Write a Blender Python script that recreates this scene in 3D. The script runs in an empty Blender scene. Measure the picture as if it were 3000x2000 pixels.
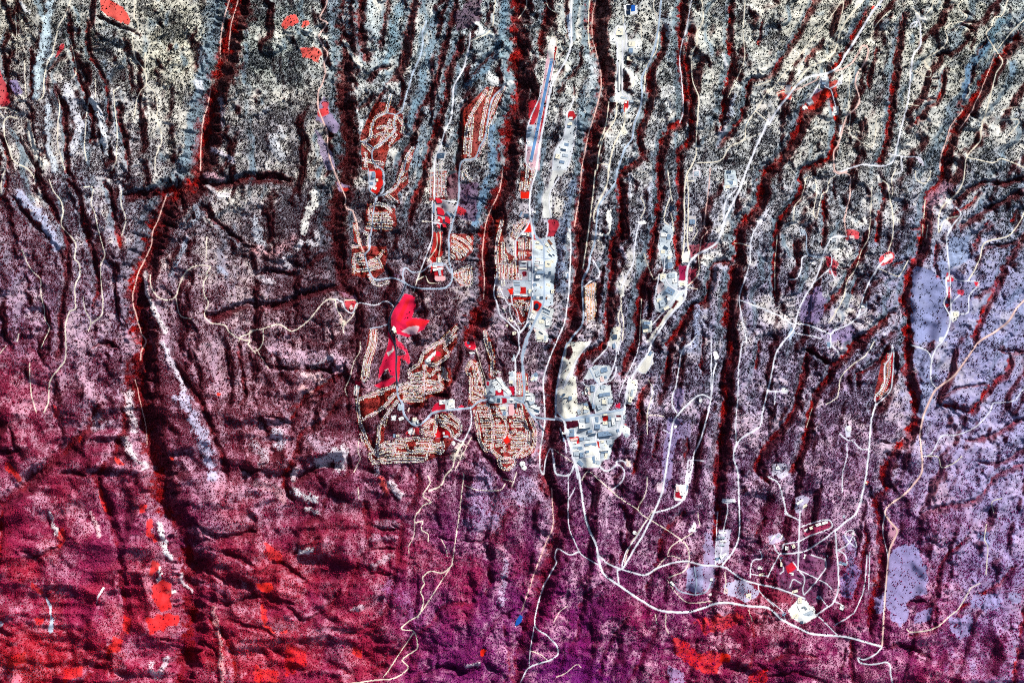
import bpy, math, random
import numpy as np
random.seed(7); rng = np.random.default_rng(11)
sc = bpy.context.scene
COL = sc.collection
S = 5.5                      # metres per map unit (the whole view is about 16.5 km wide)
def W2(x, y): return ((x-1500.0)*S, (1000.0-y)*S)

# ---------------------------------------------------------------- camera, sky, sun, exposure
cam_d = bpy.data.cameras.new('camera'); cam = bpy.data.objects.new('camera', cam_d); COL.objects.link(cam)
CAM_H = 90000.0
cam.location = (0, 0, CAM_H); cam.rotation_euler = (0, 0, 0)
cam_d.sensor_width = 36.0; cam_d.lens = 36.0*CAM_H/(3000*S)
cam_d.clip_start = 1000; cam_d.clip_end = 400000
sc.camera = cam
SUN_EL, SUN_AZ = math.radians(37), math.radians(38)      # azimuth clockwise from +Y (top of the view)
w = bpy.data.worlds.new('World'); sc.world = w; w.use_nodes = True
nt = w.node_tree; nt.nodes.clear()
sky = nt.nodes.new('ShaderNodeTexSky'); sky.sky_type = 'NISHITA'; sky.sun_disc = False
sky.sun_elevation = SUN_EL; sky.sun_rotation = SUN_AZ
bg = nt.nodes.new('ShaderNodeBackground'); bg.inputs['Strength'].default_value = 0.07
ow = nt.nodes.new('ShaderNodeOutputWorld')
nt.links.new(sky.outputs[0], bg.inputs[0]); nt.links.new(bg.outputs[0], ow.inputs[0])
sl = bpy.data.lights.new('sun', 'SUN'); sl.energy = 5.0; sl.angle = math.radians(0.5); sl.color = (1.0, 0.96, 0.90)
so = bpy.data.objects.new('sun', sl); COL.objects.link(so); so.location = (8000, 12000, 15000)
so.rotation_euler = (math.pi/2-SUN_EL, 0, math.pi-SUN_AZ)
vs = sc.view_settings; vs.view_transform = 'Standard'; vs.look = 'None'; vs.exposure = 0.25; vs.gamma = 1.0
sc.cycles.use_denoising = False; sc.cycles.filter_width = 1.0; sc.cycles.max_bounces = 3

# ---------------------------------------------------------------- helpers
def lin(c):
    c = np.asarray(c, float); return np.where(c <= 0.04045, c/12.92, ((c+0.055)/1.055)**2.4)
def HX(h, k=0.85):
    return tuple(lin([int(h[i:i+2], 16)/255 for i in (0, 2, 4)])*k)
FR = {}
for c in range(4):
    for r in range(4):
        sc_ = 1.792 if (r == 3 or (r == 2 and c == 3)) else 3.136
        FR['%d%d' % (c, r)] = (750*c, 500*r, 1/sc_)
FR['O'] = (0, 0, 3000/2352)
FR['S'] = (0, 0, 1.0)
FR['A'] = (1430, 620, 240/1075); FR['B'] = (1430, 800, 240/1075); FR['C'] = (1610, 1060, 240/1075)
FR['D'] = (1610, 1200, 270/1210); FR['E'] = (1040, 920, 300/1075); FR['F'] = (1040, 1140, 350/1206)
FR['G'] = (1340, 950, 300/1075); FR['H'] = (1340, 1150, 300/1075)
def P(s):
    out = []; f = None
    for t in s.split():
        if ':' in t:
            k, t = t.split(':'); f = FR[k]
            if not t: continue
        x, y = t.split(','); out.append((f[0]+float(x)*f[2], f[1]+float(y)*f[2]))
    return np.array(out)
def curve(p, step=3.0, jit=0.0):
    p = np.asarray(p, float)
    if len(p) < 2: return p
    q = np.vstack([2*p[0]-p[1], p, 2*p[-1]-p[-2]]); out = []
    for i in range(1, len(q)-2):
        L = np.linalg.norm(q[i+1]-q[i]); n = max(1, int(L/step)); t = np.linspace(0, 1, n, endpoint=False)[:, None]
        a, b, c, d = q[i-1], q[i], q[i+1], q[i+2]
        m1 = (c-a)*0.5; m2 = (d-b)*0.5
        for m in (m1, m2):
            l = np.linalg.norm(m)
            if l > L: m *= L/l
        out.append((2*t**3-3*t**2+1)*b+(t**3-2*t**2+t)*m1+(-2*t**3+3*t**2)*c+(t**3-t**2)*m2)
    out.append(p[-1:]); o = np.vstack(out)
    if jit:
        n = len(o); k = np.convolve(rng.normal(0, 1, n+8), np.ones(5)/5, 'same')[4:4+n]; k2 = np.convolve(rng.normal(0, 1, n+8), np.ones(5)/5, 'same')[4:4+n]
        o = o+np.stack([k, k2], 1)*jit
    return o
def sstep(a, b, x): t = np.clip((x-a)/(b-a), 0, 1); return t*t*(3-2*t)
_lat = rng.random((512, 512))
def vnoise(x, y, seed=0):
    x = x+seed*37.7; y = y+seed*91.3
    xi = np.floor(x).astype(np.int64); yi = np.floor(y).astype(np.int64); fx = x-xi; fy = y-yi
    fx = fx*fx*(3-2*fx); fy = fy*fy*(3-2*fy)
    a = _lat[yi & 511, xi & 511]; b = _lat[yi & 511, (xi+1) & 511]; c = _lat[(yi+1) & 511, xi & 511]; d = _lat[(yi+1) & 511, (xi+1) & 511]
    return (a+(b-a)*fx)*(1-fy)+(c+(d-c)*fx)*fy
def fbm(x, y, o=4, seed=0, g=0.5):
    t = 0; a = 1; n = 0
    for i in range(o): t = t+a*vnoise(x*2**i, y*2**i, seed+i*3); n += a; a *= g
    return t/n
def ridge(x, y, o=4, seed=0):
    t = 0; a = 1; n = 0
    for i in range(o): t = t+a*(1-np.abs(2*vnoise(x*2**i, y*2**i, seed+i*5)-1)); n += a; a *= 0.5
    return t/n

# ---------------------------------------------------------------- the map grid
X0, X1, Y0, Y1, GS = -150, 3150, -150, 2150, 2.0
gx = np.arange(X0, X1+1, GS); gy = np.arange(Y0, Y1+1, GS); NX, NY = len(gx), len(gy)
GX, GY = np.meshgrid(gx, gy)
GX = GX.astype(np.float64); GY = GY.astype(np.float64)
WN1 = fbm(GX/16, GY/16, 4, 50)-0.5; WN2 = fbm(GX/16, GY/16, 4, 60)-0.5
def box(p, R):
    x0 = max(0, int((p[:, 0].min()-R-X0)/GS)); x1 = min(NX, int((p[:, 0].max()+R-X0)/GS)+2)
    y0 = max(0, int((p[:, 1].min()-R-Y0)/GS)); y1 = min(NY, int((p[:, 1].max()+R-Y0)/GS)+2)
    return (slice(y0, max(y0+1, y1)), slice(x0, max(x0+1, x1)))
def dist(p, R, warp=0.0):
    sl_ = box(p, R); X = GX[sl_]+WN1[sl_]*warp; Y = GY[sl_]+WN2[sl_]*warp
    D = np.full(X.shape, 1e9); A = np.zeros(X.shape); SD = np.zeros(X.shape); s0 = 0
    for i in range(len(p)-1):
        ax, ay = p[i]; bx, by = p[i+1]; dx, dy = bx-ax, by-ay; L2 = dx*dx+dy*dy+1e-9; L = math.sqrt(L2)
        sub = box(p[i:i+2], R+warp)
        ys = slice(max(0, sub[0].start-sl_[0].start), max(0, sub[0].stop-sl_[0].start)); xs = slice(max(0, sub[1].start-sl_[1].start), max(0, sub[1].stop-sl_[1].start))
        x = X[ys, xs]; y = Y[ys, xs]
        if x.size == 0: s0 += L; continue
        t = np.clip(((x-ax)*dx+(y-ay)*dy)/L2, 0, 1); ex = x-ax-t*dx; ey = y-ay-t*dy; d = np.sqrt(ex*ex+ey*ey)
        m = d < D[ys, xs]
        D[ys, xs][m] = d[m]; A[ys, xs][m] = (s0+t*L)[m]; SD[ys, xs][m] = np.sign(dx*ey-dy*ex)[m]; s0 += L
    return sl_, D, A, SD
def inpoly(p, warp=0.0, pad=4):
    sl_ = box(p, pad+warp); X = GX[sl_]+WN1[sl_]*warp; Y = GY[sl_]+WN2[sl_]*warp
    m = np.zeros(X.shape, bool); n = len(p)
    for i in range(n):
        ax, ay = p[i]; bx, by = p[(i+1) % n]
        if ay == by: continue
        m ^= ((ay > Y) != (by > Y)) & (X < (bx-ax)*(Y-ay)/(by-ay)+ax)
    return sl_, m
def pt_in(p, x, y):
    c = False; n = len(p)
    for i in range(n):
        ax, ay = p[i]; bx, by = p[(i+1) % n]
        if (ay > y) != (by > y) and x < (bx-ax)*(y-ay)/(by-ay)+ax: c = not c
    return c
def blur(a, n=1):
    for _ in range(n):
        b = a.copy(); b[1:-1] = (a[:-2]+2*a[1:-1]+a[2:])/4; a = b.copy(); a[:, 1:-1] = (b[:, :-2]+2*b[:, 1:-1]+b[:, 2:])/4
    return a
# canyons: (path, half width, depth, redness of the bottom)
CAN = [
 ('00:2170,-150 2160,0 2070,400 1990,700 1920,950 1860,1250 1800,1568 01:1750,150 1530,250 1410,560 1350,750 1270,930 1230,1060 1240,1250 1300,1568 02:1280,180 1240,350 1290,600 1350,850 1400,1050 1460,1200 1480,1350 1530,1568 03:960,80 990,250 985,400 1000,550 985,680 960,800 940,960', 46, 34, 0.75),
 ('10:780,-150 790,0 800,500 780,900 830,1300 800,1568 11:720,300 690,500 720,700 760,950 830,1120', 34, 17, 0.1),
 ('01:1150,230 1500,175 1750,120 2000,125 2200,80 2352,50 11:0,80 150,60 300,90', 15, 15, 0.15),
 ('11:790,1060 600,1090 450,1130 300,1200 150,1240 0,1230 01:2300,1210 2100,1290 1950,1350 1880,1300', 14, 13, 0.1),
 ('11:660,740 500,840 420,940 300,960 150,920 0,950', 10, 9, 0.05),
 ('01:2352,720 2250,680 2000,480 1850,330 1700,520', 9, 8, 0.15),
 ('01:130,240 270,450 430,600 560,760 590,900', 9, 8, 0.1),
 ('01:380,180 480,350 600,600 620,830 600,1050 560,1300 550,1568 02:520,150', 13, 10, 0.25),
 ('01:640,100 720,220 760,450 830,700 880,900 900,1100 850,1230', 12, 10, 0.45),
 ('01:960,100 1020,250 1050,450 1090,600 1120,700', 11, 8, 0.6),
 ('00:640,150 650,400 700,650 740,780 800,900 850,1100 830,1300', 9, 7, 0.5),
 ('00:800,200 810,480 900,620 980,800 1000,1000 1000,1150', 9, 7, 0.5),
 ('00:500,800 560,950 600,1150 600,1350 620,1568 01:680,80', 11, 8, 0.3),
 ('00:60,300 30,500 60,700', 9, 6, 0.1),
 ('00:290,450 280,700 300,850', 8, 5, 0.3),
 ('00:600,500 450,650 440,850', 7, 5, 0.2),
 ('00:1090,950 1100,1100 1140,1300 1180,1568', 10, 7, 0.45),
 ('00:1270,880 1290,1100 1300,1300', 6, 4, 0.2),
 ('00:1150,350 1180,600 1210,850', 8, 5, 0.1),
 ('00:900,160 1050,230 1200,290 1280,330', 7, 9, 0.0),
 ('00:0,1250 60,1400 100,1568', 10, 7, 0.4),
 ('00:180,1300 260,1420 330,1568', 7, 6, 0.3),
 ('01:60,0 70,120 40,220 0,260', 9, 6, 0.7),
 ('10:960,-100 960,0 940,200 970,400 1010,550', 15, 10, 0.25),
 ('10:1210,-50 1190,150 1150,350 1130,450', 11, 7, 0.25),
 ('10:1450,-80 1430,100 1400,250 1370,450 1310,650 1230,760', 16, 12, 0.15),
 ('10:1180,820 1100,950 1020,1150', 9, 8, 0.3),
 ('10:1340,750 1340,900 1300,980', 8, 6, 0.4),
 ('10:1830,-50 1800,150 1740,350 1700,500 1640,750 1560,900 1480,1030 1460,1200 1400,1330 1330,1500 11:1290,80', 13, 11, 0.15),
 ('10:1870,350 1860,450 1760,650 1740,850 1710,1000 1640,1220 1560,1450 11:1530,50 1480,200 1430,330 1400,450', 14, 12, 0.5),
 ('10:1960,900 1890,1020 1870,1200 1850,1568', 9, 8, 0.3),
 ('10:2150,50 2120,250', 8, 6, 0.3),
 ('10:1330,1250 1250,1300 1150,1400', 8, 8, 0.0),
 ('10:2250,400 2100,560 1960,720', 8, 12, 0.0),
 ('10:1750,50 1640,180 1590,260', 7, 12, 0.0),
 ('10:1230,610 1120,640 1010,740', 7, 11, 0.0),
 ('10:1080,870 1000,960 930,1020', 7, 10, 0.0),
 ('20:60,-150 50,0 25,250 40,450 15,620 50,800 20,1000 10:2310,1150 2300,1300 2280,1568 11:2260,100 2230,200 2130,400 2105,600 2090,900 2110,1000 2080,1200 2030,1260 2000,1400 1930,1568', 36, 24, 0.65),
 ('20:300,-100 310,100 270,300 250,500', 16, 8, 0.55),
 ('20:770,-150 760,0 740,200 760,400 820,650 840,850 790,1050 730,1250 690,1450 680,1568 21:660,100 620,300 610,500 600,700 590,900 565,1200 520,1400 450,1568 22:400,100 350,300 345,500 350,650 320,850 290,1050 290,1300 370,1450 420,1568 23:240,50 215,150 165,330 120,480 70,620 30,760 20,880', 33, 26, 0.35),
 ('20:640,450 600,620 470,780 430,860', 6, 7, 0.3),
 ('20:560,780 570,880', 5, 5, 0.5),
 ('20:480,-50 500,200 510,350', 8, 5, 0.1),
 ('20:1400,250 1370,450 1260,650 1260,850 1240,1000 1180,1150 1160,1300 1180,1450 21:985,30 1000,300 990,500 970,590 910,650 910,900 890,1100 870,1300 850,1568 22:630,150 600,300', 15, 13, 0.7),
 ('20:1560,-80 1560,0 1530,300 1540,500 1560,700 1580,900 1560,1100 1450,1180 1380,1300 1340,1500 21:1350,200 1330,400 1290,600 1260,800 1250,900 1190,1000 1150,1300 1120,1568 22:1050,150 1000,300', 16, 13, 0.6),
 ('20:1640,250 1600,500 1620,800 1640,1000 1620,1300 1560,1350 1520,1450 21:1530,100 1530,350 1500,600 1520,800 1500,900', 12, 9, 0.7),
 ('20:2010,-50 1990,200 1980,400 2010,550 1970,750 1930,950 1920,1200', 13, 9, 0.75),
 ('20:2300,200 2270,300 2260,400', 7, 5, 0.9),
 ('20:2352,700 2260,730 2170,750 2150,900 2100,1080 1980,1250 1880,1350', 10, 11, 0.75),
 ('30:450,-50 350,150 250,350 180,450 60,650 0,720', 11, 8, 0.5),
 ('30:900,120 780,330 690,480 600,620', 13, 8, 0.9),
 ('30:470,400 400,480 330,560', 7, 5, 0.4),
 ('30:560,820 600,1000 620,1150 590,1300 550,1450 31:300,0 290,150 230,280 160,350 100,470 60,600 60,800 40,1000 60,1200', 13, 12, 0.75),
 ('30:520,850 430,960 320,1020 260,1200 160,1380 60,1500 21:2300,50 2260,300 2130,450 2060,560 2060,800 2010,950 1990,1200 1970,1400 22:2010,0 2000,150 1950,300 1955,500 1920,800 1900,1050 1880,1250 1880,1450 23:1080,40 1050,150', 22, 17, 0.75),
 ('21:2020,830 1900,845 1840,900 1800,1100 1770,1200 1650,1250 1560,1380 1500,1500 1440,1568 22:1440,100 1400,350', 14, 15, 0.7),
 ('22:1250,380 1180,480 1165,650 1150,800', 13, 10, 0.7),
 ('22:1180,860 1150,980 1135,1100 1100,1210', 9, 9, 0.9),
 ('22:1340,780 1310,950 1300,1050', 7, 6, 0.6),
 ('21:1700,830 1700,900', 6, 6, 0.2),
 ('22:1760,-50 1735,150 1740,300', 8, 6, 0.6),
 ('22:2270,0 2235,250', 7, 5, 0.6),
 ('22:1620,880 1600,1000 1580,1100', 7, 6, 0.6),
 ('22:1340,480 1350,560', 6, 6, 0.5),
 ('32:200,70 175,200 150,290 120,380 50,470 0,530 22:2240,1100 2260,1230 2352,1290', 12, 10, 0.8),
 ('31:1210,1270 1020,1400 900,1500 780,1568 32:400,70 335,125 300,200 240,280 220,340 190,500 160,600 120,680', 14, 14, 0.75),
 ('32:200,50 260,75 300,110 335,125', 9, 14, 0.1),
 ('32:620,30 570,110 500,150 465,165 465,240', 8, 11, 0.8),
 ('30:2280,350 2100,560 2000,700 1900,900 1760,1080 1660,1300 1600,1500 31:1610,30 1590,110 1460,260 1430,450 1390,700 1310,900 1270,1050 1250,1200 1270,1350 1255,1568 32:725,100 722,190 765,300 772,380 740,470 670,550 620,640 590,700 610,770 560,830 33:575,60 590,150 590,250 565,400 535,500 530,620', 21, 17, 0.8),
 ('30:2000,370 1860,600 1870,620 1800,850 1740,980', 10, 13, 0.0),
 ('30:1620,650 1580,850 1530,950 1450,980 1350,1130', 10, 10, 0.85),
 ('30:1520,560 1480,650', 5, 6, 0.2),
 ('30:1530,900 1450,920 1370,900', 5, 8, 0.0),
 ('30:1240,150 1200,300 1160,600 1130,900 1100,1150 1060,1350 1000,1500', 14, 10, 0.7),
 ('30:1000,450 920,700 910,800', 8, 6, 0.5),
 ('30:1880,150 1780,120', 5, 10, 0.0),
 ('30:1900,200 1780,210', 5, 10, 0.0),
 ('30:1900,280 1770,240 1700,290', 5, 9, 0),
 ('30:1800,400 1690,480 1600,490 1530,530', 6, 10, 0.0),
 ('30:1560,720 1500,730', 4, 7, 0),
 ('30:1540,800 1490,800', 4, 7, 0),
 ('30:1130,130 1060,200', 6, 9, 0.1),
 ('31:1020,50 1060,250 1010,400 995,650', 10, 8, 0.85),
 ('31:510,180 510,500 485,700', 9, 7, 0.8),
 ('31:590,80 600,260', 5, 4, 0.7),
 ('31:230,650 235,780 265,850', 5, 5, 0.9),
 ('31:880,600 850,750 760,880 650,1100 560,1200 500,1300', 10, 10, 0.5),
 ('31:820,980 770,1120', 6, 5, 0.7),
 ('31:650,890 750,900 800,850', 5, 8, 0),
 ('31:2352,60 2150,120 1950,110 1800,200 1700,290', 9, 11, 0.2),
 ('31:2352,170 2050,330 1880,430 1750,520', 10, 11, 0.1),
 ('31:1930,200 1850,300 1700,400', 7, 5, 0.6),
 ('31:2280,650 2150,690 1990,700', 6, 9, 0.1),
 ('31:2010,480 1930,600 1885,720', 8, 6, 0.7),
 ('31:2352,560 2240,760 2150,900 2050,1150 1960,1300 1900,1450 1870,1568', 14, 8, 0.65),
 ('31:2280,360 2230,470', 6, 5, 0.8),
 ('31:2160,980 2000,1100 1850,1180', 7, 8, 0.1),
 ('31:1540,650 1520,850 1560,1000', 8, 6, 0.8),
 ('31:1300,800 1130,870', 6, 9, 0.5),
 ('31:1400,520 1300,530', 6, 8, 0.1),
 ('32:1344,50 1260,60 1210,40', 8, 7, 0.2),
 ('32:1270,80 1250,160 1170,230 1110,300 1060,370 1020,355 900,330', 12, 11, 0.65),
 ('32:1160,225 1080,230 1000,240 900,290', 5, 7, 0.0),
 ('32:1344,390 1200,480 1100,510 1030,515', 9, 9, 0.2),
 ('32:1344,560 1200,640 1100,630', 9, 9, 0.1),
 ('32:1344,640 1200,690 1150,750 1080,830 900,870 800,896', 12, 7, 0.3),
 ('32:700,540 620,530 590,520', 5, 9, 0.0),
 ('32:640,800 560,820', 5, 8, 0.0),
 ('32:760,480 740,470 680,510', 4, 7, 0.0),
 ('33:1290,280 1200,380 1100,440 1020,500 970,620', 12, 5, 0.65),
 ('33:1360,480 1320,650 1290,896', 18, 8, 0.6),
 ('33:830,470 750,470 720,490', 6, 7, 0.1),
 ('33:880,500 860,620 740,640', 8, 6, 0.4),
 ('33:1040,130 960,200 900,280 880,400', 9, 6, 0.5),
 ('33:440,896 430,760 440,650', 12, 7, 0.5),
 ('33:850,760 700,700 620,710', 9, 5, 0.2),
 ('02:890,590 840,750 740,880 600,1000 450,1130 300,1250 200,1350 0,1500', 22, 13, 0.35),
 ('02:1170,200 1170,350 1150,600 1140,800 1010,1100 870,1220 910,1320 960,1450 1000,1568 03:590,60 620,150 640,250 650,400 665,600 600,700 530,800 430,896', 18, 11, 0.5),
 ('02:1560,150 1700,350 1860,600 1960,850 2050,1100 2080,1250', 13, 10, 0.25),
 ('02:100,800 130,950 170,1000 0,1010', 10, 8, 0.1),
 ('02:550,1230 650,1200 800,1240', 9, 10, 0.1),
 ('03:20,-40 10,150 0,300', 9, 5, 0.9),
 ('03:120,200 200,230 300,180', 8, 8, 0),
 ('02:850,60 950,10 1080,60', 8, 10, 0.1),
 ('02:2190,0 2210,200 2250,450 2230,560', 9, 7, 0.3),
 ('02:2200,1150 2300,1200 2352,1180 12:100,1120', 10, 9, 0.05),
 ('12:820,230 700,280 560,250 450,270', 9, 12, 0.05),
 ('12:790,290 620,400 450,500 380,600 330,700', 11, 9, 0.55),
 ('12:800,480 620,720 430,830 380,1000 300,1150 250,1300 350,1450', 14, 8, 0.55),
 ('12:780,1160 680,1130 560,1150 450,1220 350,1280', 11, 13, 0.05),
 ('12:600,300 540,430', 6, 8, 0.0),
 ('12:100,680 200,700 330,760', 8, 8, 0),
 ('12:0,700 60,720 100,850', 8, 7, 0),
 ('12:30,130 150,240 400,260', 9, 7, 0.2),
 ('12:700,450 400,560 150,700', 9, 5, 0.2),
 ('12:820,200 820,450 850,700', 8, 5, 0.1),
 ('12:820,950 850,1200 700,1300 600,1568', 10, 6, 0.2),
 ('12:1750,500 1580,500 1500,590 1380,640', 10, 12, 0.0),
 ('12:1880,0 1850,200 1780,400', 11, 10, 0.1),
 ('12:2000,100 2080,330 2100,430', 8, 7, 0.2),
 ('12:2000,850 2060,1000 2150,1100 2300,1300 2352,1340', 12, 9, 0.1),
 ('12:1700,1050 1850,1000', 5, 4, 0.6),
 ('12:1090,1500 1200,1400 1350,1150', 10, 5, 0.2),
 ('12:1400,1568 1480,1350 1500,1150', 12, 5, 0.4),
 ('03:900,0 1000,50 1150,130 1344,100', 12, 11, 0.05),
 ('03:985,240 1100,190 1250,240 1344,290', 10, 9, 0.15),
 ('03:970,300 1080,300 1200,380', 9, 7, 0.3),
 ('03:1010,420 1100,460 1240,480 1344,430 13:150,480 230,560', 12, 11, 0.05),
 ('03:1100,560 1180,640 1230,750 1240,896', 13, 8, 0.8),
 ('03:1180,560 1300,590 1344,600 13:90,640', 9, 7, 0.2),
 ('03:1000,650 1080,680 1140,740', 9, 6, 0.2),
 ('03:800,800 860,820', 8, 7, 0),
 ('03:830,340 860,350', 5, 6, 0),
 ('03:850,660 930,680', 8, 7, 0.1),
 ('13:30,320 130,270 250,350', 13, 14, 0.0),
 ('13:30,430 120,460 200,480', 10, 11, 0.1),
 ('13:230,600 330,540 400,470 440,420', 12, 9, 0.2),
 ('13:200,220 280,170 330,130', 9, 8, 0.1),
 ('13:250,820 400,800 500,850', 12, 6, 0.4),
 ('13:600,80 750,90 720,60', 6, 7, 0.1),
 ('13:610,190 740,190', 6, 7, 0.1),
 ('13:600,320 730,320', 5, 6, 0.1),
 ('13:570,-50 590,150 540,260 480,420', 16, 6, 0.3),
 ('13:760,60 740,260 690,500 600,640', 13, 6, 0.3),
 ('13:1320,0 1230,150 1220,400 1130,480 1000,490 900,600 780,700 620,830', 13, 8, 0.3),
 ('13:960,130 1050,150 1180,150 1230,120', 4, 6, 0),
 ('13:880,850 1000,810 1130,830 1200,700', 13, 11, 0.1),
 ('13:1344,520 1260,560 1160,700', 10, 9, 0.1),
 ('13:1300,600 1330,800 1300,896', 12, 5, 0.5),
 ('13:450,640 560,620 640,560', 8, 6, 0.1),
 ('13:620,830 700,760 800,700', 8, 5, 0.3),
 ('23:600,560 530,640 480,740 460,850', 10, 8, 0.3),
 ('23:350,500 400,420 470,370', 8, 7, 0.3),
 ('23:350,540 340,650 250,800', 9, 5, 0.2),
 ('23:760,600 700,720 600,896', 12, 5, 0.3),
 ('23:590,-40 600,100 560,260', 8, 5, 0.5),
 ('23:700,400 760,250 800,100 900,0', 12, 6, 0.5),
 ('23:1270,550 1260,700 1250,800 1200,830', 9, 5, 0.4),
 ('23:1150,830 1250,800 1344,820', 8, 5, 0.1),
 ('23:1330,30 1270,120', 10, 8, 0.9),
 ('33:0,780 100,740 250,760', 9, 5, 0.3),
 ('33:0,860 150,840 300,896', 9, 5, 0.3),
 ('33:500,60 510,150 490,250 470,380 450,450', 9, 6, 0.7),
]
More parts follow.
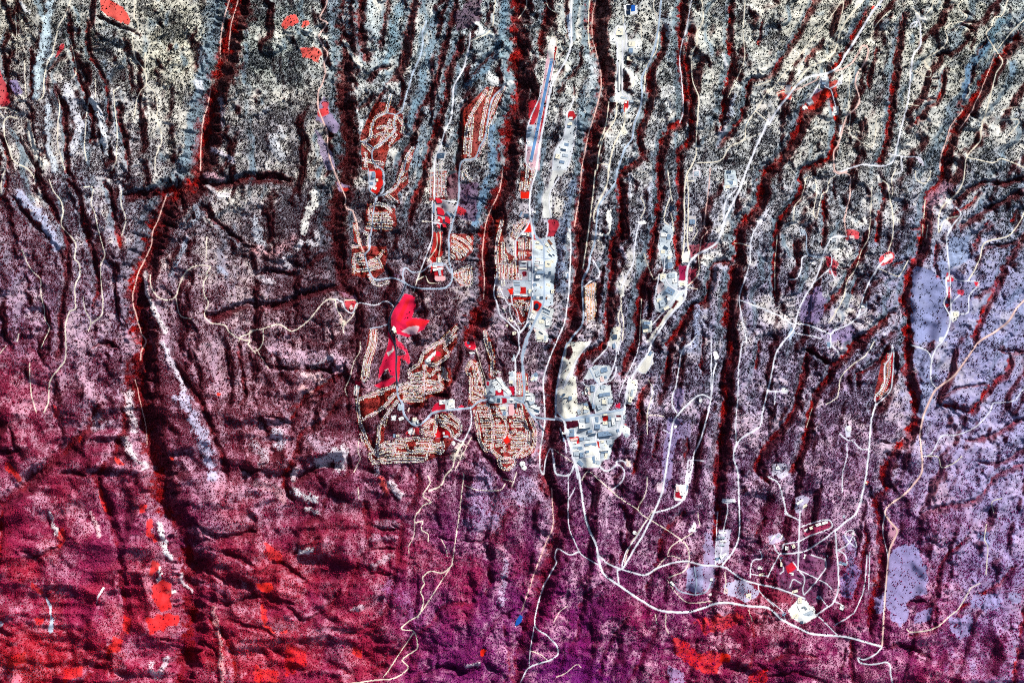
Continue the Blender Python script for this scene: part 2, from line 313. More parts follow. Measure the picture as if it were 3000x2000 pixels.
# bare ridges and benches: (path, half width, lift, ground colour, tree density, strength)
RID = [
 ('00:470,-40 460,0 430,250 390,450 350,650 335,880', 13, 6, 'C8DCE6', 0.22, 0.9),
 ('00:610,800 670,1000 720,1150 700,1300 660,1400', 13, 5, 'E6E6F0', 0.25, 0.8),
 ('00:850,920 910,1050 960,1250 980,1400', 10, 5, 'EEF0F4', 0.12, 0.9),
 ('00:440,980 440,1200 460,1380 510,1568', 9, 5, 'D0DAE6', 0.2, 0.8),
 ('00:270,1130 300,1300 350,1450 400,1540', 10, 5, 'F6EFE2', 0.05, 0.9),
 ('00:190,0 230,80 280,130', 6, 3, 'E8E8E8', 0.1, 0.9),
 ('01:190,230 350,400 450,550 530,690', 16, 7, 'B9BEDC', 0.25, 0.9),
 ('00:1960,0 1910,400 1880,650 1840,900 1800,1150 1750,1350 1700,1500', 24, 3, '8FA6B6', 0.5, 0.7),
 ('00:1820,760 1850,850', 10, 2, 'E8E8F0', 0.2, 0.7),
 ('01:1340,940 1350,1080 1400,1220 1460,1350 1530,1480', 8, 5, 'EDE2E6', 0.2, 0.85),
 ('02:1500,0 1560,130 1620,280 1700,450', 9, 4, 'E6DFF0', 0.25, 0.8),
 ('02:1670,520 1790,700 1880,900 1930,1100 1970,1230', 21, 5, 'D2CBEA', 0.35, 0.9),
 ('02:1180,470 1200,650 1240,800', 14, 4, 'EFE4EE', 0.35, 0.8),
 ('02:1150,900 1220,1050 1330,1130', 12, 5, 'F2E6EE', 0.3, 0.8),
 ('02:900,680 880,780 1000,760', 12, 3, 'D8C6DC', 0.4, 0.7),
 ('01:2000,880 2090,960', 9, 2, 'A0A8C0', 0.3, 0.8),
 ('01:1800,340 1820,420 1720,520', 9, 3, 'A8B4C4', 0.35, 0.8),
 ('01:1720,620 1640,820 1580,950', 9, 3, 'A8B4C8', 0.45, 0.8),
 ('01:1500,200 2352,30', 1, 0, '888888', 0.6, 0),
 ('01:1920,150 2000,210 2100,230', 9, 4, 'E0D8E0', 0.3, 0.8),
 ('01:1900,40 2050,80', 10, 4, 'D8A8B8', 0.4, 0.8),
 ('00:1950,1370 2080,1430 2150,1500', 9, 4, 'D8D0E0', 0.3, 0.8),
 ('00:2020,930 2050,1000 2060,1150', 9, 4, '9A9CB0', 0.5, 0.7),
 ('10:230,1220 150,1300 240,1440', 15, 4, 'E2E6EE', 0.3, 0.7),
 ('11:540,210 540,300 470,430 440,560', 13, 5, 'F6F2EA', 0.15, 0.9),
 ('11:560,560 560,680 420,660 380,720', 12, 4, 'ECE6EC', 0.3, 0.8),
 ('11:330,770 250,820 300,880', 8, 4, 'E2DCE6', 0.3, 0.8),
 ('11:0,450 20,600 60,700', 16, 4, 'E2E6F2', 0.3, 0.8),
 ('11:0,740 150,760 250,720 350,640', 16, 4, 'E8A8AE', 0.45, 0.6),
 ('11:20,990 150,1020', 10, 4, 'E6DCE6', 0.35, 0.7),
 ('11:400,930 500,960 650,960', 14, 4, 'C8B0C0', 0.5, 0.6),
 ('11:50,500 300,560 480,150', 1, 0, '888888', 1, 0),
 ('12:200,50 320,150 480,140 700,150 780,210', 24, 8, 'D8B4CC', 0.45, 0.75),
 ('12:450,310 580,330 610,370', 12, 5, 'EEC8CC', 0.25, 0.85),
 ('12:530,230 700,130', 10, 5, 'E6D2DC', 0.3, 0.7),
 ('12:420,420 500,460', 9, 4, 'EEB8B8', 0.3, 0.8),
 ('12:180,820 250,900 200,950', 16, 7, 'E2DAEC', 0.35, 0.85),
 ('12:0,960 80,1010 60,1100', 18, 7, 'E0D0E0', 0.4, 0.75),
 ('12:500,880 600,980 700,920', 17, 6, 'D4B4CC', 0.45, 0.75),
 ('12:600,1110 700,1050 800,1000 760,1150', 20, 7, 'EDE6F0', 0.3, 0.85),
 ('12:370,1180 340,1250', 10, 5, 'EAD6DE', 0.35, 0.8),
 ('12:370,1380 520,1450', 17, 8, 'EFEFF6', 0.25, 0.85),
 ('12:470,1540 570,1568', 10, 5, 'F0F0F6', 0.25, 0.8),
 ('12:270,650 300,760', 12, 5, 'B89AB0', 0.5, 0.7),
 ('12:0,1300 200,1350 250,1450', 16, 5, 'E0A8B0', 0.45, 0.65),
 ('12:1240,1300 1300,1370 1330,1400', 12, 8, 'F0DCE6', 0.25, 0.9),
 ('12:1150,1260 1200,1400', 10, 5, 'F05A50', 0.4, 0.8),
 ('12:1900,950 1820,1050 1900,1050', 12, 2, 'F2E6D8', 0.2, 0.7),
 ('12:1100,1130 1120,1200', 10, 2, 'C8C8DA', 0.35, 0.7),
 ('12:2100,1300 2000,1450 2200,1500', 34, 3, 'B4A4D0', 0.45, 0.6),
 ('12:2050,1150 2150,1300', 22, 2, 'B4A8CC', 0.5, 0.5),
 ('22:100,1450 150,1300 60,1400', 26, 3, 'BEB0D4', 0.45, 0.6),
 ('13:1150,0 1250,60 1100,60', 26, 3, 'B8A8D4', 0.45, 0.6),
 ('13:1310,250 1300,400 1290,480', 11, 3, 'D0C0E0', 0.3, 0.7),
 ('13:640,60 740,60', 14, 5, 'C8B0C8', 0.5, 0.7),
 ('13:620,280 700,230', 12, 5, 'D8C0D0', 0.4, 0.7),
 ('13:620,130 720,130', 12, 5, 'C0A0BC', 0.5, 0.7),
 ('13:240,210 290,190', 9, 4, 'F0ECF0', 0.15, 0.9),
 ('13:500,510 560,490', 9, 3, 'E8C8D8', 0.3, 0.8),
 ('13:1100,800 1170,790', 8, 3, 'E6DCE8', 0.2, 0.8),
 ('13:700,390 850,560', 22, 3, '9B5FA0', 0.6, 0.6),
 ('03:270,10 280,50 300,110 320,130', 9, 5, 'F4E8EC', 0.15, 0.9),
 ('03:840,60 860,130 870,190 900,240', 10, 5, 'F0ECF2', 0.15, 0.9),
 ('03:880,410 910,420', 6, 5, 'F6F2F2', 0.05, 1),
 ('03:830,280 850,330 840,350', 8, 5, 'F4ECEC', 0.15, 0.9),
 ('03:790,790 830,860 880,760', 9, 4, 'E6D8E4', 0.3, 0.8),
 ('03:950,320 960,370 1010,420', 6, 4, 'EAE0EA', 0.2, 0.8),
 ('03:60,860 100,870', 12, 3, 'F08098', 0.2, 0.9),
 ('03:1120,500 1160,680 1170,896', 9, 5, 'EFB0B4', 0.35, 0.8),
 ('03:1000,100 1150,60', 10, 5, 'C08CB0', 0.6, 0.6),
 ('03:1020,180 1150,200', 10, 5, 'C08CB0', 0.6, 0.5),
 ('03:1020,350 1200,420', 10, 5, 'B888B0', 0.6, 0.5),
 ('03:480,0 530,120', 7, 3, 'F0C8D0', 0.3, 0.8),
 ('20:1420,150 1450,350 1440,550', 13, 3, 'BFD0DC', 0.4, 0.7),
 ('20:700,560 760,640 700,820', 16, 3, 'DCE4EA', 0.35, 0.7),
 ('20:650,850 640,1000 600,1150', 16, 2, '8FAABC', 0.5, 0.8),
 ('20:1060,650 1110,720 1100,800', 10, 2, 'F6F4EC', 0.03, 0.9),
 ('20:1480,830 1380,860 1450,960', 14, 3, 'E0E2E6', 0.4, 0.6),
 ('20:1940,500 1960,620', 7, 3, 'E8E8EE', 0.2, 0.8),
 ('20:2040,900 2000,1050 1950,1200 1880,1340', 10, 4, 'B4C0D6', 0.4, 0.7),
 ('10:820,380 880,500 960,600', 8, 3, 'F2EEE2', 0.06, 0.95),
 ('10:1050,20 1040,250 1120,330', 13, 3, 'D6E2E6', 0.35, 0.7),
 ('10:830,0 830,200 850,300', 12, 3, 'C8DAE0', 0.35, 0.7),
 ('10:1350,0 1270,250 1260,450 1200,560', 14, 2, '86A8BA', 0.4, 0.8),
 ('10:1640,180 1600,450 1540,650 1520,850 1440,1000 1400,1150', 14, 2, '7E9CB0', 0.4, 0.85),
 ('10:920,850 1000,800 1080,830', 14, 2, 'DDE2E0', 0.35, 0.7),
 ('10:930,1030 960,1100 970,1250', 8, 2, 'DDE4E6', 0.1, 0.9),
 ('10:1540,1010 1600,1050 1550,1150', 10, 3, 'D0DCE6', 0.4, 0.7),
 ('10:1550,1200 1500,1350 1470,1500', 13, 2, '8FA8BC', 0.45, 0.8),
 ('10:1280,790 1310,850 1240,780', 9, 3, 'E4E6E2', 0.3, 0.8),
 ('10:2280,0 2250,250 2200,500 2050,680 1950,780', 13, 2, '7090A6', 0.4, 0.85),
 ('10:2170,1170 2150,1300 2180,1568 11:2130,50 2060,350 2020,480', 14, 2, '6F90AE', 0.35, 0.9),
 ('10:2010,210 2080,290 2000,300', 8, 3, 'EEF0EE', 0.1, 0.9),
 ('10:2150,700 2250,800 2330,760', 12, 3, 'EEF0F0', 0.2, 0.8),
 ('10:2250,330 2320,450 2230,520', 11, 2, '9AB4C0', 0.3, 0.8),
 ('21:560,100 520,300 470,500 440,700 440,900 430,1100', 15, 2, '7F90AE', 0.5, 0.85),
 ('21:1080,50 1070,250', 8, 3, 'D6DAE6', 0.3, 0.7),
 ('21:1270,120 1260,400', 9, 3, 'C4CBE0', 0.4, 0.7),
 ('21:890,380 890,500 900,580 830,600', 7, 3, 'FAF8F0', 0.0, 1),
 ('21:1960,900 1890,880', 9, 3, 'C8CCE0', 0.3, 0.8),
 ('21:1700,1250 1690,1400 1680,1568 22:1560,100', 10, 4, 'A8B4D6', 0.35, 0.8),
 ('21:2352,350 2230,570 2200,700', 12, 2, 'E4E0EC', 0.4, 0.7),
 ('21:1880,900 1850,1100 1840,1400', 12, 4, 'B8B0CC', 0.45, 0.6),
 ('21:1000,720 1040,800', 7, 3, 'C0B8D0', 0.3, 0.7),
 ('21:2150,1200 2200,1500', 14, 2, 'A8A0C4', 0.45, 0.5),
 ('22:1130,920 1090,970', 10, 3, 'E0DCEC', 0.3, 0.8),
 ('22:2150,200 2140,350', 10, 3, 'B8B0CC', 0.4, 0.7),
 ('22:1280,400 1290,550 1240,650', 6, 2, 'D8D4EC', 0.2, 0.8),
 ('22:1640,30 1560,90', 8, 2, 'D8D4EC', 0.3, 0.8),
 ('30:1830,620 1820,750 1800,900', 12, 2, '6F93B4', 0.12, 0.95),
 ('30:2050,380 1950,500 1880,590', 10, 2, '5E86A0', 0.15, 0.9),
 ('30:2200,150 2100,250 2040,330', 12, 2, '5F8498', 0.35, 0.85),
 ('30:2250,600 2230,700', 12, 2, '7C98B0', 0.3, 0.8),
 ('30:1100,180 1050,250', 9, 3, '9FB0BA', 0.4, 0.7),
 ('30:1130,480 1100,600 1080,680', 10, 3, '9FB4BE', 0.4, 0.8),
 ('30:1690,340 1770,360 1680,430', 12, 3, 'A8B8C0', 0.4, 0.7),
 ('30:1880,130 1850,170', 9, 3, '9AA8B0', 0.4, 0.7),
 ('30:1830,230', 1, 0, '9AA8B0', 0.4, 0),
 ('30:300,600 260,700', 5, 1, 'FAF6E8', 0, 0.9),
 ('30:1370,150 1430,190', 9, 2, 'FAF8F4', 0, 0.9),
 ('31:1000,60 1020,90', 7, 1, 'FAF8F4', 0, 0.9),
 ('30:440,130 500,140', 8, 3, 'A0ACB0', 0.4, 0.7),
 ('30:2120,1090 2250,1120', 14, 3, '90A0A8', 0.4, 0.5),
 ('31:1640,150 1520,250 1480,330', 18, 2, 'C8A0B8', 0.3, 0.7),
 ('31:1600,850 1600,1100', 14, 1, '8F9CC4', 0.2, 0.8),
 ('31:2300,1100 2200,1250', 16, 2, '8F9CC4', 0.3, 0.8),
 ('31:1190,1280 1170,1400 1060,1500', 9, 4, 'D8D4EA', 0.3, 0.8),
 ('31:1100,1400 1150,1330', 8, 3, 'C8C4DC', 0.3, 0.8),
]
# patches of ground cover and cleared ground: (outline, colour, tree density, raggedness)
PAT = [
 ('00:930,-60 1060,40 1130,60 1215,200 1195,255 1130,220 1010,160 920,100', 'F02814', 0.0, 5),
 ('00:-100,600 0,640 50,750 95,920 70,980 0,985', 'D81430', 0.02, 5),
 ('10:300,140 380,150 385,210 340,260 310,250 260,290 235,225', 'F02A14', 0, 6),
 ('10:425,195 490,195 495,245 430,260', 'E83A20', 0.1, 5),
 ('10:415,430 480,450 560,430 605,490 580,575 530,560 420,525', 'EA3018', 0.06, 6),
 ('10:620,880 670,950 690,1050 775,1160 745,1230 690,1225 640,1140 555,1110 570,1000', '8E7F9E', 0.05, 3),
 ('10:570,1010 680,1000 680,1050 600,1085 570,1070', 'E03020', 0.05, 5),
 ('10:600,940 670,940 670,1000 610,1000', 'C84048', 0.2, 5),
 ('10:530,1180 610,1250 640,1330 700,1400 735,1520 730,1568 660,1568 600,1430 560,1250', '988AA4', 0.15, 4),
 ('11:745,90 870,150 840,190 760,200', 'A08AA8', 0.15, 3),
 ('11:780,150 865,160 830,195 785,185', 'E03020', 0.0, 3),
 ('00:500,540 560,400 600,400 590,460 480,570', 'D83040', 0.15, 4),
 ('00:90,760 150,720 220,840 150,880', '8878A8', 0.2, 6),
 ('11:1370,1130 1460,1160 1472,1250 1430,1350 1610,1368 1540,1460 1400,1530 1300,1500 1240,1420 1250,1300', 'E8224C', 0.02, 2),
 ('11:1440,1365 1600,1375 1540,1430 1390,1440 1380,1390', 'EE2430', 0.0, 2),
 ('11:1380,1180 1420,1170 1330,1390 1290,1380', 'EA2434', 0.0, 2),
 ('11:1400,1440 1500,1420 1480,1500 1400,1500 1330,1480', 'F4C8D0', 0.0, 4),
 ('E:345,170 385,220 400,280 440,330 440,560 470,640 455,720 430,650 380,640 340,570 285,625 240,690 260,560 320,410 350,300', 'E4204C', 0.02, 2),
 ('E:440,440 485,430 480,600 455,690 435,640', 'E8243C', 0.02, 2),
 ('E:430,220 470,285 550,370 590,500 565,530 530,470 540,400 440,330', 'E02850', 0.08, 3),
 ('E:200,750 280,700 430,650 435,700 360,750 270,780', 'E4244A', 0.02, 2),
 ('E:360,560 310,590 340,620 290,640', 'F6F0EA', 0.02, 2),
 ('E:400,330 385,380 330,410 350,440 410,380', 'F2E8E4', 0.0, 2),
 ('E:480,430 560,420 590,490 500,480', 'D82C48', 0.3, 4),
 ('33:645,200 700,170 770,170 830,290 835,420 780,440 720,470 740,520 700,600 640,560 610,480 625,300', '9C98CC', 0.05, 8),
 ('31:1340,880 1450,880 1560,1000 1640,1200 1640,1568 1330,1568 1300,1250', '8E96C4', 0.06, 8),
 ('32:755,30 850,60 845,220 790,190 770,120', '8E94BC', 0.12, 8),
 ('32:800,200 880,260 820,420 790,400', '9AA0C4', 0.2, 8),
 ('31:1700,900 1880,980 1900,1100 1850,1300 1800,1568 1680,1400 1660,1000', '8C8CB4', 0.25, 10),
 ('31:1650,620 1830,600 1850,800 1700,900 1660,900', '8FA0C4', 0.15, 10),
 ('31:330,1150 480,1050 520,1200 470,1400 330,1400 280,1300', '8E7AA8', 0.25, 12),
 ('31:530,1480 700,1430 800,1400 760,1568 560,1568', '8D7CA8', 0.2, 10),
 ('22:1500,430 1580,430 1560,620 1520,660 1480,570 1480,480', '8A7AA8', 0.12, 5),
 ('22:1430,700 1500,690 1560,700 1560,850 1500,900 1450,1300 1370,1400 1380,1050 1410,850', '8F7FAE', 0.12, 6),
 ('22:1560,720 1640,720 1650,900 1550,880', '9080A8', 0.35, 8),
 ('21:1530,870 1605,870 1600,1005 1530,1010', '9A1F4C', 0.02, 2),
 ('21:1620,880 1690,900 1710,1000 1620,1050', 'A02440', 0.15, 5),
 ('21:1610,680 1780,670 1890,650 1880,710 1700,760 1640,800', '98283C', 0.2, 5),
 ('21:330,445 415,455 430,500 390,610 330,600', 'B01830', 0.12, 3),
 ('11:1880,120 1960,120 2050,100 2040,250 2010,470 1850,430 1860,300', '6E5274', 0.3, 8),
 ('11:1840,340 1930,340 1940,380 1880,420 1850,400', 'C8141C', 0.1, 6),
 ('11:1760,30 1860,30 1860,280 1760,270', '703848', 0.25, 8),
 ('10:1800,150 1950,20 2080,0 2060,200 1960,250 1850,300', '6B4C64', 0.45, 10),
 ('30:540,750 620,750 640,900 540,900 520,850', 'E02C18', 0.1, 6),
 ('30:430,820 500,820 440,930 400,920', '8A82A0', 0.1, 3),
 ('30:480,840 540,830 540,920 460,1000 370,1010 340,960', 'CC2818', 0.12, 6),
 ('30:280,680 310,600 325,610 275,710', 'FAF8F0', 0, 1),
 ('30:180,800 230,830 210,930 90,900 80,850', 'C82818', 0.2, 6),
 ('30:950,60 980,50 960,90 930,90', 'F03018', 0, 3),
 ('30:595,1060 635,1060 630,1110 600,1110', 'EE2A14', 0, 3),
 ('31:700,540 840,560 840,610 720,660 700,620', 'E82C34', 0.05, 6),
 ('31:1010,820 1090,740 1150,750 1150,830 1030,880', 'DC2020', 0.05, 5),
 ('31:520,790 620,840 640,1010 560,930', 'C82038', 0.25, 8),
 ('31:1880,1015 1940,1020 1930,1070 1890,1060', 'DE1A34', 0.02, 3),
 ('31:1730,1090 1790,1090 1770,1150 1720,1130', 'D81A34', 0.08, 5),
 ('31:1640,940 1710,980 1690,1020 1630,1020', 'D81A34', 0.08, 4),
 ('31:1610,1210 1650,1220 1640,1260 1610,1250', 'E81A28', 0.02, 3),
 ('31:1660,1060 1680,1060 1680,1180 1655,1180', 'D01830', 0.2, 4),
 ('23:1010,100 1040,110 1065,200 1060,400 920,400 930,300 1000,270', '9C90B8', 0.1, 6),
 ('23:920,290 1000,280 1000,420 910,410', 'A8A4CC', 0.08, 4),
 ('23:1115,370 1200,350 1260,370 1300,430 1230,465 1110,430', 'C2C2E0', 0.1, 6),
 ('23:820,640 900,660 1000,740 1100,720 1150,760 1050,850 950,800 850,740', 'DC1C10', 0.4, 14),
 ('23:950,560 1180,510 1220,540 1150,600 1000,640', 'D83030', 0.45, 14),
 ('23:1090,730 1150,740 1140,790 1090,780', 'F02410', 0.05, 5),
 ('23:820,800 900,830 910,896 820,896', 'B090C0', 0.3, 10),
 ('23:1250,850 1344,800 1344,896 1230,896', 'E01C18', 0.3, 10),
 ('23:40,540 50,545 56,560 30,590 15,600 22,565', 'C8D2E8', 0, 1),
 ('33:160,220 230,210 320,240 370,300 360,400 300,420 230,480 60,400 40,300 100,230', '743A64', 0.25, 10),
 ('33:40,400 110,410 110,480 0,460 0,400', '982040', 0.35, 8),
 ('33:85,280 130,260 150,290 100,320', 'C01C30', 0.05, 4),
 ('33:370,350 440,250 480,300 440,460 390,440', '8878B0', 0.35, 10),
 ('33:380,120 450,120 470,200 430,300', '9888B8', 0.4, 9),
 ('33:640,60 690,90 650,180 620,150', 'E0A0B4', 0.1, 6),
 ('33:940,560 1080,540 1060,650 980,660', '9A90C0', 0.15, 10),
 ('33:1080,420 1200,430 1230,470 1180,520 1060,500', '9C96C8', 0.2, 10),
 ('33:1260,420 1330,420 1320,490 1270,480', 'A8A4D0', 0.2, 8),
 ('33:1100,100 1150,90 1160,160 1100,150', '9498C8', 0.2, 8),
 ('33:550,440 620,420 610,520 560,540', '9C94C8', 0.15, 8),
 ('33:780,520 860,500 850,560 760,580', '9C94C8', 0.2, 8),
 ('03:770,40 810,40 800,100 840,150 820,155 770,110', 'EE2410', 0.05, 6),
 ('03:800,250 840,250 830,300 800,340 790,290', 'EE2410', 0.05, 6),
 ('03:800,370 850,350 910,370 890,400 900,500 840,510 800,440', 'EA1E0C', 0.05, 8),
 ('03:770,560 880,520 950,540 930,590 800,640', 'E81C0C', 0.1, 10),
 ('03:600,650 650,660 640,720 560,750', 'DC2010', 0.2, 8),
 ('03:650,540 690,560 680,640 640,620', 'D81C10', 0.2, 8),
 ('03:40,770 140,730 140,780 50,820', 'D02010', 0.25, 8),
 ('03:340,820 440,800 430,860 330,896', 'E01C10', 0.2, 10),
 ('03:160,360 240,400 230,430 170,400', 'DE1C14', 0.2, 8),
 ('03:180,560 240,545 230,590 190,590', 'E82420', 0.1, 5),
 ('03:300,80 350,90 340,160 290,210 310,150', 'E61C14', 0.15, 5),
 ('02:900,1290 940,1370 1000,1568 960,1568 910,1400', 'EE2410', 0.1, 6),
 ('02:40,1100 110,1120 210,1270 170,1280 60,1170', 'EE2818', 0.1, 6),
 ('02:1050,1050 1100,1080 1160,1130 1110,1130 1050,1090', 'F04038', 0.1, 4),
 ('02:1560,1050 1610,1060 1600,1085 1560,1080', 'EE3828', 0.05, 3),
 ('02:1290,1490 1360,1490 1340,1568 1290,1568', 'EA2010', 0.1, 5),
 ('02:2000,470 2040,480 2030,500 2000,500', 'EE3020', 0.05, 3),
 ('02:730,860 770,870 740,930 720,930', 'E83020', 0.15, 5),
 ('02:500,580 560,620 530,710 500,690', 'D83038', 0.3, 6),
 ('13:0,370 90,370 100,400 60,420 10,400', 'F02814', 0.05, 5),
 ('13:25,470 50,480 60,580 110,630 180,600 150,640 60,620 30,560', 'EE2C1C', 0.15, 7),
 ('13:1180,710 1215,715 1190,755 1175,750', 'EE2818', 0, 2),
 ('13:40,150 120,200 150,260 60,250', 'DC2824', 0.3, 9),
 ('12:1150,1260 1180,1330 1220,1420 1190,1400 1145,1300', 'F05048', 0.1, 5),
 ('13:0,800 100,820 140,896 0,896', 'E02010', 0.35, 14),
 ('13:150,680 260,720 260,800 160,860', 'D81C14', 0.4, 14),
 ('13:500,700 560,710 560,760 500,740', 'E02818', 0.2, 8),
 ('03:235,440 250,445 275,490 275,540 288,560 280,625 262,635 255,615 268,560 262,500', 'CDD6E8', 0, 1),
 ('03:545,388 556,395 520,450 510,480 515,440', 'EEEAF2', 0, 1),
 ('03:0,560 25,575 15,600 0,598', 'D8D0E4', 0.1, 3),
 ('11:740,1100 800,1110 860,1140 930,1160 940,1190 870,1190', '9A6A84', 0.15, 5),
 ('11:820,1190 920,1190 925,1230 890,1300 830,1260', 'D02C38', 0.1, 5),
 ('11:770,1360 830,1350 830,1430 770,1430', 'E8C8C0', 0.25, 5),
 ('11:1270,930 1330,960 1310,1000 1270,970', '6E5070', 0.1, 5),
 ('12:1930,0 2000,0 2020,60 1990,70 1930,50', 'DC1C3C', 0.05, 4),
 ('22:950,580 990,560 995,610 945,605', 'C01C40', 0.05, 2),
 ('A:590,370 700,345 860,330 915,590 890,700 870,880 590,896', 'CDD8E0', 0.0, 1),
 ('A:400,640 590,640 590,896 400,896', 'A8A4B0', 0.02, 1),
 ('B:330,100 590,90 575,330 330,315', 'B0BCC8', 0.0, 1),
 ('B:575,0 870,0 860,300 850,420 750,440 575,360', 'C6D2DC', 0.01, 1),
 ('B:720,430 870,470 840,600 830,700 740,740 800,820 780,896 630,896 590,680', 'DEE2E0', 0.02, 2),
 ('B:100,80 330,80 260,330 120,300', '9C98A4', 0.1, 3),
 ('B:560,400 590,370 640,360 700,400 710,450 640,510 550,500', 'D81C1C', 0.01, 1),
 ('B:530,500 650,500 590,670 520,620', 'D8D4D0', 0.0, 1),
 ('B:260,210 330,200 325,280 290,290', 'E42414', 0, 1),
 ('B:320,315 570,315 570,350 330,345', 'C02018', 0.2, 2),
 ('B:430,180 500,180 500,270 420,270', 'C02020', 0.05, 1),
 ('A:550,100 585,270 470,275 500,210', 'E02418', 0.03, 1),
 ('A:368,390 388,390 385,620 366,615', 'C81818', 0.0, 1),
 ('A:590,290 690,350 690,372 592,372', 'C41C20', 0.02, 1),
 ('A:450,790 505,790 505,850 450,850', '701828', 0.1, 1),
 ('21:75,200 165,200 160,260 80,260', 'E42414', 0.0, 1),
 ('21:130,480 190,480 190,570 120,570', 'E02418', 0.02, 1),
 ('C:180,0 340,0 240,150 340,200 370,540 340,730 190,745 80,640 100,350 150,150', 'F0ECDE', 0.03, 2),
 ('C:160,100 200,90 180,300 120,330', '887868', 0.45, 3),
 ('C:600,40 800,50 810,180 740,270 650,300 590,220 440,230 520,80', 'D8DEE2', 0.02, 2),
 ('C:370,560 500,510 540,680 400,720 340,690', 'D0D0CC', 0.05, 2),
 ('C:490,330 620,300 800,300 830,550 760,640 600,680 520,500', 'D6DCDE', 0.04, 2),
 ('C:460,330 520,330 540,440 460,430', 'E8E4D8', 0.02, 1),
 ('C:190,760 1000,600 970,896 200,896', 'D4DADE', 0.01, 1),
 ('D:200,160 990,0 930,310 850,400 780,640 700,660 640,760 480,760 340,720 280,500', 'D2DAE0', 0.01, 1),
 ('D:210,150 380,140 380,220 230,250', '4A1020', 0.5, 1),
 ('D:470,620 640,600 650,740 490,755', 'F4F2E8', 0, 1),
 ('D:690,85 770,75 770,140 700,145', 'C81414', 0, 1),
 ('D:975,185 1005,180 1010,270 985,270', 'E01C24', 0, 1),
 ('D:615,410 645,405 655,500 630,500', 'B82018', 0, 1),
 ('D:245,360 380,345 400,440 360,450 350,400 260,410', 'D03038', 0.02, 2),
 ('D:450,430 620,420 640,590 470,600', 'EEEDE4', 0, 1),
 ('D:970,180 1050,240 1050,330 1000,370 940,290', 'E2E6E8', 0.02, 2),
 ('D:1000,640 1060,660 1065,740 1010,760', 'EED8D0', 0.05, 2),
 ('D:350,660 390,650 460,740 430,760 370,720', 'C8D4DC', 0, 1),
 ('D:860,70 940,65 940,90 870,95', '6C2030', 0.2, 1),
 ('20:360,350 410,340 415,430 400,560 380,640 330,850 270,1300 250,1568 130,1568 120,1350 150,1150 230,1050 290,750 320,500', 'D0A8B4', 0.08, 2),
 ('20:360,350 410,350 410,430 390,540 330,540 330,430', 'F6F0EA', 0.02, 2),
 ('20:150,1150 210,1150 200,1350 140,1350', 'C8D4DE', 0.0, 1),
 ('20:150,930 260,920 250,1050 200,1150 160,1140', 'C82434', 0.1, 4),
 ('20:395,430 410,440 400,560 380,620 385,500', 'B01C20', 0.1, 1),
 ('20:300,860 320,860 260,1300 245,1300', 'B02030', 0.05, 1),
 ('20:500,1030 560,1010 590,1080 590,1160 570,1200 560,1400 500,1568 370,1568 390,1400 470,1280 490,1180', 'DCE2E6', 0.02, 2),
 ('20:510,1030 560,1020 590,1080 560,1110 510,1090', 'B02830', 0.1, 2),
 ('20:890,320 960,240 1040,250 1060,370 1190,350 1190,450 1100,520 1050,470 1020,520 1020,830 1110,900 1110,950 1040,960 900,940 890,910 950,880 940,760 960,740 955,420 900,410', 'E2E4E0', 0.03, 2),
 ('20:1030,930 1070,930 1070,990 1030,1040 1020,1010', 'C02428', 0, 1),
 ('20:1000,1190 1040,1160 1065,1220 1030,1250 1000,1240', 'E4E4DC', 0.0, 1),
 ('20:1020,50 1150,50 1150,140 1040,140', 'F0F2F4', 0, 1),
 ('20:500,150 530,140 540,400 510,300', 'C0CCE0', 0.1, 2),
 ('21:370,0 470,0 470,50 400,60 360,200 370,430 280,440 280,220 330,180', 'E4E4E0', 0.03, 2),
 ('21:60,290 150,290 150,430 60,430', 'C0B8C0', 0.15, 3),
 ('21:1390,500 1480,510 1480,600 1450,680 1480,900 1390,910 1350,730 1340,680', 'CDD8E0', 0.03, 2),
 ('21:1350,950 1510,930 1520,1080 1490,1100 1600,1110 1500,1230 1380,1300 1310,1290 1310,1190 1400,1050 1350,1000', 'D2DAE0', 0.02, 2),
 ('21:1540,1150 1600,1180 1480,1290 1330,1460 1270,1568 1240,1568 1400,1330', 'F0EBDD', 0.0, 2),
 ('21:1610,420 1690,420 1690,500 1610,500', 'E0D8D8', 0, 1),
 ('21:1620,500 1680,500 1680,650 1620,650', 'C0B8C0', 0.25, 3),
 ('21:1180,1360 1290,1380 1280,1480 1200,1500', 'D8DCD8', 0.03, 2),
 ('21:1950,0 2050,0 2070,130 1990,180 1940,190', 'CCD8DC', 0.02, 2),
 ('21:1660,0 1725,0 1725,60 1660,55', 'E8DCE0', 0, 1),
 ('21:1570,760 1630,730 1630,840 1560,850', 'F2EEE4', 0.03, 2),
 ('21:970,1060 1030,1060 1030,1150 990,1170', 'F0ECE2', 0.08, 3),
 ('21:930,1440 1000,1440 990,1568 890,1568 900,1480', 'ECEADC', 0.05, 2),
 ('21:1140,470 1230,460 1230,490 1180,500', 'F4F0EC', 0, 2),
 ('21:660,1060 770,1020 770,1330 700,1400 665,1300', 'D89868', 0.15, 2),
 ('21:490,940 520,930 520,1000 500,1000', 'E0E4EA', 0, 1),
 ('21:500,570 540,560 540,640 510,640', 'EEF0EE', 0, 2),
 ('21:1340,1030 1390,1030 1390,1090 1330,1140', 'E8D0D0', 0.05, 2),
 ('21:1530,1015 1590,1015 1590,1065 1530,1070', 'F4F0E6', 0, 1),
 ('21:1345,1370 1390,1350 1340,1440 1310,1430', '5A2028', 0.2, 1),
 ('21:1500,1190 1525,1200 1480,1270 1455,1260', '5A2028', 0.2, 1),
 ('22:500,0 720,0 600,170 560,300 600,560 580,650 430,640 410,560 450,200', 'F0ECDE', 0.05, 2),
 ('22:540,30 560,100 520,170 490,150 500,60', '6C3C44', 0.5, 2),
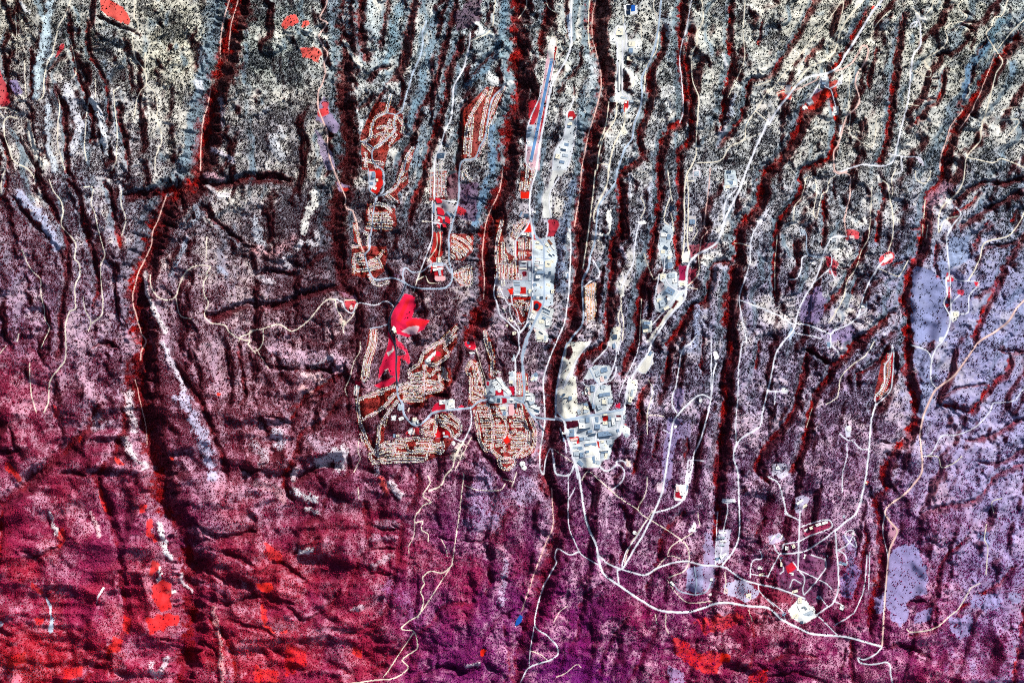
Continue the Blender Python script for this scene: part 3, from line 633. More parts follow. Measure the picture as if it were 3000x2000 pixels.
 ('22:1130,260 1290,80 1300,200 1230,290 1170,290', 'F2EEE2', 0.0, 1),
 ('22:1080,350 1150,350 1150,450 1090,580 1050,570', 'EAE8E0', 0.02, 2),
 ('22:880,0 990,0 970,90 940,60 880,40', 'F0EEE8', 0.02, 2),
 ('22:1500,1300 1540,1310 1620,1310 1610,1400 1580,1460 1500,1460 1480,1430', 'F0E8EC', 0.03, 2),
 ('22:1500,1340 1530,1360 1560,1440 1495,1430', 'B01C34', 0.05, 2),
 ('22:1640,1090 1670,1090 1640,1300 1590,1310 1610,1200', 'DCD4E2', 0.25, 2),
 ('22:1330,1290 1400,1280 1390,1390 1330,1380', 'ECD0DC', 0.1, 3),
 ('22:1840,90 1880,80 1910,150 1860,170', 'FAF8FC', 0, 3),
 ('22:1930,1440 2050,1440 2050,1480 1930,1480', 'ECEAF4', 0.0, 1),
 ('22:120,560 200,470 210,560 260,620 240,670 180,650', 'D0DAE2', 0.02, 2),
 ('22:1720,490 1745,530 1740,570 1715,570', 'E4E6F4', 0, 1),
 ('23:1080,90 1150,90 1140,180 1130,250 1090,270 1060,260', 'CFC8DE', 0.08, 3),
 ('23:945,60 960,45 970,100 920,100', 'E8E0EE', 0.05, 3),
 ('33:100,510 160,450 200,460 240,520 255,545 180,585 120,550', 'EEF0F0', 0.0, 1),
 ('33:180,110 280,50 330,45 330,80 200,130', 'A83058', 0.1, 3),
 ('33:0,120 60,105 90,130 80,150 0,170', 'C8B8D8', 0.08, 3),
 ('32:20,640 80,630 110,690 60,720 20,700', 'DCD8EA', 0.1, 5),
 ('32:140,820 190,800 220,830 170,896 140,896', 'B8B0CC', 0.1, 4),
 ('32:400,440 435,440 430,500 405,510', 'DCDCEE', 0.05, 3),
 ('32:70,240 105,240 100,270 70,270', 'F4F2F8', 0, 3),
 ('32:500,730 525,730 520,750 500,750', 'E03838', 0.1, 2),
 ('32:620,60 655,60 645,210 600,290 565,310 565,290 610,220', 'B82030', 0.15, 1),
 ('32:300,0 330,0 330,30 310,40', 'DCE2EE', 0, 1),
 ('31:180,1490 230,1450 250,1480 200,1568', 'B8C8E0', 0.0, 1),
 ('31:280,520 340,540 340,600 290,590', 'DCE0EE', 0.1, 3),
 ('31:850,1220 910,1230 900,1280 860,1260', 'EEEEF8', 0, 3),
 ('31:1670,1290 1750,1300 1740,1350 1680,1400 1660,1350', 'F0EEE8', 0.1, 4),
 ('31:1560,1530 1610,1520 1600,1568 1560,1568', 'FAFAFA', 0, 3),
 ('31:1635,975 1660,975 1655,1005 1635,1005', 'FAFAFA', 0, 0),
 ('31:380,830 440,820 430,870 390,860', 'F0ECF4', 0.02, 3),
 ('31:740,600 790,600 790,640 740,635', 'F4E4E8', 0, 3),
 ('31:1070,780 1130,760 1140,800 1060,850', 'F4E8E8', 0, 4),
 ('30:480,720 550,710 560,810 470,810', 'DDE4EA', 0, 1),
 ('30:340,930 390,900 420,950 370,980', 'E2E6EE', 0, 1),
 ('30:590,980 640,980 640,1060 590,1070', 'DCE0E0', 0, 1),
 ('30:310,990 350,970 370,1000 330,1010', 'FAF8F6', 0, 2),
 ('30:640,720 680,700 670,780 630,790', 'ECECF0', 0.02, 2),
 ('30:150,790 200,790 200,880 150,870', 'E8E4E8', 0.03, 3),
 ('30:650,1150 690,1150 670,1250 650,1230', 'EAE8EC', 0.02, 2),
 ('30:810,0 870,0 840,80 780,90', 'EDEBE4', 0.05, 3),
 ('30:1340,1430 1420,1490 1430,1540 1380,1500', 'DCD4E4', 0.1, 4),
 ('30:1000,50 1045,55 1030,85 1000,75', 'DCE4EE', 0, 1),
 ('30:0,1030 30,1060 20,1110 0,1110', 'EEE8E4', 0.03, 2),
 ('20:2240,960 2320,960 2352,1000 2290,1030 2240,1010', 'E6E0D8', 0.08, 4),
 ('11:1040,0 1160,0 1170,130 1120,230 1060,190 1040,100', 'D82420', 0.0, 1),
 ('11:1045,10 1095,10 1110,130 1060,180 1045,130', 'D8DCE4', 0.0, 1),
 ('11:1640,280 1760,290 1840,330 1780,480 1640,490', 'C8C0C4', 0.08, 2),
 ('11:1620,560 1720,560 1710,640 1720,780 1620,860 1600,800 1620,680', 'B82018', 0.12, 4),
 ('11:1620,850 1720,850 1730,1010 1640,1010 1600,960', 'D02430', 0.03, 2),
 ('11:1630,845 1720,840 1720,880 1620,880', 'C8D0DE', 0, 1),
 ('11:1500,930 1640,930 1640,1060 1480,1040', '1C1018', 0.75, 3),
 ('11:1645,970 1740,970 1740,1015 1645,1015', 'F0ECEC', 0, 0),
 ('11:1660,800 1700,800 1700,850 1660,850', 'ECE8E4', 0, 1),
 ('10:1660,1390 1750,1390 1730,1480 1650,1450', 'C8C8CC', 0.02, 1),
 ('10:1660,1410 1740,1410 1725,1450 1665,1440', '7890A4', 0.0, 0),
 ('11:1770,0 1850,0 1830,30 1770,40', '485058', 0.0, 2),
 ('F:775,210 800,150 850,130 860,200 920,200 920,230 790,240', 'CC1C3C', 0, 1),
 ('F:850,110 1010,90 1010,190 920,200 860,170', 'E8EAEC', 0, 1),
 ('F:855,150 915,150 915,195 860,195', 'C81C38', 0, 0),
 ('F:1040,185 1070,150 1140,180', 'C81C40', 0.05, 1),
 ('F:510,440 570,380 650,380 655,450 580,470 520,460', 'C8303C', 0.03, 1),
 ('F:530,410 580,380 610,450 560,460', 'DDE2EA', 0, 1),
 ('F:810,370 830,350 890,400 970,430 960,470 810,490', 'D41C28', 0.03, 1),
 ('F:370,260 420,260 420,310 370,310', 'DCE2E8', 0.02, 1),
 ('F:440,130 480,150 480,210 430,210', 'C4D0DA', 0.02, 1),
 ('F:570,310 620,280 650,340 580,350', 'E8E8E8', 0.02, 1),
 ('12:910,360 970,370 960,410 910,400', 'D81C3C', 0, 1),
 ('12:905,405 960,410 940,500 900,490', 'F0ECE8', 0, 1),
 ('E:840,390 880,390 910,420 880,445 840,430', 'D8203C', 0.02, 1),
 ('E:730,490 800,420 850,380 850,420 800,470 790,520 740,530', 'DCE2EA', 0, 1),
 ('E:790,470 830,440 830,470 800,490', 'D02038', 0, 1),
 ('G:300,590 350,580 430,560 450,550 580,730 540,750 430,740 300,760', 'D4DCE4', 0.02, 1),
 ('G:305,595 335,595 330,640 305,640', 'C81C3C', 0, 0),
 ('G:400,690 480,680 490,740 395,740', 'B81C34', 0.05, 1),
 ('G:535,650 600,645 600,740 575,745 560,690', 'C01434', 0, 1),
 ('G:75,185 110,165 190,220 190,255 150,260 80,220', 'D8203C', 0.02, 2),
 ('G:120,290 190,295 190,310 120,310', 'F6F6FA', 0, 1),
 ('G:700,690 790,720 820,800 720,880 700,760', 'D8DCDE', 0.03, 2),
 ('G:540,490 610,480 600,640 540,600', 'D0D6DC', 0.05, 2),
 ('G:820,60 870,40 950,100 940,190 840,180', 'E6E4DC', 0.02, 1),
 ('G:780,530 830,500 850,540 830,590 770,600', 'CCD8E4', 0, 1),
 ('G:570,350 610,310 600,385 570,380', 'E4E8EE', 0, 0),
 ('G:625,510 690,510 700,740 630,760', 'C86060', 0.05, 1),
 ('H:320,40 700,40 700,110 330,110', 'D0D8DE', 0.03, 1),
 ('H:465,50 515,45 520,130 470,135', 'C01434', 0, 0),
 ('H:530,120 600,120 600,240 530,240', 'D0C8D8', 0, 0),
 ('H:430,130 530,100 530,260 480,240', 'D4D4D8', 0.05, 1),
 ('H:710,60 820,20 810,130 870,150 860,210 780,240 720,140', 'D6DADC', 0.04, 2),
 ('H:545,300 575,300 570,400 545,390', 'B81C28', 0.1, 2),
 ('H:480,500 530,450 555,510 500,530', 'E02018', 0.0, 1),
 ('H:410,320 440,290 470,330 440,340', 'C82018', 0.1, 3),
]
# leafy neighbourhoods: (outline, tree density)
NEI = [
 ('10:1090,950 1200,940 1350,1060 1350,1250 1220,1370 1180,1568 980,1568 960,1250', 0.34),
 ('11:1020,300 1280,350 1300,500 1250,560 1000,560 1010,420', 0.34),
 ('11:880,690 1200,690 1210,780 1180,930 1080,1000 880,960', 0.36),
 ('11:890,480 930,480 980,700 900,650', 0.4),
 ('A:330,180 540,90 400,300 350,380 290,330', 0.3),
 ('A:390,340 590,340 590,640 390,640', 0.22),
 ('A:90,120 210,60 200,350 250,540 400,620 450,740 450,896 90,896', 0.3),
 ('B:100,0 450,0 450,100 100,100', 0.3),
 ('B:250,340 560,340 560,500 450,700', 0.5),
 ('E:150,150 245,150 215,400 140,640 70,700 110,450', 0.35),
 ('E:1075,90 1075,300 1000,420 960,470 780,560 1010,560 1020,720 950,780 900,840 720,896 300,896 430,780 740,700 560,640 560,600 680,540 700,430', 0.38),
 ('E:60,896 180,820 440,750 450,800 200,896', 0.4),
 ('F:20,0 60,0 60,300 120,440 250,640 160,640 90,560 20,320', 0.42),
 ('F:60,80 300,10 440,0 700,0 700,180 600,180 480,110 300,180 380,90 60,330', 0.5),
 ('F:420,110 380,200 320,290 300,440 300,560 420,500 640,490 800,490 1000,500 900,650 740,720 430,730 150,740 150,640 240,560 240,420', 0.4),
 ('F:680,350 850,240 960,240 1080,400 1010,490 700,480', 0.4),
 ('G:270,40 310,60 400,280 400,560 330,560 320,300', 0.35),
 ('G:150,360 210,380 300,700 300,800 110,850 130,600 80,470', 0.34),
 ('G:620,500 740,510 740,770 620,770', 0.2),
 ('H:130,60 320,110 700,110 760,250 830,380 810,620 700,680 600,690 580,790 500,820 430,740 370,610 290,610 220,500 170,250', 0.34),
 ('20:100,1500 200,1568 130,1568', 0.3),
 ('21:80,0 210,0 170,200 60,200', 0.3),
 ('10:1400,1380 1470,1350 1400,1568 1320,1568', 0.4),
 ('11:1290,100 1400,0 1400,120 1300,220 1330,310 1180,250', 0.4),
 ('10:1900,1020 2120,800 2300,800 2150,1150 2050,1450 1890,1460', 0.3),
 ('11:1590,20 1750,0 1740,280 1590,280', 0.15),
 ('11:1780,580 2000,580 2000,740 1900,830 1790,820', 0.25),
 ('11:1800,950 1980,880 1980,1050 1880,1060', 0.25),
 ('32:595,90 655,40 660,200 565,320 550,300', 0.2),
]
# regional colour: overview x, y, ground, canopy, canopy density
FLD = [
 (0, 0, 'D8D2C0', '1A0A0C', 0.66),
 (200, 60, 'D2D2CA', '10100E', 0.62),
 (400, 120, 'E2DEC8', '0E0F0E', 0.56),
 (620, 120, 'C4CCC4', '0C0E10', 0.66),
 (850, 100, 'D4DEDE', '0C1214', 0.5),
 (1100, 80, 'D0DADC', '100E12', 0.5),
 (1350, 100, 'DCE0D8', '100C10', 0.52),
 (1600, 120, 'E0E2D8', '0C0E0E', 0.5),
 (1900, 80, 'DEDCCC', '101010', 0.52),
 (2200, 100, 'DCDAC8', '0E1212', 0.52),
 (2352, 60, 'C8D0CC', '10181C', 0.5),
 (60, 300, 'DAD0D0', '2A0A10', 0.62),
 (250, 320, 'D8D4DA', '1E0810', 0.6),
 (430, 300, 'DCD8D0', '160A0C', 0.6),
 (600, 330, 'C0BCC4', '160A0E', 0.7),
 (760, 320, '988E90', '18060A', 0.86),
 (900, 320, 'CCCCD0', '200A0E', 0.62),
 (1120, 320, 'D2D6DA', '180C12', 0.56),
 (1400, 330, 'D6D8DC', '140A10', 0.58),
 (1700, 320, 'DCDCD8', '120C10', 0.54),
 (1950, 300, 'DEDCD2', '100E10', 0.52),
 (2200, 330, 'D8DAD4', '10100F', 0.52),
 (60, 520, 'B49AAC', '4C0C1C', 0.66),
 (200, 520, 'C2BED2', '34101E', 0.58),
 (380, 520, 'C4B8C2', '2A0A14', 0.66),
 (560, 560, 'C8BEC6', '1E0A10', 0.66),
 (760, 560, 'A898A4', '22060C', 0.84),
 (1000, 540, 'BCB8C4', '200810', 0.68),
 (1300, 560, 'C8C6D4', '1E0A14', 0.62),
 (1600, 560, 'CACADA', '1C0C1A', 0.58),
 (1900, 540, 'D6D6DA', '180E18', 0.55),
 (2200, 520, 'B6B8CE', '201826', 0.45),
 (2330, 480, 'B8BCC8', '14181E', 0.5),
 (60, 700, 'A496BC', '3C1226', 0.62),
 (230, 740, 'B6AECC', '3A1226', 0.58),
 (420, 720, 'B4A0B4', '360A18', 0.7),
 (600, 740, 'C0AEB8', '2A0A14', 0.7),
 (800, 760, 'A898A6', '20060E', 0.84),
 (980, 760, 'A098AA', '1E0A14', 0.78),
 (1300, 740, 'B8B4CC', '1C0A16', 0.68),
 (1550, 760, 'BCBCD6', '1E0C20', 0.62),
 (1800, 720, 'B4ACC8', '200E22', 0.62),
 (2050, 720, 'B8B0CC', '28101F', 0.5),
 (2250, 700, 'A4A4CC', '2C1C34', 0.3),
 (40, 900, 'B03058', '6A1030', 0.6),
 (200, 880, 'B898B4', '521230', 0.66),
 (400, 900, 'B08AA0', '4A0C1E', 0.74),
 (600, 880, 'B898A8', '400A18', 0.72),
 (760, 900, '9C7080', '360A16', 0.8),
 (900, 950, '8E7486', '24060F', 0.86),
 (1200, 900, 'A498A8', '20081A', 0.78),
 (1550, 900, 'ACA4C4', '260C20', 0.68),
 (1750, 900, 'B0A4C6', '2A1024', 0.6),
 (1950, 900, 'AC98BC', '300F26', 0.62),
 (2200, 880, 'A09CC8', '3A2040', 0.32),
 (60, 1080, 'A62250', '6A1434', 0.72),
 (250, 1080, 'A23A6A', '5C1230', 0.72),
 (460, 1080, 'A8809C', '4E1228', 0.7),
 (640, 1060, 'B0848E', '580E1E', 0.72),
 (800, 1080, 'A07090', '480C22', 0.76),
 (1000, 1120, 'A078A0', '401034', 0.72),
 (1250, 1120, 'A890B8', '3C1034', 0.64),
 (1500, 1100, 'A080AA', '380C2C', 0.72),
 (1750, 1080, '9C88AE', '380E2C', 0.72),
 (1950, 1080, 'A890B8', '3C1030', 0.62),
 (2200, 1080, 'AFA6D2', '4C2A54', 0.35),
 (60, 1250, 'B42040', '7A1230', 0.74),
 (250, 1250, 'B43A68', '6C1438', 0.74),
 (450, 1230, 'A04068', '5A1434', 0.76),
 (650, 1250, 'B04058', '680F26', 0.74),
 (850, 1250, '98386A', '5A0E34', 0.78),
 (1050, 1250, '98589A', '4E1040', 0.74),
 (1280, 1250, '8C3C78', '4A0E3A', 0.76),
 (1500, 1250, '9A7098', '400C30', 0.72),
 (1800, 1230, '94709A', '400C30', 0.74),
 (2050, 1250, 'A47CB0', '461236', 0.6),
 (2250, 1250, 'A892C8', '4A1844', 0.46),
 (60, 1420, 'BE1C30', '86102A', 0.74),
 (250, 1420, 'B82850', '7A1236', 0.76),
 (450, 1400, 'B02048', '6E1230', 0.76),
 (650, 1420, 'BC1E38', '7C1028', 0.74),
 (850, 1420, 'A82860', '6A1038', 0.76),
 (1050, 1420, '942C78', '58104C', 0.76),
 (1250, 1420, '8E2C7C', '560F4C', 0.74),
 (1500, 1420, '8C2E68', '560E3E', 0.76),
 (1750, 1420, '9A2040', '5E0E2C', 0.76),
 (2000, 1450, '9A4078', '520F3C', 0.7),
 (2250, 1450, 'A06098', '541446', 0.6),
 (60, 1550, 'C81A1C', '901018', 0.74),
 (250, 1550, 'CC1A24', '8A1024', 0.74),
 (500, 1550, 'C81828', '8A1024', 0.74),
 (800, 1550, 'BC1A3C', '7A1030', 0.75),
 (1050, 1550, '8A2070', '560E50', 0.76),
 (1300, 1550, '7C1E70', '520D54', 0.76),
 (1600, 1550, '961E48', '620E38', 0.76),
 (1900, 1550, 'A03060', '5C1038', 0.74),
 (2150, 1550, 'A83468', '600F3A', 0.7),
 (2352, 1550, '94407C', '5C1448', 0.62),
]
# ---------------------------------------------------------------- fields on the grid
# direction of the mesas: they lean over to the right in the right part of the view
kx = np.interp(GX, [-150, 500, 900, 1500, 2000, 2500, 3150], [-.22, -.12, 0.02, .10, .16, .34, .60])
U = GX+kx*(GY-900)*0.9; V = GY
hilly = sstep(1000, 1350, GY+(GX-300)*-0.05)*sstep(1500, 900, GX)
hilly = np.maximum(hilly, sstep(1750, 1950, GY)*0.7)
n_mesa = ridge(U/62+0.6*fbm(GX/120, GY/120, 3, 5), V/260, 4, 1)
n_side = ridge(U/60+0.9*fbm(GX/50, GY/50, 3, 9), V/55, 4, 21)
n_hill = ridge(GX/190+0.8*fbm(GX/120, GY/120, 2, 13), GY/130, 3, 31)
HT = (n_mesa-0.6)*12*(1-hilly)+(n_side-0.6)*9*(1-0.75*hilly)+(n_hill-0.6)*52*(0.2+0.8*hilly)
# flat-topped mesas with scalloped, cliffed sides
ma = 0.55*vnoise(U/44+0.5*fbm(GX/60, GY/60, 2, 6), V/210, 16)+0.45*fbm(GX/46+fbm(GX/30, GY/30, 2, 7), GY/46, 4, 17)
HT += (sstep(.40, .52, ma)*12+sstep(.54, .62, ma)*7)*(1-.75*hilly)
mb = fbm(GX/110+1.0*fbm(GX/90, GY/90, 2, 27), GY/62, 3, 37)
HT += (sstep(.30, .70, mb)*26)*(.12+.88*hilly)
HT += (fbm(GX/14, GY/14, 3, 41)-0.5)*(3.5-1.2*hilly)
HT += 30*fbm(GX/700, GY/700, 2, 44)
built = np.zeros_like(HT)
gully = np.zeros_like(HT)
carve = np.zeros_like(HT); red = np.zeros_like(HT); BN = np.zeros_like(HT); BS = np.zeros_like(HT); RAG = fbm(GX/9, GY/9, 4, 88)-0.5; RAG2 = fbm(GX/24, GY/24, 3, 89)-0.5
for s, hw, dep, rd in CAN:
    p = curve(P(s), 10.0)
    R = hw*2.2+14
    sl_, D, A, SD = dist(p, R, 15.0)
    L = np.sum(np.linalg.norm(np.diff(p, axis=0), axis=1))
    g = vnoise(A/9.0+SD*40, np.full_like(A, hw*1.7), 3)*0.65+vnoise(A/22.0+SD*11, np.full_like(A, 4.2), 8)*0.35
    Wd = hw*(0.72+0.75*g)
    taper = np.clip(np.minimum(A, L-A)/(hw*1.5+1), 0.25, 1)
    t = D/(Wd*np.sqrt(taper)+1e-6)
    prof = 1-sstep(0.12, 1.0, t)
    prof = prof*0.75+0.25*(1-sstep(0.72, 0.98, t))
    c = dep*1.15*prof*(0.6+0.4*taper)
    carve[sl_] = np.maximum(carve[sl_], c)
    gl = np.abs(g-0.5)*2
    ds = D/hw+RAG[sl_]*1.3+RAG2[sl_]*.9
    r_ = rd*(1-sstep(0.05, 0.5, ds))*np.clip(.15+1.5*vnoise(A/30.0, A*0+hw, 14), 0, 1.1)
    red[sl_] = np.maximum(red[sl_], r_)
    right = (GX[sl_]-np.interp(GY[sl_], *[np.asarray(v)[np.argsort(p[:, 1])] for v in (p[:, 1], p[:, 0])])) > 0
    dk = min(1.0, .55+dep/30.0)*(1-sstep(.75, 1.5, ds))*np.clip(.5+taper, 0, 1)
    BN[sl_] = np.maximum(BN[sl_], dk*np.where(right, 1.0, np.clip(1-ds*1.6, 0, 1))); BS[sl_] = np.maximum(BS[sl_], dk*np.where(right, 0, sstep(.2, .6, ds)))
HT -= carve
for s, hw, lift, gc, dn, k in RID:
    p = curve(P(s), 10.0) if len(P(s)) > 1 else np.vstack([P(s), P(s)+1])
    sl_, D, A, SD = dist(p, hw*1.8+10, 12.0)
    HT[sl_] += lift*(1-sstep(0.3, 1.5, D/hw))
# flatten the cleared ground a little
for s, gc, dn, wp in PAT:
    if dn <= 0.1:
        sl_, m = inpoly(P(s), 2.0, 8); built[sl_] = np.maximum(built[sl_], m*1.0)
bm_ = blur(built, 3)
HB = blur(HT, 14)
HT = HT*(1-bm_)+HB*bm_
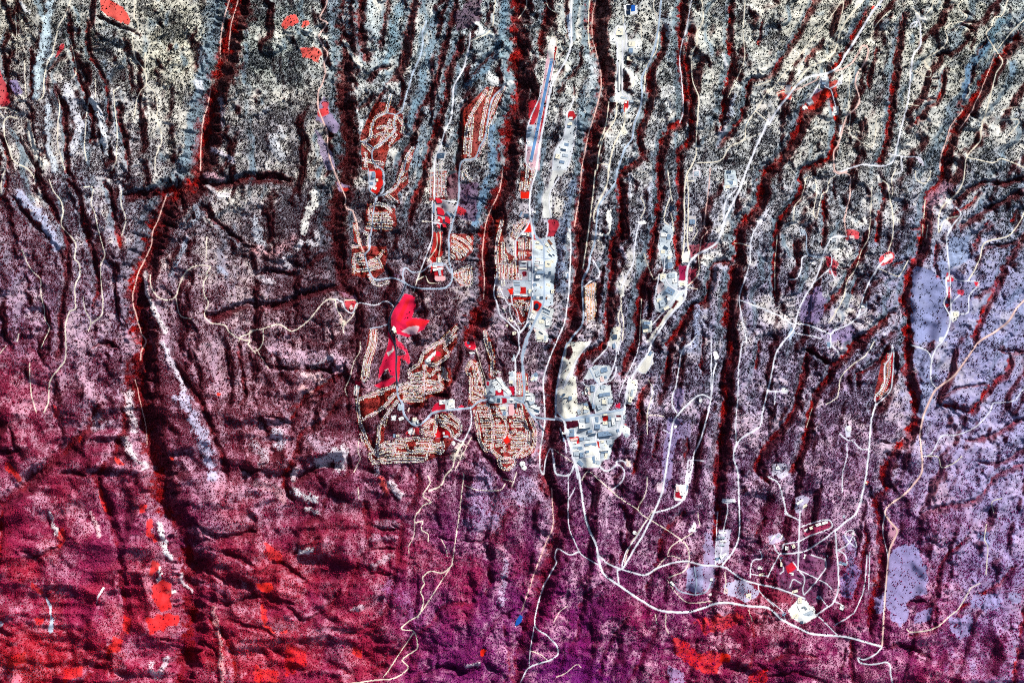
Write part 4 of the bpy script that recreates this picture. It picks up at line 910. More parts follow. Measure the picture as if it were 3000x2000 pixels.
# ---------------------------------------------------------------- roads: (path, width, surface, street with houses?)
A_, B_, C_, D_ = 'asphalt', 'pale', 'dirt', 'dark'
RD = [
 ('rendija', "10:660,-60 655,0 650,50 590,160 600,190 660,215 600,300 580,350 630,440 660,490 655,530 630,590 640,650 610,780 575,840 570,950 580,1020 620,1120 655,1210 660,1350 680,1450 720,1568 11:750,70 800,190 830,260 820,325 850,360 890,370 930,500 945,620 970,700 1000,760", 3.2, 'pinkdirt'),
 ('', "11:1000,760 1015,830 1040,920 1075,985 1120,1005 1250,985 1340,1015 1380,1040 1450,1070 1560,1085 1740,1078 1795,1020 1805,940 1775,830 1775,700 1775,600 1810,470 1850,320 1865,200 1870,0 10:1900,1480 2010,1460 2060,1350 2110,1250 2140,1050 2180,900 2280,800", 4.5, A_),
 ('', "10:1240,870 1220,960 1195,1040 1110,1080 1070,1150 1050,1270 980,1310", 2.4, A_), ('', "10:1570,200 1530,310 1535,400 1510,520 1450,660 1400,820 1370,920 1340,1030 1290,1060 1270,1150 1280,1200 1170,1310 1090,1370 1070,1400 1075,1480 1130,1540 1170,1568 11:1180,100 1170,190 1120,240 1100,290 1075,420 1070,500 1050,620 1045,720 1010,760", 3.4, A_),
 ('', "10:1195,1040 1290,1060", 2.4, A_), ('', "10:1090,1370 1040,1330 960,1300", 2.2, A_), ('', "11:1120,240 1050,190 1040,100 1035,-10", 2.2, A_),
 ('', "11:1120,240 1200,215 1290,150 1330,50 1360,0 10:1390,1440 1450,1350", 2.4, A_),
 ('', "10:1970,310 1960,420 1930,550 1900,650 1820,800 1810,950 1790,1100 1740,1200 1700,1340 1680,1390 1650,1450 1640,1560 11:1640,100 1640,260 1700,270 1800,290 1850,290", 3.6, B_), ('', "10:2200,-20 2190,100 2150,290 1960,390", 2.4, C_),
 ('', "11:1620,280 1620,600 1580,740 1520,900 1480,1010", 2.6, B_),
 ('dark', "11:1380,1040 1340,1140 1250,1300 1220,1400 1230,1480 1270,1568 12:1290,100 1290,260 1300,410", 4.6, D_),
 ('', "12:1300,410 1310,510 1350,570 1360,660 1400,720 1440,760 1490,765 1540,740 1620,660 1680,640 1840,620 1980,605 2040,555 2140,525 2230,505 2352,520 22:60,540 110,565 170,660 220,695 300,710 400,715 480,725", 5.6, A_),
 ('', "11:1380,1040 1350,970 1360,900 1390,890 1430,930 1520,930 1600,870 1700,850 1750,870 1760,900 1795,940", 2.4, A_),
 ('', "11:730,1180 650,1190 580,1260 510,1350 420,1430 330,1475 270,1440 210,1410 70,1450 0,1460 01:2280,1500 2210,1530 2200,1568", 2.4, C_), ('', "11:740,1180 800,1210 820,1270 890,1310 920,1230 960,1215 1100,1235 1180,1200 1230,1210 1270,1250", 2.8, B_), ('', "11:70,1450 70,1568 12:40,60 0,90", 2.2, C_), ('', "11:730,1180 740,1250 790,1350", 1.8, C_), ('', "11:820,1190 930,1200 900,1320 830,1400", 2.0, C_),
 ('', "11:830,1390 800,1440 810,1500", 2.0, C_), ('', "11:1050,1450 1120,1440 1210,1415", 2.6, A_),
 ('', "11:1690,560 1700,620 1680,780", 1.8, C_), ('', "11:1660,560 1660,700 1580,830", 1.4, C_), ('', "11:1520,900 1480,1010 1450,1120", 1.8, C_), ('', "11:1490,1000 1560,970 1590,1030 1700,1035", 1.6, C_), ('', "11:1620,480 1720,490 1790,480", 2.0, B_), ('', "11:1530,465 1620,470", 2.0, C_),
 ('', "11:2270,-20 2240,170 2140,400 2110,500 2090,650 2080,800 2100,1000 2090,1180", 1.8, 'pinkdirt'),
 ('', "00:650,-60 650,0 610,130 540,250 510,380 480,500 430,620 410,750 405,880 360,930", 2.0, C_), ('', "00:1255,-60 1250,0 1240,170 1270,220 1270,290 1230,310 1230,430 1250,540 1300,610 1340,660 1350,780 1290,850 1260,930 1240,1060", 2.2, C_), ('', "00:1350,780 1420,850 1450,960 1450,1100 1480,1200 1490,1300 1440,1440 1430,1568", 1.8, C_),
 ('', "00:-60,980 0,990 80,1000 170,1050 150,1090 90,1070 40,1120 50,1250 90,1370 130,1480 220,1530 270,1568 01:320,70", 3.2, C_), ('', "00:0,1040 40,1080", 2, C_),
 ('', "00:1050,830 1060,1000 1080,1200 1075,1400 1070,1500 1030,1568", 1.6, C_), ('', "00:540,880 550,1000 535,1150 540,1350 570,1450 600,1568", 1.5, C_), ('', "00:820,930 800,1050 790,1200 780,1350 800,1480", 1.4, C_), ('', "00:150,150 160,350", 1.4, C_), ('', "00:230,550 240,800 250,900", 1.4, C_), ('', "00:1100,800 1050,850", 1.4, C_),
 ('', "00:2190,0 2120,250 2100,450", 2.2, 'pinkdirt'), ('', "00:2110,0 2040,250 2020,500", 2.2, 'pinkdirt'), ('', "00:1930,830 1910,950 1870,1080 1850,1250 1840,1400 1840,1568", 2.2, 'pinkdirt'), ('', "00:1340,490 1340,640", 1.4, C_), ('', "00:650,370 690,560 700,680 670,720", 1.4, C_), ('', "00:880,730 885,900", 1.4, C_),
 ('', "01:460,85 500,190 560,270 585,380 570,500 640,590 695,660 700,740 690,810 730,850 740,950 695,1070 700,1270 650,1290 610,1420 615,1568 02:605,170 540,260 470,350 450,450 450,550 410,650", 2.6, C_),
 ('', "01:780,155 860,160 840,300 880,400 910,550 950,700 970,780 930,860 930,1000 945,1150 940,1320 850,1400", 2.2, C_), ('', "01:1120,180 1120,320 1160,450 1120,600", 1.6, C_), ('', "01:210,730 260,850 310,930 380,1000 380,1120 410,1250 420,1370 460,1440 410,1568 02:380,60", 1.8, C_), ('', "01:770,1160 790,1280 840,1380 810,1480", 1.8, C_), ('', "01:55,0 20,100 20,220", 2, C_), ('', "01:180,1500 160,1568", 1.6, C_),
 ('', "01:1525,240 1450,450 1400,560 1385,680 1320,830 1270,930 1240,1050 1220,1130 1225,1240 1250,1320 1300,1500 1340,1568 02:1300,80 1290,170", 2.6, 'pinkdirt'),
 ('', "01:1380,960 1400,1080 1460,1160 1540,1190 1620,1155 1650,1060 1700,950 1760,895 1850,870 1940,885 1905,940 1915,970 1875,1030 1885,1150 1920,1210 1880,1320 1900,1360 1950,1400 2070,1420 2110,1480 2200,1540 2300,1568 02:2280,20 2352,110", 2.2, C_), ('', "01:1620,1160 1640,1280 1670,1340 1760,1360", 1.5, C_), ('', "01:2352,1460 2300,1470 2290,1568", 1.5, C_), ('', "01:1905,600 1900,830", 1.5, C_),
 ('', "02:280,200 280,350 295,500 340,650", 1.8, C_), ('', "02:1240,350 1300,600 1340,800 1350,950", 1.4, 'pinkdirt'), ('', "02:0,120 60,40", 1.3, C_),
 ('', "20:530,-60 545,0 540,150 545,380 510,530 420,680 370,780 340,900 300,1100 250,1350 225,1568 21:180,150 160,290 170,440 190,560 190,750 190,1150 180,1300 140,1400 70,1490", 4.6, B_),
 ('', "21:190,450 210,580 280,670 295,760 295,1150 280,1250 220,1370 160,1480 120,1568 22:90,150 110,290 110,500 105,560", 5.0, A_), ('', "21:170,450 130,530 50,620 30,660 35,830", 3.0, B_), ('', "21:330,490 325,580 300,640 290,680", 3.0, B_), ('', "21:430,70 360,180 340,300 360,430", 2.6, B_),
 ('', "B:120,0 110,60 80,200 80,290 110,370 130,450 160,550 250,630 330,710 400,780 400,896 G:650,230 645,290 610,370 610,500 615,740", 3.8, B_), ('', "B:290,400 280,480 310,580 380,690 430,770", 2.6, B_), ('', "B:400,780 440,750 490,700 520,600 570,350", 3.2, B_), ('', "B:150,180 200,300 270,420 290,400 320,420 300,290", 2.2, B_), ('', "B:320,420 380,500 400,600 440,670 480,640", 1.8, B_), ('', "B:510,630 590,690", 3.4, A_),
 ('lanl road', "20:1380,-60 1370,0 1340,280 1290,500 1240,620 1190,720 1190,900 1170,1020 1120,1150 1100,1280 1030,1380 990,1500 965,1568 21:940,120 870,220 800,320 780,450 760,650 720,780 700,900 650,1000 645,1100 655,1300 640,1420 560,1520 530,1568 22:500,30 455,200 410,450 400,700", 5.2, A_),
 ('', "20:1310,0 1300,80 1330,150", 2, C_), ('', "20:1350,300 1320,480 1240,600 1220,760 1210,850", 2.4, C_), ('', "21:885,-20 870,130 800,280 750,400 755,470", 4.0, C_), ('', "20:1045,1000 1020,1170 940,1320 900,1480 885,1568 21:880,20", 4.0, C_), ('', "20:960,950 945,1100 850,1250 800,1400 780,1568 21:765,0 740,250 710,500 680,720 650,900", 4.2, C_), ('', "20:890,940 860,1150 790,1350", 3.0, C_), ('', "20:800,1500 880,1520", 2, C_), ('', "20:945,1110 850,1160", 2, C_),
 ('', "20:775,-60 770,0 740,150 740,350 780,500 820,700 810,850 760,1050 700,1250 660,1450 640,1568 21:620,230 590,400 575,510", 2.0, 'pinkdirt'), ('', "20:730,-30 710,30 700,300 720,480", 1.5, C_), ('', "21:530,540 540,700 525,1050 505,1250 480,1400 410,1568 22:340,170 290,350 300,600 300,750 275,900 255,1050 260,1170 290,1220 310,1080 355,980 385,1080 400,1200 430,1220 520,1230 560,1150 575,1100", 3.4, B_),
 ('', "22:170,670 230,740 275,790 280,860", 2.6, A_), ('', "22:720,0 590,170 540,290 490,400", 3.6, B_), ('', "20:570,900 540,990 500,1060 490,1180 470,1280 390,1400 370,1568", 2, B_), ('', "20:590,1080 590,1180 550,1400 500,1568", 2, B_),
 ('main', "22:400,700 470,720 500,850 540,980 575,1100 610,1200 640,1400 665,1568 23:400,80 440,170 455,250 480,320 560,380 680,460 760,505 850,520 950,515 1050,480 1110,470 1250,490 1344,500 33:70,560 150,600 230,635 400,650 500,675 590,700", 6.2, B_),
 ('', "22:480,725 600,710 780,670 900,640 1020,620", 5.0, A_), ('', "22:490,400 410,450", 2, B_),
 ('', "23:455,225 500,265 560,290 620,310 700,325 760,290 850,260 920,255 1000,275 1110,285 1200,345 1290,375 1344,385 33:60,400 140,430 190,450", 4.8, B_),
 ('', "22:1690,-60 1650,0 1560,90 1530,250 1500,420 1470,500 1470,580 1510,650", 3.0, B_), ('', "22:1875,200 1850,280 1840,400 1825,520", 3.2, B_), ('', "22:1830,-20 1825,300 1830,520", 2.2, B_),
 ('', "22:1820,520 1760,490 1700,500 1620,570 1530,660 1480,740 1460,850 1430,1050 1400,1250 1370,1400 1300,1568 23:690,110 640,190 580,290 550,300", 5.0, B_), ('', "23:705,40 650,130 600,200 575,280", 2.4, B_), ('', "23:550,300 560,370", 3.4, B_),
 ('', "22:1830,520 1800,650 1760,800 1720,930 1670,1040 1650,1180 1600,1300 1590,1400 1540,1480 1440,1530 1300,1568", 4.2, B_), ('', "22:1620,1090 1590,1280", 1.8, B_), ('', "22:1625,1085 1760,1095", 2.6, B_), ('', "22:1460,850 1390,810", 1.6, B_), ('', "22:1400,690 1340,680 1240,670", 1.6, C_), ('', "22:1250,350 1290,430 1280,520 1240,650 1240,850", 1.6, C_),
 ('main', "20:2352,1100 2290,1250 2230,1380 2180,1500 2150,1568 21:2100,150 1960,430 1920,560 1880,660 1800,720 1700,770 1640,830 1610,900 1600,1050 1580,1180 1500,1270 1430,1350 1350,1470 1290,1568 22:1250,100 1150,250 1080,370 1050,500 1030,620 1010,720 990,850 950,870 790,900", 5.8, B_),
 ('', "30:1070,-40 1050,0 950,120 860,270 780,400 700,520 640,620 540,680 440,700 360,720 260,790 180,890 80,1020 0,1150 20:2352,1100", 5.8, B_),
 ('', "30:895,-40 880,0 790,100 700,220 650,320 630,420 590,500 480,580 380,620 300,710 200,850", 4.0, C_), ('', "30:620,660 700,630 780,570 830,480 860,430 890,425 915,450 900,540 860,620 810,700 800,780 830,880 830,950 790,1010 730,1060 700,1130 670,1230 640,1330 600,1400 600,1500 610,1568 31:640,30 720,10", 4.2, 'pinkdirt'),
 ('', "30:480,720 520,800 570,830 600,920 620,1000", 3.0, B_), ('', "30:480,740 420,850 370,920", 3.2, B_), ('', "30:560,820 620,790 670,700", 2.6, B_), ('', "30:460,700 440,740 200,860", 1.8, 'pinkdirt'), ('', "30:0,750 60,760 170,850", 2.4, C_), ('', "30:80,870 130,850 200,850", 2, C_),
 ('', "30:1370,180 1390,220 1400,300 1395,420 1340,490 1310,600 1300,750 1280,950 1240,1100 1200,1250 1160,1430 1130,1500 1030,1530 850,1520 700,1568 31:650,20", 4.0, B_), ('', "30:1370,200 1320,220 1300,260 1340,250 1370,200", 2, B_), ('', "30:1160,1430 1250,1445 1380,1450 1420,1500", 2.8, B_), ('', "30:1100,1420 1160,1430", 2.4, B_), ('', "30:1220,1440 1230,1568", 3, B_), ('', "30:1520,-40 1520,0 1480,100 1410,150 1320,80", 2, C_), ('', "30:1320,660 1380,665 1430,700 1480,710 1490,650 1430,570", 1.8, C_),
 ('', "30:1780,0 1740,80 1820,150 1790,200 1680,220 1620,280 1640,370 1580,460 1440,550 1440,600 1480,650", 2.2, C_), ('', "30:1270,960 1380,980", 1.6, C_),
 ('', "30:2205,-40 2200,0 2140,150 2070,170 2040,260 1995,310 2020,370 2080,450 2150,570 2090,680 2040,860 1990,1050 1950,1200 1940,1300 1820,1440 1800,1568 31:1780,120 1720,220 1600,330 1560,450 1560,570 1600,480 1650,440 1740,420", 3.2, C_),
 ('', "30:2352,180 2250,280 2150,400 2110,450", 2.0, C_), ('', "30:1820,1450 2000,1490 2060,1500 2130,1460 2250,1500 2352,1550", 3.2, C_), ('', "30:2080,500 2030,650 1950,850 1900,950 1870,1020 1750,1200", 1.8, 'pinkdirt'), ('', "30:1790,1010 1680,1160 1640,1280 1590,1430 1580,1568", 1.8, 'pinkdirt'), ('', "30:2140,1020 2250,990 2352,1000", 1.5, C_), ('', "30:2100,1110 2290,1100 2300,1130 2200,1250", 1.2, C_),
 ('', "30:560,560 690,30 560,180 400,370 300,500 100,740 0,860", 1.5, C_), ('', "30:1120,100 1000,220 930,380 910,420", 1.6, C_), ('', "30:740,640 740,1000", 1.3, C_), ('', "30:780,1260 950,1350 990,1100", 1.3, C_), ('', "30:700,1000 750,1030 740,1200 730,1300", 1.3, C_),
 ('', "31:1720,340 1765,400 1700,490 1640,600 1640,740 1660,960 1630,1000 1640,1130 1610,1220 1660,1340 1650,1450 1590,1568 32:880,30 855,90 850,200 880,245", 4.0, B_), ('', "31:2352,380 2290,500 2200,600 2050,640 1970,680 1940,800 1880,930 1830,1010", 2.8, C_), ('', "31:1660,960 1760,1010 1930,1020 1920,1060 1850,1130 1830,1200 1830,1300 1760,1320", 2.0, B_), ('', "31:1670,980 1670,1340", 1.8, B_), ('', "31:1750,1140 1680,1220 1670,1300", 1.5, B_),
 ('', "31:2400,1160 2352,1190 2270,1270 2200,1380 2090,1470 1930,1568 32:1050,70 970,180 880,250 850,300 810,400 795,480 800,560 805,680 760,750 700,810 640,850 610,896 33:640,50 675,100 640,180 630,230 615,400 605,550 595,700", 4.8, 'pinkdirt'), ('', "32:750,20 830,50 860,110", 3, B_),
 ('', "33:595,700 560,740 500,770 470,760 480,785 540,795 625,785 640,850 655,920", 4.0, B_), ('', "33:610,-10 600,100 625,230 600,560", 1.8, B_),
 ('', "31:600,10 740,40 750,150 745,250 700,430 700,500 715,600", 3.0, 'pinkdirt'), ('', "31:720,605 600,610 560,650 510,750 480,870 420,1020 330,1170 280,1280 240,1430 220,1480 140,1568 32:40,60 20,150 5,230 22:2352,420 2300,650 2270,780 2100,890 2040,990 2035,1080 2070,1200 2085,1568 23:1190,120 1160,200 1100,275", 4.4, B_),
 ('', "31:490,800 370,775 345,680 350,600 330,550", 3, A_), ('', "31:370,775 310,800 300,900 260,990 200,1000", 2.8, B_), ('', "31:-20,1285 150,1350 200,1400 330,1410 450,1450 570,1500 600,1470 720,1420 820,1340 860,1200 900,1080 1000,890 1100,790", 3.6, B_), ('', "21:2090,1190 2352,1285", 2.6, B_), ('', "31:570,1500 570,1568 32:330,20 370,60", 2.6, B_), ('', "31:240,1490 350,1510 480,1540", 2.8, B_), ('', "31:410,1030 560,900 580,800 560,760", 2.4, B_), ('', "31:570,900 600,990", 2.6, B_), ('', "31:810,1340 890,1290 900,1200", 2.4, B_),
 ('', "31:1000,60 1090,130 1110,230 1140,400 1140,600 1100,740", 2.6, C_), ('', "31:1170,-10 1130,80 1140,200 1115,280", 1.8, C_), ('', "31:550,1400 600,1330 690,1160 720,1020 800,900 850,750 920,600 950,150", 1.7, C_), ('', "31:330,80 420,60 440,200 410,400 440,440 490,220 540,190 560,90 620,50", 1.7, C_), ('', "31:350,60 300,250 240,330 230,480", 1.4, C_), ('', "31:80,600 60,900 60,1100", 1.6, C_), ('', "31:1350,0 1350,70 1430,120 1490,50 1490,0", 1.6, C_), ('', "31:1420,500 1420,600", 1.5, C_), ('', "31:1465,500 1450,620", 1.5, C_), ('', "31:1010,900 1150,960 1200,970 1290,820", 1.5, C_), ('', "31:1430,440 1445,260", 1.5, C_),
 ('', "32:650,20 640,80 610,130 610,200 600,240 560,290 565,330 600,300 640,250 650,180 658,80 650,20", 3.2, B_), ('', "32:563,330 540,400 530,500 525,570 510,700 490,800 460,896 33:400,50 350,95", 4.6, B_), ('', "32:525,565 480,560 440,520 410,515 370,480", 2.6, B_), ('', "32:410,530 410,600 390,680 385,790", 1.8, B_), ('', "32:555,0 510,70 430,130 380,190 360,290 300,330", 2.0, C_), ('', "32:-10,262 105,262", 3, B_), ('', "32:38,260 32,330", 2.6, B_), ('', "32:230,350 200,450", 1.4, C_),
 ('', "32:0,710 50,740 80,830 95,896 33:120,20 165,40", 4.0, B_), ('', "32:1344,240 1280,310 1180,325 1160,370 1080,450 980,490 910,495 860,580 830,600 805,600", 1.8, B_), ('', "32:830,600 890,605 910,660 980,630 1010,600", 1.8, C_), ('', "32:490,830 480,850", 2.4, B_), ('', "32:1220,820 1170,840 1180,896", 1.4, C_),
 ('', "33:165,-10 160,100 155,300", 3.4, B_), ('', "33:350,90 355,200 365,300 365,400 340,470 300,500 250,535", 3.8, B_), ('', "33:350,90 300,130 200,200 150,210 60,215 40,200 30,170", 3.6, B_), ('', "33:60,215 30,270 0,330 23:1340,340", 3.0, B_), ('', "33:75,190 80,165 160,150 220,120 330,75 320,40 280,40 170,75", 2.6, B_), ('', "33:155,300 200,320 300,370 330,400", 2.2, B_), ('', "33:155,300 185,330 190,360 180,400 185,430", 2.4, B_), ('', "33:170,370 130,350 110,390", 2.2, B_), ('', "33:300,240 300,290 250,360 190,430", 2.2, B_), ('', "33:360,195 400,220 410,270 370,270", 2.4, B_), ('', "33:365,195 420,160 450,100 430,90 400,110 420,150 460,180 450,130", 2.2, B_), ('', "33:0,455 75,520 90,570", 2, B_), ('', "33:260,540 300,580 360,640", 2.2, B_), ('', "33:515,220 510,300 500,400 470,480 440,530 350,590", 2.2, B_), ('', "33:270,440 310,490", 2.4, B_), ('', "33:340,460 395,490 380,510", 2.4, B_), ('', "33:85,-10 90,10 140,30", 2, B_), ('', "33:530,210 525,400", 2.0, B_), ('', "33:60,240 80,300 60,320", 2, B_), ('', "33:130,260 150,290 150,310", 1.8, B_), ('', "33:220,220 300,245", 1.6, B_),
 ('', "33:1145,60 1130,140 1150,180 1140,330", 1.9, C_), ('', "33:1060,395 1000,500 940,550 860,610 740,625 725,610", 2.2, C_), ('', "33:1110,370 1060,395", 1.4, C_),
 ('', "22:365,1350 375,1568 23:215,70 170,180 120,310 80,430 50,520", 2.0, 'pinkdirt'), ('', "22:520,1230 515,1450 515,1568 23:300,80 350,200 370,225 450,270", 2.2, B_), ('', "22:520,1450 580,1340", 1.8, B_), ('', "23:350,205 300,220 240,190 225,240 235,260 170,380 140,470 120,590 180,640 230,690 240,740 200,770 90,810 40,896", 3.4, B_), ('', "23:115,600 95,720 90,800", 2.0, B_), ('', "23:100,725 150,740 190,775", 1.6, C_), ('', "23:230,860 280,840 340,795 360,810", 1.2, C_), ('', "23:220,570 250,520 290,490", 1.0, C_),
 ('', "22:640,1270 700,1190 800,1270 900,1360 1000,1440 1150,1540 1200,1590 23:730,40 840,110 920,180 915,290 820,340", 2.0, C_), ('', "22:810,1150 870,1190 960,1130 1000,1140 1030,1190 1010,1280 920,1360", 3.2, B_), ('', "22:960,1130 960,1100 1020,1095 1060,1150", 3.0, B_), ('', "22:1240,1240 1230,1370 1150,1540", 1.6, C_), ('', "23:740,-10 690,60 620,170 590,260", 1.8, C_), ('', "22:390,990 560,1110", 1.4, C_),
 ('', "23:1130,0 1110,90 1100,180 1085,260", 2.6, B_), ('', "23:1080,0 1072,120 1065,270", 1.6, B_), ('', "22:1975,1470 1975,1568", 2.2, B_), ('', "22:1930,1465 2050,1465", 3, B_), ('', "23:830,360 880,410 960,430 1020,410 1050,350", 3.0, A_), ('', "23:955,280 965,360 960,430", 2.4, A_), ('', "23:1290,375 1295,410 1344,460 33:30,490", 2.2, B_), ('', "23:960,80 940,110 870,150 830,180 815,220", 1.6, C_), ('', "23:740,310 800,240 830,225 880,240", 1.6, C_), ('', "23:1115,310 1120,370 1110,420", 1.5, C_), ('', "23:810,350 860,420 920,470 1050,465", 1.5, C_), ('', "23:1250,340 1250,300 1265,250 1310,240 1300,200", 2.2, B_), ('', "23:1344,330 1300,330 1250,320", 2.2, B_), ('', "23:805,530 805,600 820,630", 1.6, C_), ('', "23:750,530 760,580", 1.6, C_), ('', "23:1240,510 1260,570", 1.4, C_), ('', "23:975,0 985,70", 1.2, C_),
 ('', "12:960,0 960,80 900,200 860,350 820,440 840,500", 1.6, C_), ('', "12:950,880 940,1020 960,1070 900,1200", 1.4, C_), ('', "12:1910,910 1830,1050 1810,1150 1740,1230 1700,1320 1590,1370", 3.0, C_), ('', "12:1580,1230 1600,1300 1540,1390 1540,1420 1610,1470 1540,1500 1490,1568 13:845,0 835,50 875,45 870,90 905,110 905,150", 2.2, C_), ('', "13:835,50 830,120 805,170 805,210", 1.3, C_), ('', "12:1910,1210 1890,1400 1870,1568 13:1050,130 1030,270", 2.0, C_), ('', "13:1030,275 960,380 850,550", 1.6, C_), ('', "13:975,140 1000,190 1005,230", 1.4, C_), ('', "13:1035,270 980,315 915,305 875,340 885,370 865,410 880,460 860,530 800,570 765,605 790,615 830,620 850,690 840,720 770,770 800,815 730,865 650,875 480,896", 2.4, C_), ('', "13:830,625 740,760 700,820 670,860", 1.8, C_), ('', "12:1970,600 1980,750 1940,850 1910,910 1870,910 1820,880", 3.0, B_), ('', "12:1920,1320 2050,1360 2250,1360 2290,1300", 1.5, C_), ('', "12:940,1340 950,1440", 1.5, C_), ('', "12:2020,60 2060,200 2110,350", 1.6, C_), ('', "12:2352,1280 2270,1260", 1.4, C_), ('', "12:1980,880 1870,1090 1830,1180", 1.8, C_), ('', "22:40,1200 0,1330", 1.5, C_),
 ('', "12:120,250 0,60", .9, C_),
 # town and laboratory streets
 ('', "A:590,370 590,896", 3.4, A_), ('', "A:620,340 720,430 735,520 735,896 B:735,0 735,380 700,450 620,600 560,760 500,896 G:740,170 690,330 680,480 705,740 685,790", 4.4, A_), ('', "A:740,440 730,390 760,340", 2.6, A_), ('', "A:735,620 880,610", 2.6, A_), ('', "A:590,610 735,610", 2, A_), ('', "A:590,780 735,775", 2, A_), ('', "B:330,100 735,95", 2.6, A_), ('', "B:575,0 575,330 540,500", 3.0, A_), ('', "B:575,345 735,345", 2.4, A_), ('', "B:700,540 830,590", 2.2, A_), ('', "B:600,700 780,800", 2.4, B_), ('', "B:735,265 860,265", 2.0, A_),
 ('', "C:190,755 985,620", 5.0, A_), ('', "C:80,640 190,755 100,740", 4.4, A_), ('', "C:170,0 130,200 90,380 75,640", 4.4, B_), ('', "C:350,0 290,110 230,200 180,350", 3.0, B_), ('', "C:870,60 860,150 800,240 730,270 650,300 600,380 580,460 580,560 605,670", 3.6, B_), ('', "C:650,300 590,230 520,80", 3, A_), ('', "C:640,290 480,310 430,260", 2.6, B_), ('', "C:605,680 740,640 770,560 820,540", 2.2, B_), ('', "C:1050,200 1000,400 990,600", 3.4, B_), ('', "C:990,620 940,896", 3.2, B_),
 ('', "D:190,140 220,260 250,380 300,620 330,700 370,896", 4.6, B_), ('', "D:330,640 460,620 640,590", 2.4, B_), ('', "D:555,110 600,380 650,600 660,750 750,800", 3.2, B_), ('', "D:855,60 880,160 900,330 860,350 650,400", 2.6, B_), ('', "D:970,20 930,200 920,300 880,345", 3.0, B_), ('', "D:600,285 860,240", 2.4, B_), ('', "D:650,90 690,250", 2.0, B_), ('', "D:380,110 390,250 310,330", 1.8, B_), ('', "D:450,440 470,620", 2.0, B_), ('', "D:750,800 820,770 880,720 880,680 940,665 1010,690", 2.8, B_),
 ('', "D:330,740 250,850 100,850 60,780 40,520", 2.8, B_), ('', "D:140,240 170,350 200,400 220,560", 2.2, B_),
 ('', "22:940,0 960,60 940,200 870,350 780,400 750,500", 3, B_), ('', "22:890,0 870,60 740,200", 3.0, B_), ('', "22:1000,0 970,120", 2, B_), ('', "22:1130,230 1170,280 1230,290 1280,200 1300,100", 2.4, B_), ('', "21:1000,1170 1000,1250 970,1340 990,1420 960,1500", 2.2, C_), ('', "21:1000,1250 1020,1400 1010,1568", 2.2, C_), ('', "21:1165,490 1140,600 1120,750 1110,850 1060,950 1000,1080", 3.0, B_), ('', "21:1180,250 1220,340 1180,440", 1.8, C_), ('', "21:1430,0 1440,100 1470,280", 2.2, C_), ('', "21:1450,250 1400,400 1400,470 1440,500", 2.0, C_), ('', "21:1460,400 1480,500 1480,560", 2.0, C_), ('', "21:1210,760 1250,880 1300,1000", 1.5, C_), ('', "21:1190,1180 1180,1360 1170,1568", 1.8, C_), ('', "21:740,820 800,920 790,980 700,1030 660,1070", 2.2, B_),
 ('', "21:1390,910 1410,1000 1450,1060 1530,1110 1590,1100", 3.4, B_), ('', "21:1350,950 1310,1190 1320,1270 1380,1310", 2.4, B_), ('', "21:1395,800 1400,920", 3.2, B_), ('', "20:1650,-20 1600,280 1560,400 1540,560 1560,750 1570,900 1570,1050 1540,1130", 2.0, B_), ('', "20:1735,-20 1755,180 1690,320 1700,380 1650,520 1660,750 1710,900 1700,1100 1690,1300 1690,1420 1640,1540 21:1620,0 1590,100 1580,300 1585,600 1560,800", 3.4, C_), ('', "21:1610,60 1620,300 1610,600 1620,760", 3.0, C_), ('', "21:1590,98 1670,98", 2.4, C_), ('', "21:1820,-20 1800,200 1760,500 1790,560 1740,620 1720,750", 1.8, 'pinkdirt'), ('', "21:1660,640 1700,560 1680,500", 1.6, C_), ('', "21:1600,1070 1700,1090", 1.8, C_), ('', "21:1710,770 1710,950 1600,1070", 1.5, C_), ('', "20:2140,-20 2120,300 2130,550 2040,780 1980,900", 1.6, C_), ('', "20:2352,830 2250,1000 2150,1150 2130,1280 2000,1350 1940,1450 1870,1490 1700,1500", 2.0, C_), ('', "20:2240,1030 2352,1120", 2.0, C_), ('', "20:2352,760 2220,800", 2, C_), ('', "20:2280,1230 2130,1290", 1, C_),
 ('', "21:2060,80 2110,130", 2.4, B_), ('', "21:2080,150 2000,160 1960,190", 2.2, B_), ('', "21:2070,160 1960,290 1940,450 1930,560", 2.2, B_), ('', "21:1310,1000 1400,930", 1.6, C_), ('', "21:1530,1110 1480,1190 1300,1400", 2.6, B_), ('', "22:1170,10 1140,130 1040,340 980,500", 1.4, B_),
 ('', "21:2352,350 2200,600 2180,850 2100,1100 2085,1190 2100,1300 2150,1568 22:2120,0 2080,200 2070,500 2050,800 2060,950", 2.2, B_), ('', "21:2040,665 2100,670 2180,700", 1.5, C_),
 ('', "20:420,600 400,540 415,440 400,350 360,340", 2.0, C_), ('', "20:265,790 250,900 150,1150 130,1400 130,1500 180,1568", 2.4, B_), ('', "20:330,880 300,1100 240,1400 220,1540", 2.0, B_), ('', "20:130,-20 130,70 60,170", 1.8, C_), ('', "20:310,0 340,80 400,120", 2, C_), ('', "20:1030,230 1050,340 1040,470", 2.4, B_), ('', "20:965,260 940,330 965,420 965,880", 2.6, B_), ('', "20:1015,380 1015,860 1070,900 1080,980 1030,1050", 2.6, B_), ('', "20:1130,210 1180,230 1190,380", 1.6, C_), ('', "20:1120,740 1110,790 1060,820", 1.8, C_), ('', "20:1020,150 1020,220", 1.8, C_),
]
